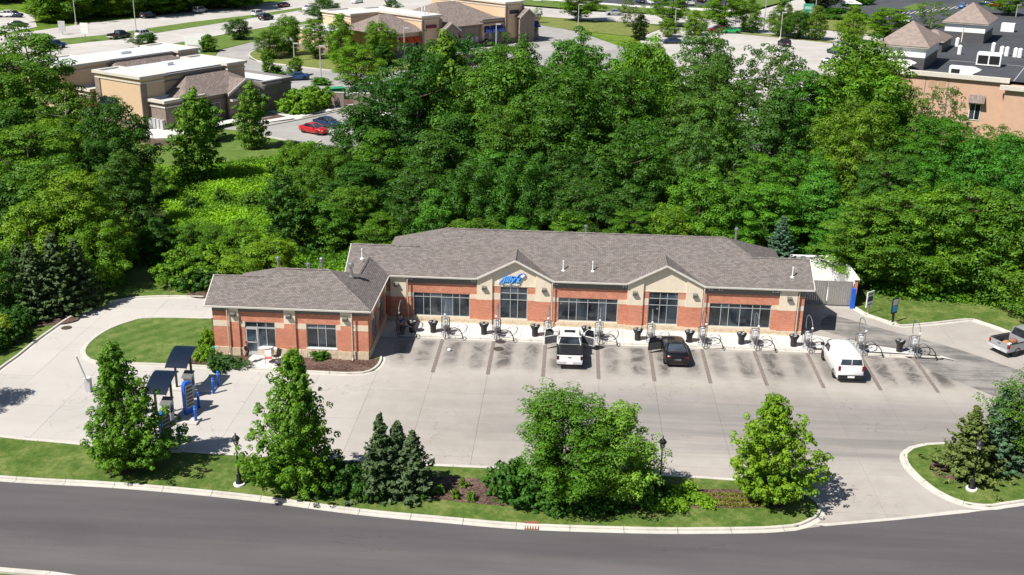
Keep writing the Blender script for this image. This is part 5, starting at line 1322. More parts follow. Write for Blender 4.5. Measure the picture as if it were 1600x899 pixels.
for a in ((213,50,-16,'tall pale light pole on the highway median at upper left'),(119,39,-14,'dark utility pole above the highway at upper left'),(502,128,72,'light pole in the strip building car park behind the yellow green shrub'),(632,91,44,'light pole in front of the orange awnings'),(775,80,38,'light pole in the plaza service yard'),(903,52,7,'light pole on the grass left of the upper road trees'),(1054,53,14,'light pole just right of the upper road tree'),(1193,50,-18,'tall pale light pole at the side road junction'),(1219,62,20,'thin light pole among the small trees by the upper road'),(1586,33,8,'pale light pole behind the store roof at top right'),(1274,18,-14,'light pole beside the green monument sign'),(460,95,68,'thin parking light pole left of the lawn trees')):
    pole(*a)
def small_sign(px_, py_, top, w_, h_, lb, mat=M['white'], two=False, nm='road_sign'):
    X, Y = g(px_, py_); lo, hi = .3, 20
    for _ in range(40):
        mid = (lo+hi)/2
        if pr(X, Y, mid)[1] > top: lo = mid
        else: hi = mid
    t = thing(nm, lb, 'sign', (X, Y, 0))
    for q in ((-w_*.35, w_*.35) if two else (0,)): MB().box(q-.06,q+.06,-.06,.06,0,lo-h_).build('post', M['steel'], t)
    MB().box(-w_/2,w_/2,-.08,.08,lo-h_,lo).build('panel', mat, t); return t, lo
small_sign(98,54,33,1.6,2.4,'grey backed road sign at the left edge of the highway',M['ltgrey']); small_sign(134,64,36,1.8,2.4,'white road sign on the highway median left of the black pickup')
t_, h_ = small_sign(295,17,-4,2.6,2.2,'pale two post billboard above the highway',M['white'],True)
t_, h_ = small_sign(303,81,57,3.6,6.0,'white monument sign with a small red panel on the roadside lawn',nm='monument_sign')
MB().box(-1.2,1.2,-.12,-.08,h_-4.4,h_-3.6).build('red_panel', plain('dull_red',(.35,.08,.07),.6), t_); MB().box(-1.3,1.3,-.12,-.08,h_-2.2,h_-1.7).box(-1.0,1.0,-.12,-.08,h_-3.2,h_-2.8).build('text_line', M['ltgrey'], t_)
t_, h_ = small_sign(1262,27,6,3.0,5.6,'tall green monument sign with brick base at the side road corner',plain('sign_green',(.08,.35,.25),.5),nm='monument_sign')
MB().box(1.5,2.6,-.6,.6,0,3.2).build('brick_pier', M['brick'], t_); MB().box(-1.1,1.1,-.12,-.08,h_-1.6,h_-.8).box(-1.1,1.1,-.12,-.08,h_-3.2,h_-2.3).box(-1.0,1.0,-.12,-.08,h_-4.6,h_-3.8).build('tenant_panel', plain('pale_green',(.35,.60,.50),.5), t_)
small_sign(839,4,-12,2.6,2.6,'white cabinet sign on the lawn at the top',M['white'],nm='cabinet_sign')
X, Y = g(1317, 16); t_ = thing('tent', 'white event tent roof on the lawn at top right', 'tent', (X, Y, 0)); MB().add([(-5,-3,2.2),(5,-3,2.2),(5,3,2.2),(-5,3,2.2),(-1.5,0,3.8),(1.5,0,3.8)],[(0,1,5,4),(1,2,5),(2,3,4,5),(3,0,4)]).build('canopy', M['white'], t_)
for sx in (-4.8,4.8):
    for sy in (-2.8,2.8): MB().tube([(sx,sy,0),(sx,sy,2.25)],.05,5).build('pole', M['steel'], t_)
# dumpster enclosures by the plaza
en = thing('dumpster_enclosure', 'tan block dumpster enclosure holding a green dumpster behind the red car', 'enclosure', (*g(519,167),0), A1-math.radians(90)+math.radians(30))
MB().box(-2.2,2.0,-.15,.15,0,2.3).box(-2.2,-1.9,.15,4.2,0,2.3).build('wall', bg_stone, en); MB().box(3.6,6.6,-.15,.15,0,2.3).box(6.3,6.6,.15,4.2,0,2.3).build('wall', bg_stone, en); MB().box(-2.3,2.1,-.2,.2,2.3,2.42).box(3.5,6.7,-.2,.2,2.3,2.42).build('coping', bg_cap, en)
du = thing('dumpster', 'green dumpster inside the tan block enclosure', 'dumpster', (*g(527,155),0), .5); MB().hexa([(-1.2,-.8,.1),(1.2,-.8,.1),(1.2,.8,.1),(-1.2,.8,.1)],[(-1.3,-1,1.7),(1.3,-1,1.7),(1.3,1,1.9),(-1.3,1,1.9)]).build('body', plain('dumpster_green',(.03,.28,.14),.5), du)
MB().box(-1.32,1.32,-1.02,1.02,1.9,1.96).build('lid', plain('dumpster_green',(.03,.28,.14),.5), du)

# ================================================================== PEOPLE
skin_m = plain('skin', (.42,.24,.17), .6, var=.03); hair_m = plain('hair', (.05,.03,.02), .8)
def skinned(name, pts, edges, mat, parent, root=0, sub=1):
    me = bpy.data.meshes.new(name); me.from_pydata([p[:3] for p in pts], edges, []); o = bpy.data.objects.new(name, me); col.objects.link(o)
    md = o.modifiers.new('s', 'SKIN'); md.use_smooth_shade = True; s2_ = o.modifiers.new('u', 'SUBSURF'); s2_.levels = sub; s2_.render_levels = sub
    for i, p in enumerate(pts):
        r = p[3]; me.skin_vertices[0].data[i].radius = (r, r if len(p) < 5 else p[4])
    me.skin_vertices[0].data[root].use_root = True
    dg = bpy.context.evaluated_depsgraph_get(); nm = bpy.data.meshes.new_from_object(o.evaluated_get(dg)); bpy.data.objects.remove(o)
    nm.name = name; nm.materials.clear(); nm.materials.append(mat); no = bpy.data.objects.new(name, nm); col.objects.link(no); no.parent = parent; return no
def person(lb, loc, rz, shirt, shorts, cap=None, arm=(.42, .95), longp=False):
    t = thing('person', lb, 'person', loc, rz)
    P_ = [(0,0,.95,.15,.11),(0,0,1.15,.145,.10),(0,0,1.38,.17,.11),(0,0,1.50,.055),(0,.01,1.56,.055)]
    E_ = [(0,1),(1,2),(2,3),(3,4)]
    def ch(st, lst):
        p = st
        for q in lst: P_.append(q); E_.append((p, len(P_)-1)); p = len(P_)-1
        return p
    for s_ in (-1, 1):
        ch(0, [(s_*.10,0,.86,.095),(s_*.11,.03,.50,.062),(s_*.11,-.02,.28,.055),(s_*.12,-.03,.09,.04),(s_*.14,.11,.035,.038),(s_*.145,.17,.03,.03)])
        hx, hz = s_*arm[0], arm[1]
        w_ = ch(2, [(s_*.20,0,1.42,.06),(s_*.27,-.02,1.16,.042),(hx*.85,.10,hz,.030),(hx*.85,.13,hz-.06,.036,.018)])
        for k in range(4):
            dx = (k-1.5)*.018; ln = (.075,.09,.085,.065)[k]
            ch(w_, [(hx*.85+dx,.15,hz-.09,.009),(hx*.85+dx,.165,hz-.09-ln*.6,.008),(hx*.85+dx,.15,hz-.09-ln,.007)])
        ch(w_, [(hx*.85-s_*.04,.15,hz-.06,.010),(hx*.85-s_*.055,.17,hz-.09,.008)])
    skinned('body', P_, E_, skin_m, t)
    hd = MB().lathe([(.02,1.53),(.065,1.56),(.078,1.61),(.082,1.66),(.080,1.71),(.06,1.755),(.02,1.775)], (0,.01), 12)
    hd.v = [(x, y*1.15, z) for x, y, z in hd.v]; h_ = hd.build('head', skin_m, t, True)
    MB().add([(-.012,.09,1.67),(.012,.09,1.67),(.018,.118,1.635),(-.018,.118,1.635),(0,.09,1.62)],[(0,3,2,1),(3,4,2)]).build('nose', skin_m, h_)
    for s_ in (-1, 1):
        MB().lathe([(.004,1.664),(.011,1.669),(.011,1.675),(.004,1.68)], (s_*.032,.088), 6).build('eye', M['black'], h_)
        MB().box(min(s_*.078,s_*.09),max(s_*.078,s_*.09),-.01,.025,1.635,1.69).build('ear', skin_m, h_)
    MB().box(-.025,.025,.092,.100,1.600,1.607).build('mouth', plain('lips',(.30,.10,.09),.6), h_)
    if cap: MB().lathe([(.092,1.70),(.09,1.74),(.06,1.785),(.01,1.80)], (0,.005), 12).add([(-.07,.06,1.705),(.07,.06,1.705),(.05,.18,1.695),(-.05,.18,1.695)],[(0,1,2,3),(3,2,1,0)]).build('cap', cap, t, True)
    else: MB().lathe([(.089,1.66),(.093,1.71),(.07,1.77),(.01,1.795)], (0,-.012), 12).build('hair', hair_m, t, True)
    skinned('shirt', [(0,0,.93,.165,.125),(0,0,1.15,.16,.115),(0,0,1.38,.185,.125),(0,0,1.47,.075)]+[(s_*.21,0,1.41,.075) for s_ in (-1,1)]+[(s_*.262,-.015,1.22,.062) for s_ in (-1,1)], [(0,1),(1,2),(2,3),(2,4),(2,5),(4,6),(5,7)], shirt, t)
    zl = .12 if longp else .50
    skinned('trousers' if longp else 'shorts', [(0,0,.97,.165,.125)]+[(s_*.10,0,.84,.11) for s_ in (-1,1)]+[(s_*.115,.02,zl+.06,.085) for s_ in (-1,1)], [(0,1),(0,2),(1,3),(2,4)], shorts, t)
    for s_ in (-1, 1): skinned('shoe', [(s_*.12,-.05,.05,.05),(s_*.14,.10,.045,.048),(s_*.145,.19,.04,.035)], [(0,1),(1,2)], M['black'], t)
    return t
person('man in black shirt and shorts with a red cap standing outside the entrance door', (*g(386.5,567.5,.125), .125), math.radians(-100), M['black'], plain('dark_shorts',(.03,.03,.035),.9), plain('cap_red',(.30,.04,.04),.8))
person('man in blue shirt and dark trousers standing in the shadow beside the left wing', (*g(627,524,.05), .11), math.radians(-20), plain('shirt_blue',(.02,.08,.30),.8), M['dkgrey'], None, (.5,1.15), True)
# patio set by the entrance
X, Y = g(421, 559, .125)
tb = thing('patio_table', 'small white patio table against the wall right of the entrance door', 'table', (X-.2, Y+.45, .125)); MB().lathe([(.42,.70),(.42,.74)], n=16).build('tabletop', M['white'], tb)
for k in range(3):
    a = 2*math.pi*k/3+.4; MB().tube([(.06*math.cos(a),.06*math.sin(a),.70),(.32*math.cos(a),.32*math.sin(a),0)], .022, 5).build('leg', M['white'], tb)
def chair(lb, loc, rz, m1, m2):
    t = thing('folding_chair', lb, 'chair', loc, rz)
    MB().hexa([(-.24,-.24,.40),(.24,-.24,.40),(.24,.22,.36),(-.24,.22,.36)],[(-.24,-.24,.44),(.24,-.24,.44),(.24,.22,.40),(-.24,.22,.40)]).build('seat', m1, t)
    MB().hexa([(-.24,.20,.38),(.24,.20,.38),(.24,.24,.38),(-.24,.24,.38)],[(-.24,.36,.88),(.24,.36,.88),(.24,.40,.88),(-.24,.40,.88)]).build('backrest', m2, t)
    for s_ in (-.25, .25):
        MB().tube([(s_,-.26,0),(s_,.24,.60)], .014, 5).build('leg', M['black'], t); MB().tube([(s_,.28,0),(s_,-.22,.60)], .014, 5).build('leg', M['black'], t)
    return t
X, Y = g(420, 567, .125); chair('red and white folding chair on the entrance walk near the white table', (X, Y, .125), math.radians(20), plain('cloth_red',(.62,.10,.10),.8), M['white'])
X, Y = g(432, 564, .125); chair('black folding chair beside the red one on the entrance walk', (X, Y, .125), math.radians(-35), M['black'], M['black'])
X, Y = g(437, 570, .125); t_ = thing('hand_cart', 'low dark wheeled cart at the right edge of the entrance walk', 'cart', (X, Y, .125), .3)
MB().box(-.35,.35,-.2,.2,.16,.22).build('deck', M['dkgrey'], t_)
for sx in (-.28,.28):
    for sy in (-.2,.2): link('wheel', WM[0], t_, (sx, sy, .10), math.pi/2).scale = (.3,.29,.29)
MB().tube([(.35,-.15,.2),(.5,-.15,.75),(.5,.15,.75),(.35,.15,.2)], .015, 5).build('handle', M['steel'], t_)
X, Y = g(289, 551); t_ = thing('garden_hose_box', 'small green box among shrubs beside the left corner of the building', 'box', (X+1.9, Y+.3, .1)); MB().box(-.4,.4,-.2,.2,0,.3).build('body', plain('box_green',(.02,.25,.18),.6), t_, bevel=.03); MB().box(-.42,.42,-.22,.22,.3,.35).build('lid', plain('box_green',(.02,.25,.18),.6), t_)

# ================================================================== TREES
def leaves_mesh(name, P, Nn, S, tint, mat, asp=1.3):
    n = len(P); rng = np.random.default_rng(len(P))
    t = rng.normal(size=(n,3)); t -= Nn*np.sum(t*Nn, 1)[:,None]; t /= np.linalg.norm(t, axis=1)[:,None]+1e-9
    b = np.cross(Nn, t); a = t*(S*asp)[:,None]*.5; c = b*S[:,None]*.5
    V = np.empty((n,4,3)); V[:,0] = P-a; V[:,1] = P+c; V[:,2] = P+a; V[:,3] = P-c
    me = bpy.data.meshes.new(name); me.vertices.add(n*4); me.vertices.foreach_set('co', V.reshape(-1).astype(np.float32))
    me.loops.add(n*4); me.loops.foreach_set('vertex_index', np.arange(n*4, dtype=np.int32))
    me.polygons.add(n); me.polygons.foreach_set('loop_start', np.arange(0, n*4, 4, dtype=np.int32)); me.polygons.foreach_set('loop_total', np.full(n, 4, dtype=np.int32))
    at = me.attributes.new('tint', 'FLOAT', 'POINT'); at.data.foreach_set('value', np.repeat(np.clip(tint, 0, 1), 4).astype(np.float32))
    me.materials.append(mat); me.update(); me.validate(); return me
ENV = {
 'round': lambda t: math.sqrt(max(0, 1-((t-.56)/.46)**2)),
 'dome':  lambda t: math.sqrt(max(0, 1-((t-.42)/.60)**2)),
 'cone':  lambda t: min(1, (t/.16))**.6*(1-t)**.66*1.08 if t < 1 else 0,
 'egg':   lambda t: math.sin(math.pi*min(1, max(0, t))**.75)**.8 if 0 < t < 1 else 0,
 'col':   lambda t: min(1, t/.12)**.5*min(1, (1-t)/.3)**.6,
 'spread':lambda t: math.sqrt(max(0, 1-((t-.60)/.42)**2)),
}
def tree_mesh(seed, h, r, env='round', base=.15, nb=120, k=3, nl=26, cr=.75, leaf=.34, rise=.22, squash=.75, kind='leaf', up=.45, s0=.35, trunk_r=None, bark='bark', droop=0, asp=1.3, jit=.35, rj=(.70, 1.10)):
    rng = np.random.default_rng(seed); ef = ENV[env]; P = []; Nn = []; S = []; T_ = []; ends = []
    lob = [(rng.uniform(0, 6.28), rng.uniform(.0, 1), rng.uniform(.08, .22)) for _ in range(7)]
    for b in range(nb):
        t = base+(1-base)*((b+rng.uniform(0,1))/nb)
        a = b*2.39996+rng.uniform(-.4,.4)
        R = ef(t)*r*rng.uniform(*rj)
        for la, lt, lv in lob: R *= 1+lv*math.cos(a-la)*math.exp(-((t-lt)/.25)**2)*1.3
        z1 = h*t; z0 = max(h*.06, z1-rise*R*1.6-.02*h)
        e = np.array([R*math.cos(a), R*math.sin(a), z1]); s = np.array([0, 0, z0]); ends.append((s, e))
        kk = max(1, int(round(k*(.4+R/r*.8))))
        for j in range(kk):
            u = s0+(1-s0)*(j+rng.uniform(.3, 1))/kk
            c = s+(e-s)*u+rng.normal(size=3)*cr*jit; c[2] -= droop*u*u*R
            q = cr*rng.uniform(.65, 1.2)*(.75+.35*(1-u)); n = int(nl*q/cr)
            d = rng.normal(size=(n,3)); d /= np.linalg.norm(d, axis=1)[:,None]; d[:,2] = np.abs(d[:,2])*rng.choice([1,1,1,-1], n)
            rad = rng.uniform(.72, 1.0, n)[:,None]
            p = c+d*rad*q*np.array([1, 1, squash]); P.append(p)
            nn = d+np.array([0,0,up])+rng.normal(size=(n,3))*.20; nn /= np.linalg.norm(nn, axis=1)[:,None]; Nn.append(nn)
            S.append(leaf*rng.uniform(.65, 1.3, n)); ct = rng.uniform(.2, .75); T_.append(ct+rng.normal(size=n)*.14)
    me = leaves_mesh('crown', np.concatenate(P), np.concatenate(Nn), np.concatenate(S), np.concatenate(T_), M[kind], asp)
    tr = trunk_r or h*.018+.03; mb = MB()
    bx, by = rng.uniform(-.15, .15, 2)
    mb.tube([(0,0,-.2),(0,0,.15),(bx*.5,by*.5,h*.3),(bx,by,h*.6),(0,0,h*.92)], [tr*1.5,tr*1.1,tr*.85,tr*.5,tr*.12], 8)
    idx = rng.permutation(len(ends))[:min(18, nb//3)]
    for i in idx:
        s, e = ends[i]; m_ = (s+e)/2+np.array([0,0,-.04*h*.3]); mb.tube([s, m_, s+(e-s)*.9], [tr*.42, tr*.25, tr*.06], 5, cap=False)
    return me, mb.mesh('trunk', M[bark], True)
def spruce_mesh(seed, h, r, whorls=26, kind='needle'):
    rng = np.random.default_rng(seed); P = []; Nn = []; S = []; T_ = []; mb = MB()
    for wv in range(whorls):
        t = .04+.95*(wv/whorls)**.92; R = r*(1-t)**(1.05 if h < 7 else .85)*rng.uniform(.75, 1.15)+.05; nbr = int(7+7*(1-t))
        for q in range(nbr):
            a = q*6.283/nbr+wv*1.1+rng.uniform(-.2,.2); L_ = R*rng.uniform(.55, 1.3); n = int(14+50*L_/r)
            u = rng.uniform(.12, 1, n)**.8; w_ = (1-u)*.20*L_+.07
            off = rng.normal(size=n)*w_*.55; lz = h*t+ -.16*L_*np.sin(u*math.pi*.8)+.22*L_*u*u*(1 if t > .3 else .5)+rng.normal(size=n)*.05
            P.append(np.stack([u*L_*math.cos(a)-off*math.sin(a), u*L_*math.sin(a)+off*math.cos(a), lz], 1))
            nn = np.array([math.cos(a)*.35, math.sin(a)*.35, 1.0])+rng.normal(size=(n,3))*.5; Nn.append(nn/np.linalg.norm(nn, axis=1)[:,None])
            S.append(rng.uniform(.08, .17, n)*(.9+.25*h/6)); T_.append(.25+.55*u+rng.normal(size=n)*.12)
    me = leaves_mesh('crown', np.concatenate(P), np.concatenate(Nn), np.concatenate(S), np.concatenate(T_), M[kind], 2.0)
    mb.tube([(0,0,-.2),(0,0,h*.5),(0,0,h*1.0)], [h*.022+.03, h*.014, .01], 7)
    return me, mb.mesh('trunk', M['bark'], True)
def place(name, lb, cat, meshes, loc, rz=0, sc_=(1,1,1), tint=(1,1,1), group=None):
    t = thing(name, lb, cat, loc, rz, group); t.scale = sc_
    c = link('crown', meshes[0], t); c.color = (*tint, 1)
    link('trunk', meshes[1], t); return t
def shrub(name, lb, cat, meshes, loc, rz=0, sc_=(1,1,1), tint=(1,1,1), group=None):
    t = thing(name, lb, cat, loc, rz, group); t.scale = sc_
    c = link('foliage', meshes[0], t); c.color = (*tint, 1); link('stem', meshes[1], t); return t

# --- the young trees and shrubs on the front verge
YG = (1.35, 1.22, .95)
mp = tree_mesh(11, 8.1, 3.1, 'cone', .07, 190, 7, 46, .28, .112, .8, 1.0, rj=(.6,1.15), trunk_r=.10, s0=.3, bark='bark_pale', jit=.5)
place('maple_tree', 'leftmost young maple on the front verge, pyramid shaped beside the pay lanes', 'tree', mp, (*g(196,731,.1), .1), .4, tint=(1.65,1.6,.95))
mp2 = tree_mesh(12, 8.8, 3.35, 'cone', .03, 210, 7, 46, .29, .112, .8, 1.0, rj=(.6,1.15), trunk_r=.11, s0=.28, bark='bark_pale', jit=.5)
place('maple_tree', 'tall bright green young maple in front of the entrance, beside the dark spruces', 'tree', mp2, (*g(470,762,.1), .1), 1.3, tint=(1.7,1.62,.95))
mp3 = tree_mesh(13, 6.8, 2.9, 'egg', .08, 170, 7, 42, .28, .112, rj=(.6,1.12), rise=.6, squash=1.0, trunk_r=.10, s0=.3, bark='bark_pale', jit=.55)
place('maple_tree', 'yellow green young maple at the right end of the front verge by the entrance drive', 'tree', mp3, (*g(1194,783,.1), .1), .2, tint=(2.6,2.05,1.0))
hl = tree_mesh(21, 7.1, 3.3, 'spread', .12, 110, 7, 70, .62, .10, .30, .40, trunk_r=.13, s0=.25, up=1.2)
place('honey_locust_tree', 'broad feathery honey locust, left one of the big pair at centre of the verge', 'tree', hl, (*g(872,782,.1), .1), .3, tint=(1.3,1.38,.95))
hl2 = tree_mesh(22, 6.2, 2.35, 'round', .04, 100, 6, 60, .50, .10, .5, .8, trunk_r=.09, s0=.3)
place('willow_leaved_tree', 'lighter green fine leaved tree leaning right of the big honey locust', 'tree', hl2, (*g(958,782,.1), .1), 1.1, (1.0,1.0,1.0), (2.6,2.2,2.2))
sprs = [spruce_mesh(s, h, r, w_) for s, h, r, w_ in ((31,5.3,1.9,18),(32,4.7,1.8,16),(33,4.3,1.8,16))]
for i, (px_, py_, lb) in enumerate(((596,768,'tallest dark spruce of the three spires between the maple and the long mulch bed'),(622,765,'middle spruce of the three dark spires on the front verge'),(645,770,'rightmost spruce of the three dark spires on the front verge'))):
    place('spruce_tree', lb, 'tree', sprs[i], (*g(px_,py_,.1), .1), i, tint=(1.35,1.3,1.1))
B1 = tree_mesh(41, 1.5, 1.3, 'dome', .05, 60, 4, 26, .26, .12, .3, .8, trunk_r=.04)
B2 = tree_mesh(42, 1.3, 1.2, 'dome', .05, 60, 4, 26, .26, .13, .3, .8, trunk_r=.04)
for k, (px_, py_, s_, tn, lb) in enumerate(((520,758,(1.2,1.1,1.2),(.6,.75,.7),'dark green shrub in the shade right of the tall maple'),(555,762,(1.15,1,1.0),(.55,.7,.65),'dark low shrub between the tall maple and the spruces'),(430,752,(1.1,1.0,.9),(1.2,1.25,.9),'bright green shrub at the foot of the tall maple, near the first street lamp'),
    (400,742,(.9,.7,.55),(1.6,1.4,.8),'low yellow green shrub right of the leftmost street lamp'),(810,772,(1.5,1.2,1.5),(.75,.95,.85),'rounded dark green shrub at the left foot of the honey locust'),(852,785,(1.4,1.1,1.1),(.7,.9,.8),'dark green shrub under the front of the honey locust'),
    (862,796,(.75,.6,.6),(.9,1.05,1.6),'small grey green shrub in front of the honey locust'),(905,795,(1.2,.9,.9),(.6,.8,.7),'low dark shrub under the middle of the locust pair'),(960,790,(1.3,1,.9),(.6,.8,.7),'low dark shrub under the willow leaved tree'),(1000,785,(1.0,.9,1.3),(1.2,1.2,1.2),'light green shrub at the right foot of the willow leaved tree'),
    (1022,778,(.8,.7,.8),(.6,.8,.7),'dark little shrub behind the middle street lamp'),(575,772,(.8,.8,.7),(.8,.9,.8),'small shrub in front of the tallest spruce'),(652,775,(.6,.6,.5),(1.0,1.1,.8),'small shrub at the right foot of the rightmost spruce'))):
    shrub('shrub', lb, 'shrub', B1 if k % 2 else B2, (*g(px_,py_,.1), .1), k*1.3, s_, tn)
GC = tree_mesh(43, .45, .9, 'dome', .05, 50, 3, 20, .20, .12, .2, .6, trunk_r=.02)
for k, (px_, py_, s_) in enumerate(((1020,786,1.0),(1045,780,1.25),(1068,777,1.1),(1090,783,.8),(1030,790,.8),(1058,788,.9),(1102,786,.7))):
    shrub('hosta_plant', ('yellow green leafy plant right of the middle street lamp, number %s from left' % ('one','two','three','four','five','six','seven')[[0,4,1,5,2,3,6].index(k)]), 'plant', GC, (*g(px_,py_,.1), .1), k, (s_,s_,s_), (2.6,2.2,1.0), 'yellow green bedding plants')
ann = []
for k in range(48):
    u = k % 16; v = k//16
    px_, py_ = 1108+u*6.0+3*(v%2)+random.uniform(-1,1), 774+v*7.5+u*.15+random.uniform(-1,1)
    if px_ > 1178 and v == 0: continue
    ann.append((px_, py_))
AN = tree_mesh(44, .18, .14, 'dome', .05, 8, 2, 6, .06, .07, .2, .8, trunk_r=.01)
for k, (px_, py_) in enumerate(ann):
    shrub('bedding_plant', 'tiny reddish brown bedding plant in the rows under the yellow green maple', 'plant', AN, (*g(px_,py_,.1), .1), k, (1,1,1), (3.2,1.5,1.6), 'rows of small bedding plants')
GR = tree_mesh(45, .7, .35, 'col', .1, 14, 2, 20, .12, .10, .3, 1.4, trunk_r=.01, asp=4)
for k, (px_, py_, lb) in enumerate(((688,770,'grass tuft in the mulch, leftmost of the loose tufts'),(711,777,'tallest grass tuft in the mulch right of the spruces'),(722,760,'grass tuft in the mulch near the lot edge'),(735,783,'grass tuft in the mulch, lowest on the right'),(672,768,'faint grass tuft close to the rightmost spruce'))):
    shrub('grass_tuft', lb, 'plant', GR, (*g(px_,py_,.1), .1), k, (.6,.6,.75), (1.9,1.5,1.2), 'loose grass tufts in the mulch')
# right island
place('juniper_tree', 'ragged olive juniper with a bare brown leader behind the right street lamp', 'tree', spruce_mesh(51, 4.9, 2.3, 20), (*g(1508,742,.1), .1), .5, tint=(2.1,1.75,.9))
place('spruce_tree', 'pale tipped blue spruce on the right island behind the juniper', 'tree', spruce_mesh(52, 5.6, 2.0, 24), (*g(1552,728,.1), .1), .2, tint=(1.5,1.7,1.9))
place('honey_locust_tree', 'bright feathery tree cut off by the right edge above the right island', 'tree', hl, (*g(1625,740,.1), .1), 2.0, (1.0,1.0,1.0), (1.25,1.25,1.0))
# beds by the building
for k, (px_, py_, s_, tn, lb) in enumerate(((322,560,(.6,.6,.8),(2.6,2.2,.9),'yellow green bush beside the left corner of the wing, lower one'),(326,543,(.55,.55,1.0),(2.6,2.2,.9),'yellow green bush beside the left corner of the wing, upper one'),(334,571.5,(1.3,.5,.6),(.7,.8,1.3),'low grey green bush in front of the left mulch bed, left half'),(352,572.5,(1.2,.5,.55),(.7,.8,1.3),'low grey green bush in front of the left mulch bed, right half'),(505,560,(.8,.5,.5),(1.0,1.2,.8),'green bush under the wing window right of the tall maple top'))):
    shrub('shrub', lb, 'shrub', B1 if k % 2 else B2, (*g(px_,py_,.1), .1), k, s_, tn)

# --- left side groups
FT = {}
FT['a'] = tree_mesh(61, 14, 5.2, 'round', .10, 72, 3, 170, 1.35, .20, s0=.5)
FT['b'] = tree_mesh(62, 15, 5.6, 'dome', .06, 80, 3, 165, 1.4, .205, squash=.6, s0=.5)
FT['c'] = tree_mesh(63, 13, 4.6, 'egg', .08, 70, 3, 160, 1.2, .19, s0=.5)
FT['d'] = tree_mesh(64, 14, 5.8, 'spread', .12, 78, 3, 170, 1.4, .20, squash=.45, up=.9, s0=.5)
FT['e'] = tree_mesh(65, 12, 4.4, 'round', .05, 66, 3, 160, 1.15, .19, squash=.9, s0=.5)
FT['f'] = tree_mesh(66, 15, 5.0, 'egg', .10, 72, 3, 155, 1.35, .20, squash=.6, s0=.55)
FT['g'] = tree_mesh(67, 10, 2.6, 'col', .06, 90, 3, 70, .65, .19, s0=.4)
FT['h'] = tree_mesh(68, 14, 5.5, 'round', .10, 60, 3, 60, 1.0, .22, s0=.6, bark='bark_pale', trunk_r=.22)
FT['s'] = tree_mesh(69, 4.0, 3.0, 'dome', .02, 70, 3, 70, .60, .19, s0=.4)
FT['u'] = tree_mesh(70, 3.2, 2.8, 'dome', .02, 70, 3, 70, .60, .19, squash=.6, s0=.4)
HT = {'a':14,'b':15,'c':13,'d':14,'e':12,'f':15,'g':10,'h':14,'s':4.0,'u':3.2}
RT = {'a':5.2,'b':5.6,'c':4.6,'d':5.8,'e':4.4,'f':5.0,'g':2.6,'h':5.5,'s':3.0,'u':2.8}
SP = spruce_mesh(71, 7, 2.2, 30); SPB = spruce_mesh(72, 13, 3.4, 34)
def top_tree(px_, py_, h, r, k, tint, lb, name='broadleaf_tree', grp=None, rz=None, cat='tree'):
    X, Y = g(px_, py_, h*.96)
    s_ = r/RT[k]
    return place(name, lb, cat, FT[k], (X, Y, -.1), random.uniform(0, 6.28) if rz is None else rz, (s_, s_, h/HT[k]), tint, grp)
DK=(.72,.88,.74); MD=(1.4,1.4,.95); YL=(2.3,1.85,.85); LT=(1.7,1.55,1.1); OL=(1.6,1.35,1.2); BR=(1.9,1.75,.8); GY=(1.8,1.6,2.2)
for a in (
 (38,58,15,7.5,'b',MD,'huge green tree filling the upper left corner beside the farther strip building'),
 (8,95,14,6,'d',MD,'green tree at the left edge below the highway'),
 (100,150,11,5,'h',OL,'olive tree in front of the red umbrella, right of the huge corner tree'),
 (165,165,11,4.2,'a',DK,'dark green tree in front of the nearer strip building wall'),
 (100,195,8,4.6,'e',YL,'yellow green rounded tree below the huge corner tree'),
 (40,205,10,6,'d',LT,'green tree in the left grove, below the huge corner tree near the left edge'),
 (70,255,9.5,5,'a',MD,'green tree in the middle of the left grove'),
 (188,242,8,3.2,'f',(1.0,1.0,1.1),'greyish green tree in the left grove just below the retaining wall'),
 (150,228,7.5,3.2,'c',DK,'dark tree between the yellow green rounded tree and the greyish one'),
 (5,290,8,3.4,'e',DK,'dark tree at the left edge of the grove, halfway down'),
 (105,280,9.5,4.1,'d',YL,'large yellow green tree with layered boughs in the left grove'),
 (40,325,7.5,3.2,'c',YL,'yellow green bough tree at lower left of the grove'),
 (150,352,6,2.9,'a',BR,'bright green tree just above the dark spruces at left'),
 (182,345,5,2.3,'e',YL,'small yellow green tree right of the layered one in the grove'),
 (232,262,4,2.0,'e',LT,'small light green tree at the meadow edge under the retaining wall'),
 (298,148,11,2.9,'g',LT,'slender green tree in front of the nearer strip building, left one of two'),
 (389,133,9,2.2,'g',LT,'slender green tree in front of the nearer strip building, right one of two'),
 (318,155,6,2.2,'g',DK,'small dark tree behind the left slender tree'),
 (-22,392,6,2.4,'a',DK,'very dark tree at the left edge above the hedge'),
 (12,180,11,5,'c',DK,'dark tree at the left edge below the highway grove'),
 (243,345,4.2,2.1,'c',DK,'dark tree at the left end of the brushwood behind the loop drive'),
 (293,352,3.4,2.1,'e',MD,'rounded green bush tree in the brushwood, second from the left'),
 (335,355,3.4,2.2,'a',MD,'rounded green bush tree in the brushwood below the meadow'),
 (378,356,3.6,2.3,'e',BR,'bright green bush tree in the brushwood'),
 (238,358,3.2,2.1,'e',MD,'green bush tree at the back of the loop drive lawn'),
 (290,392,2.8,2.6,'s',BR,'low bright bush behind the loop drive, near the wing roof'),
 (340,390,2.8,2.6,'s',BR,'low bright bush behind the left wing roof'),
 (395,380,3.2,2.6,'s',LT,'low light green bush behind the wing roof vents'),
 (440,272,8.5,2.2,'g',DK,'dark vine covered narrow tree behind the left end of the main roof'),
 (425,375,4.5,3.0,'e',YL,'yellow green small tree by the vine covered one'),
 ): top_tree(*a)
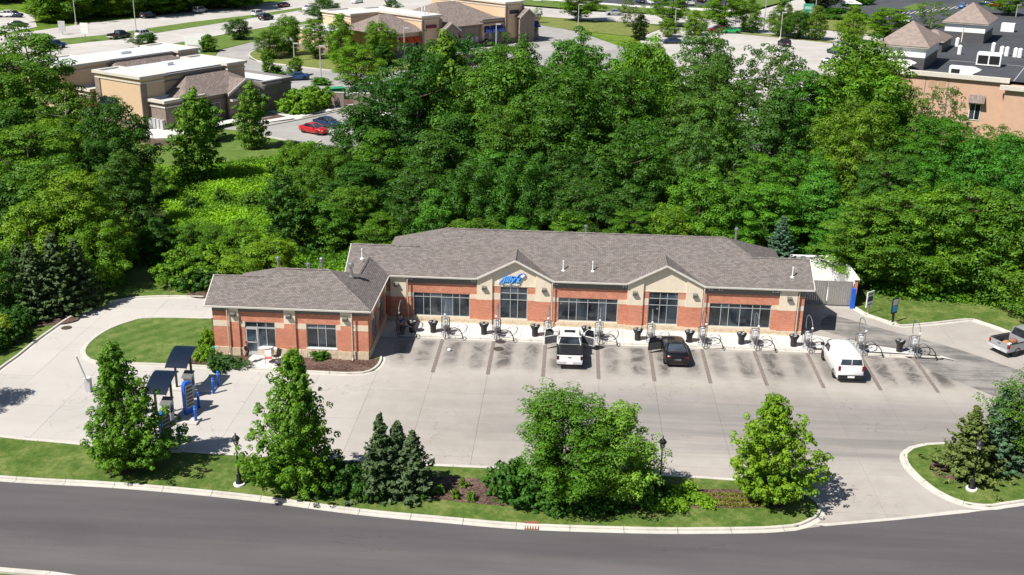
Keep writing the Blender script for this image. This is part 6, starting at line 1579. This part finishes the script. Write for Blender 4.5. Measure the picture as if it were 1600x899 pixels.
for k, (px_, py_, s_, lb) in enumerate(((60,492,1.0,'dark spruce left of the group beside the loop drive'),(95,486,1.08,'tall dark spruce in the middle of the group beside the loop drive'),(128,478,.95,'dark spruce right of the group beside the loop drive'),(35,470,.8,'dark spruce behind the hedge at far left'))):
    place('spruce_tree', lb, 'tree', SP, (*g(px_,py_,.1), .05), k*1.7, (s_,s_,s_*.92), (1.5,1.45,1.1))
for k in range(6):
    shrub('hedge_shrub', 'dark clipped hedge shrub at left, %s counted up from the left edge' % ('first','second','third','fourth','fifth','sixth')[k], 'shrub', B2, (*g(-8+k*10.5, 545-k*11,.1), .1), k, (1.1,1.1,1.2), (.55,.75,.6), 'clipped hedge at the left')
shrub('shrub', 'yellow flowering bush at the left edge in front of the hedge', 'shrub', B1, (*g(3,535,.1), .1), .3, (1.0,1.0,1.5), (3.4,2.2,1.2))
shrub('shrub', 'dark clipped round shrub at the left back corner of the wing', 'shrub', B2, (*g(312,447,.1), .1), .3, (1.6,1.2,1.25), (.55,.75,.6))
shrub('shrub', 'second dark shrub behind the loop lawn, left of the round clipped one', 'shrub', B1, (*g(285,436,.1), .1), .3, (1.5,1.2,1.1), (.9,1.1,.7))

for k, (px_, py_, s_, lb) in enumerate(((300,318,1.0,'dark shrub in the meadow above the brushwood, left'),(345,305,.8,'shrub in the middle of the meadow'),(395,312,1.1,'shrub in the meadow left of the vine covered tree'),(262,300,.9,'shrub at the left side of the meadow'),
   (425,262,.9,'shrub in the meadow below the right slender tree'),(452,250,1.1,'yellow green shrub at the meadow edge, left one'),(486,262,1.2,'yellow green shrub at the meadow edge, right one'),(236,285,1.0,'dark shrub at the left meadow edge'),(375,352,.9,'shrub among the brushwood near the wing roof'),(310,270,.7,'small shrub in the meadow shade under the left slender tree'),(520,300,1.2,'shrub between the meadow and the wood'),(472,330,1.1,'shrub at the foot of the vine covered tree'))):
    X, Y = g(px_, py_+12); shrub('meadow_shrub', lb, 'shrub', FT['s' if k % 2 else 'u'], (X, Y, -.1), k*1.1, (.42*s_,.42*s_,.5*s_), (DK,MD,LT,DK,LT,YL,YL,DK,MD,DK,MD,LT)[k], 'shrubs scattered over the meadow')
place('broadleaf_tree', 'tree just outside the left edge whose shadow falls on the drive', 'tree', FT['a'], (-43.6, 62.0, 0), .5, (.5,.5,.62), MD)

# --- the wood behind the car wash
def limit(px_):
    pts = [(380,330),(440,270),(500,215),(545,178),(585,168),(612,130),(628,78),(660,66),(700,42),(725,70),(740,105),(780,72),(805,52),(835,66),(850,105),(885,95),(900,52),(930,44),(958,33),(985,48),(1010,62),(1030,100),(1045,72),(1075,55),(1130,50),(1170,60),(1200,56),(1235,85),(1262,112),(1285,90),(1320,78),(1350,80),(1385,105),(1402,172),(1440,178),(1480,182),(1510,205),(1560,205),(1600,208),(1700,190)]
    for (a, b), (c, d) in zip(pts, pts[1:]):
        if a <= px_ <= c: return b+(d-b)*(px_-a)/(c-a)
    return 200
rows = [(98.6,6.0,2.9,4.4),(103.5,8.5,3.6,5.4),(110,11,4.4,6.2),(117.5,13.5,4.9,7.0),(126,15.5,5.3,7.8),(135,17,5.5,8.4),(145,18,5.6,8.8),(156,18,5.6,9.4)]
ordn = ['first','second','third','fourth','fifth','sixth','seventh','eighth','ninth','tenth','eleventh','twelfth','thirteenth','fourteenth','fifteenth','sixteenth','seventeenth','eighteenth','nineteenth','twentieth','twenty first','twenty second','twenty third','twenty fourth','twenty fifth','twenty sixth','twenty seventh','twenty eighth','twenty ninth','thirtieth']
rr = random.Random(5); NF = 0
for ri_, (Y0, h0, r0, sp_) in enumerate(rows):
    x = -60+rr.uniform(0, sp_); c_ = 0
    while x < 85:
        X, Y = x+rr.uniform(-.8,.8), Y0+rr.uniform(-1.8,1.8); x += sp_*rr.uniform(.9,1.3)
        h = h0*rr.uniform(.70,1.15); r = r0*rr.uniform(.78,1.10)
        u, v = pr(X, Y, h)
        if u < 455-ri_*2 and ri_ < 3: continue
        if ri_ == 0 and (u > 1245 or X > 16): Y += 3.5
        if X > 24.5 and ri_ < 2: Y += (X-24)*.12 if X < 40 else 2.5-(X-40)*.1
        ub, vb = pr(X, Y, 0)
        if u > 1380 and ri_ < 1: continue
        if u < 478 or u > 1680: continue
        if u < 610: h *= .72; v = pr(X, Y, h)[1]
        if u < 560 and ri_ > 2: continue
        if u > 1405 and Y > 128: continue
        lim = limit(u)
        while v < lim and h > 6: h *= .95; v = pr(X, Y, h)[1]
        if h <= 6 and ri_ > 1: continue
        if 1150 < u < 1240 and 118 < Y < 142: continue
        n_ = mnoise.noise(Vector((u*.008, v*.008, 1.3)))
        j = rr.uniform(.82, 1.2)
        if 1138 < u < 1245 and Y > 140: tn = (1.2,1.15,1.1); k = 'h'; ds = 'sparse grey green'
        elif 1035 < u < 1180 and v < 260: tn = (1.35,1.25,1.35); k = rr.choice('abh'); ds = 'grey green'
        elif 1285 < u < 1400 and v < 230: tn = (2.2,1.95,.8); k = rr.choice('ba'); ds = 'bright yellow green'
        elif 590 < u < 730 and v < 230: tn = (.75,.95,.78); k = rr.choice('bcf'); ds = 'dark green'
        elif u > 1240: tn = (1.2,1.55,.95) if n_ > -.1 else (.95,1.15,.8); k = rr.choice('bddf'); ds = 'fresh green' if n_ > -.1 else 'mid green'
        elif ri_ == 0 or n_ > .22 or (u < 600 and rr.random() < .7): tn = (1.6,1.7,.9); k = rr.choice('ecd'); ds = 'light green'
        elif n_ < -.15: tn = (.8,1.0,.8); k = rr.choice('abf'); ds = 'deep green'
        else: tn = (1.2,1.3,.8); k = rr.choice('bdfa'); ds = 'mid green'
        tn = (tn[0]*j*rr.uniform(.72,1.0), tn[1]*j*.88, tn[2]*j*rr.uniform(.8,1.3)); s_ = r/RT[k]
        where = ('left of main roof' if u < 545 else 'above left roof end' if u < 660 else 'left of signed gable' if u < 770 else 'above signed gable' if u < 850 else 'above roof middle' if u < 980 else 'above plain gable' if u < 1090 else 'above right roof part' if u < 1260 else 'above back driveway' if u < 1420 else 'near right edge')
        place('woodland_tree', f'{ds} tree {where}, {ordn[c_]} from left in {ordn[ri_]} row', 'tree', FT[k], (X, Y, -.1), rr.uniform(0,6.28), (s_,s_,h/HT[k]), tn, 'trees of the wood behind the car wash')
        c_ += 1; NF += 1
print('forest trees', NF)
for a in ((696,62,16,3.6,'g',(1.9,1.6,.8),'tall yellow green treetop rising above the dark trees beside the orange awnings'),
          (1340,72,17,7.2,'b',(1.5,1.4,.75),'large bright yellow green tree against the pink store corner'),
          (1418,140,11,3.6,'h',(1.0,1.0,.9),'sparse green tree in front of the pink store wall, left one'),
          (1482,142,11,3.4,'h',(.9,1.0,.8),'sparse green tree in front of the pink store wall, right one beside the small window'),
          (1560,200,8,3.4,'h',(1.5,1.2,.8),'yellowish shrubby tree under the pink store wall near the right edge'),
          (560,172,10,4.6,'c',(.62,.78,.8),'dark bushy tree beside the red and blue parked cars'),
          (470,228,5.5,3.6,'e',(1.6,1.5,.75),'yellow green bush tree at the meadow below the parked red car'),
          (510,240,7,3.6,'a',(1.3,1.25,.75),'yellow green tree left of the dark bushy one'),
          (1050,330,6.5,2.6,'e',(2.0,1.7,.8),'small bright yellow green tree standing behind the unlettered gable')): top_tree(*a)
place('spruce_tree', 'tall dark spruce in the wood below the gap that shows the bright lot', 'tree', SPB, (*g(1238,150,13), 0), .4, (1,1,1), (1.1,1.2,1.3))
place('spruce_tree', 'small blue grey spruce just behind the right end of the roof', 'tree', SPB, (*g(1225,338,7), 0), .8, (.75,.75,.55), (1.6,1.9,2.4))
# woodland floor, far trees
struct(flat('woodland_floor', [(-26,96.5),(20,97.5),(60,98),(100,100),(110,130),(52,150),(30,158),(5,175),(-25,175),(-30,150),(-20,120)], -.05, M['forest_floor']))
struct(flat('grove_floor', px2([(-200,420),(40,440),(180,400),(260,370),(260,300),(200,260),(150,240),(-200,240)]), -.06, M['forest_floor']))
def base_tree(px_, py_, h, r, k, tn, lb, grp=None, name='broadleaf_tree'):
    s_ = r/RT[k]; X, Y = g(px_, py_); place(name, lb, 'tree', FT[k], (X, Y, -.05), random.uniform(0,6), (s_,s_,h/HT[k]), tn, grp)
for a in ((375,62,4.6,3.0,'e',DK,'small round dark tree alone on the roadside lawn'),(453,86,8,3.4,'a',BR,'light green lawn tree near the plaza, leftmost of the row'),(493,92,8,3.2,'d',LT,'thin light green lawn tree, second of the plaza row'),(533,98,9.5,3.4,'c',BR,'bright green lawn tree in front of the plaza corner'),
  (590,92,7.5,3.4,'a',BR,'light green lawn tree left of the orange awnings'),(600,104,4.5,2.0,'g',DK,'small dark tree below the light green one near the orange awnings'),(422,92,5.5,3.0,'e',OL,'brownish green shrub tree at the lot entrance'),(507,30,5,4.2,'e',DK,'round dark shrub beside the highway above the plaza'),
  (557,140,7.5,5.2,'d',BR,'spreading light green tree over the dumpster enclosure'),(418,118,5,1.2,'g',LT,'thin sapling on the small bed beside the strip building'),(463,118,3.5,1.5,'g',LT,'thin sapling behind the blue car in the car park'),(232,76,3.2,2.8,'e',DK,'round dark shrub between the highway and the strip buildings'),(326,80,3.5,2.0,'g',MD,'small shrub right of the white monument sign'),
  (903,33,10,6.5,'d',BR,'spreading lawn tree by the upper road, left one'),(1050,40,10,5.6,'d',BR,'spreading tree by the upper road beside a light pole'),(1130,48,10.5,6.5,'d',BR,'spreading tree behind the red and green cars'),(1171,50,8.5,3.4,'c',LT,'small upright tree right of the red and green cars'),
  (1220,56,9,3.6,'c',OL,'olive upright tree by the upper road, left one of three'),(1247,60,6.5,3.6,'e',DK,'dark small tree in the middle of three by the upper road'),(1273,62,8,3.2,'c',OL,'olive upright tree by the upper road, right one of three'),(1330,66,8.5,3.6,'c',YL,'yellowish upright tree left of the nearer turret'),
  (1385,58,7,6.5,'d',BR,'bright spreading tree left of the nearer turret'),(1455,45,7,5.4,'h',OL,'olive round tree between the two turrets'),(1282,16,10,5.2,'e',(.35,.30,.35),'dark purple tree beside the green monument sign'),(1043,58,4.5,2.4,'e',YL,'small round yellow green tree above the dark blue car in the lot'),(1085,55,6,3.2,'c',YL,'yellowish tree left of the dark red car'),
  (1575,24,7,5.5,'d',BR,'spreading tree at the top right corner'),(1000,62,6,2.0,'g',(.5,.35,.4),'thin dark purple tree beside the central treetops'),(840,36,4,1.6,'h',GY,'nearly bare sapling on the strip of dry grass'),(612,16,2.5,2.5,'e',DK,'small dark shrub on the plaza roof line'),(980,42,7,3.0,'h',(1.4,1.0,.9),'thin brownish treetop beside the upper road')): base_tree(*a)
for a in ((1345,452,8.5,3.7,'d',LT,'light green tree behind the white board sign'),(1392,455,9,3.9,'d',MD,'green tree behind the narrow black lane sign'),
  (1442,453,9.5,4.2,'b',BR,'bright green tree at the wood edge above the small lawn, left one'),(1496,460,10,4.2,'d',MD,'green tree at the wood edge above the small lawn, right one'),(1550,468,9.5,4.2,'a',MD,'green tree at the wood edge above the silver pickup, left one'),(1606,480,10,4.4,'b',LT,'green tree at the wood edge above the silver pickup, right one')): base_tree(*a)
for k, (px_, py_, h, r, v, tn) in enumerate([(20+ i*26+random.uniform(-6,6), 38-i*1.9+random.uniform(-3,3), random.uniform(9,14), random.uniform(6,8), random.choice('abce'), random.choice([MD,YL,DK,LT])) for i in range(1, 15)]+[(70+i*28, 22-i*1.3, 14, 8, random.choice('abd'), random.choice([MD,YL,DK])) for i in range(12)]+[(-10+i*30, 2, 16, 9, 'abd'[i%3], [MD,DK,YL][i%3]) for i in range(8)]):
    if 20 < px_ < 58 and py_ > 20: continue
    X, Y = g(px_, py_); s_ = r/RT[v]
    place('roadside_tree', f'front tree of the thicket beyond the highway, {ordn[k]} from the left' if k < 14 else f'back tree of the thicket beyond the highway, {ordn[k-14]} from the left', 'tree', FT[v], (X, Y, 0), k, (s_,s_,h/HT[v]), tn, 'thicket beyond the highway')
shr = [(470,176,(2.6,1.7,2.6),(2.2,2.0,.8),'large yellow green shrub mass beside the dumpster enclosure, left half'),(490,170,(2.6,1.7,2.6),(2.2,2.0,.8),'large yellow green shrub mass beside the dumpster enclosure, right half'),(430,115,(2.4,1.0,.9),(1.4,1.5,.8),'low shrubs on the small bed beside the strip building'),(500,133,(1.5,1,.9),(1.0,1.3,.8),'low shrub at the foot of the car park light pole'),
       (1305,22,(5,1.8,1.2),(.9,1.2,.7),'clipped low hedge below the white tent'),(1345,30,(4,1.8,1.2),(.9,1.2,.7),'clipped low hedge right of the white tent'),(1290,30,(5,1.3,1.0),(.9,1.2,.7),'clipped hedge beside the green monument sign'),(1340,8,(7,2,1.6),(.8,1.1,.7),'long clipped hedge at the top right car park')]
for k, a in enumerate(shr): shrub('shrub', a[4], 'shrub', B2, (*g(a[0],a[1]), .1), k, a[2], a[3])

# ================================================================== far ground: roads, lots, lawns
P2 = px2
struct(flat('highway', P2([(-260,107),(16,76),(103,69.5),(172,62),(242,51.5),(431,22),(475,17),(480,11),(431,3),(304,15),(215,29),(145,35),(16,54),(-260,86)][0:0]+[(-260,134),(103,93),(234,75),(361,51.5),(431,40),(473,34),(530,22),(640,24),(720,16),(810,9),(700,-22),(560,-14),(431,3.5),(304,15.5),(215,29),(145,35),(16,54),(-260,86)]), -.03, M['road_concrete']))
struct(flat('highway_median', P2([(60,64),(161,55),(207,48),(296,35),(398,23),(474,11.5),(478,14.5),(431,22.5),(242,52),(172,62.5),(102,70),(60,75)]), .02, M['verge']))
struct(flat('upper_road', P2([(780,4),(811,9),(903,17),(1014,22.5),(1068,24.5),(1108,30),(1172,20),(1236,2),(1275,-10),(1335,-10),(1301,0),(1241,19),(1192,32),(1211,38),(1267,45),(1357,54),(1460,68),(1600,86),(1600,98),(1400,78),(1320,66),(1256,59),(1200,53),(1155,49),(1074,41.5),(997,36),(920,31.5),(834,25),(780,20)]), -.02, M['road_concrete']))
struct(flat('roadside_lawn', P2([(242,74),(361,52.5),(431,41),(473,35),(525,24),(560,30),(480,58),(470,52),(400,64),(340,78),(336,88),(240,100)]), -.02, M['verge']))
struct(flat('plaza_car_park', P2([(336,88),(344,78),(400,64),(470,52),(500,40),(560,60),(830,35),(905,50),(990,80),(1000,140),(700,190),(600,240),(482,226),(466,222),(436,217),(410,212),(404,212),(330,200),(270,205),(240,150),(240,100)]), -.04, M['lot_grey']))
struct(flat('plaza_lawn', P2([(389,88),(393,81),(410,77),(430,72),(500,66),(560,75),(600,84),(640,95),(640,108),(610,113),(580,117),(540,114),(516,110.5),(480,106.5),(440,101.5),(406,97),(390,92)]), .06, M['lawn_dry']))
kk_ = struct(thing('plaza_kerb', '', '')); del kk_['label']; del kk_['category']
kerb(smooth_line(P2([(410,77),(393,81),(389,88),(406,97),(440,101.5),(480,106.5),(516,110.5),(580,117),(612,113)]), 1.5), kk_, side=1, width=.3, seg=6)
kerb(smooth_line(P2([(410,212),(436,217),(466,222),(482,227),(500,220)]), 1.5), kk_, side=-1, width=.3, seg=5)
kerb(smooth_line(P2([(412,198),(470,187),(560,167),(602,155),(606,151),(600,148)]), 1.5), kk_, side=1, width=.3, seg=5)
struct(flat('shrub_bed', P2([(410,192),(470,186),(552,166),(600,152),(600,147),(540,150),(505,145),(485,158),(440,178),(410,186)]), .05, M['mulch']))
struct(flat('plaza_walk', P2([(378,194),(430,186),(466,180),(505,172),(552,163),(553,166),(470,184),(430,190),(380,198)]), .07, M['walk']))
struct(flat('plaza_walk_link', P2([(418,175),(426,173),(474,185),(466,188)]), .075, M['walk']))
struct(flat('small_bed', P2([(400,122),(430,114),(445,116),(442,119),(412,127),(400,128)]), .05, M['mulch']))
struct(flat('strip_lawn', P2([(205,214),(262,214),(330,200),(404,206),(410,212),(436,217),(482,228),(420,250),(330,262),(260,262),(190,240)]), -.03, M['verge']))
struct(flat('dry_grass_strip', P2([(834,26.5),(920,32.5),(997,37.5),(1040,41),(1000,58),(905,49),(835,38)]), .0, M['lawn_dry']))
struct(flat('upper_lawn', P2([(760,-8),(811,7),(903,14.5),(1014,20.5),(1068,22.5),(1108,28),(1165,18),(1236,0),(1250,-8)]), -.01, M['verge']))
struct(flat('upper_car_park', P2([(930,4),(1000,8),(1085,11),(1130,14),(1150,8),(1120,-6),(930,-6)]), .02, M['dark_asphalt']))
struct(flat('upper_walk', P2([(812,-2),(925,6),(1000,12),(1090,17),(1150,19),(1150,16),(1090,13),(1000,9),(925,3.5),(812,-4)]), .04, M['walk']))
struct(flat('corner_lawn', P2([(1195,32),(1241,21),(1262,14),(1300,22),(1362,30),(1400,50),(1420,60),(1357,52.5),(1267,43.5),(1211,37)]), .0, M['lawn_dry']))
struct(flat('store_car_park', P2([(1262,12),(1300,2),(1250,-12),(1900,-20),(1900,120),(1500,80),(1410,58),(1375,40),(1362,30),(1300,22)]), -.01, M['dark_asphalt']))
struct(flat('woodside_car_park', P2([(1000,58),(1042,41.5),(1155,50),(1256,60),(1320,67),(1400,79),(1410,110),(1400,190),(1300,260),(1120,260),(1100,150),(1010,120)]), -.035, M['road_concrete']))
struct(flat('tree_strip', P2([(1080,44),(1155,50.5),(1256,60.5),(1320,67.5),(1322,70),(1256,63),(1155,53),(1080,47)]), .0, M['lawn_dry']))
struct(flat('side_lot', P2([(-60,60),(20,50),(58,42),(52,24),(20,16),(-60,20)]), -.02, M['road_concrete']))
struct(flat('parking_island', P2([(1410,12),(1430,6),(1450,8),(1440,14),(1418,17)]), .03, M['verge']))
# painted stall lines in the dark lots
sm = MB()
for k in range(14):
    a, b = g(1395+k*9, 22-k*1.1), g(1385+k*9, 27-k*1.1)
    dx, dy = b[0]-a[0], b[1]-a[1]; L_ = math.hypot(dx, dy); nx, ny = -dy/L_*.12, dx/L_*.12
    sm.face([(a[0]-nx,a[1]-ny,.01),(b[0]-nx,b[1]-ny,.01),(b[0]+nx,b[1]+ny,.01),(a[0]+nx,a[1]+ny,.01)])
struct(sm.build('stall_lines', M['white']))

# ================================================================== tall weeds on the meadow and along the wood
rng = np.random.default_rng(3)
def weeds(name, polys, n, hmax, size, lb, tint=(1,1,1), z=0):
    pts = []
    for poly in polys:
        xs = [p[0] for p in poly]; ys = [p[1] for p in poly]
        def inside(x, y):
            c = False
            for i in range(len(poly)):
                (x1, y1), (x2, y2) = poly[i-1], poly[i]
                if (y1 > y) != (y2 > y) and x < (x2-x1)*(y-y1)/(y2-y1)+x1: c = not c
            return c
        m_ = 0
        while m_ < n//len(polys):
            x, y = rng.uniform(min(xs), max(xs)), rng.uniform(min(ys), max(ys))
            if inside(x, y): pts.append((x, y)); m_ += 1
    P = []; Nn = []; S = []; T_ = []
    for x, y in pts:
        q = rng.uniform(.3, 1)**1.5*(.5+.9*abs(mnoise.noise(Vector((x*.13, y*.13, 0)))))*hmax*1.5; k = 14
        d = rng.normal(size=(k,3))*np.array([.35,.35,.3]); d[:,2] = rng.uniform(.0, 1, k)*q
        P.append(np.array([x, y, z])+d*np.array([1+q*.3,1+q*.3,1])); nn = rng.normal(size=(k,3))*.6+np.array([0,-.1,1]); Nn.append(nn/np.linalg.norm(nn, axis=1)[:,None])
        S.append(size*rng.uniform(.6,1.3,k)); T_.append(np.full(k, np.clip(.5+1.1*mnoise.noise(Vector((x*.22, y*.16, 4))), 0, 1)+rng.uniform(-.25,.25))+rng.normal(size=k)*.1)
    me = leaves_mesh(name, np.concatenate(P), np.concatenate(Nn), np.concatenate(S), np.concatenate(T_), M['leaf'], 1.6)
    o = bpy.data.objects.new(name, me); col.objects.link(o); o.color = (*tint, 1); tag(o, lb, 'weeds', None, 'stuff')
weeds('meadow_weeds', [px2([(205,262),(260,266),(420,252),(482,230),(560,250),(560,330),(440,345),(420,400),(300,385),(260,320),(215,290)])], 15000, .8, .17, 'bright green tall weeds covering the meadow left of the wood', (2.7,2.4,.9))
weeds('verge_weeds', [[(-31,93.5),(-19,92),(-18.6,97),(-24,104),(-40,101),(-52,97),(-50,95)]], 6000, .7, .16, 'rough green weeds along the back edge of the loop lawn', (1.9,1.9,.9))
weeds('woodland_undergrowth', [[(-18,96.8),(17,97),(24,98),(30,98),(30,104),(-22,104)],[(28,93),(40,91),(48,88),(60,84),(64,92),(48,99),(30,100)]], 9000, 1.2, .20, 'leafy undergrowth along the foot of the wood', (1.3,1.4,.8))
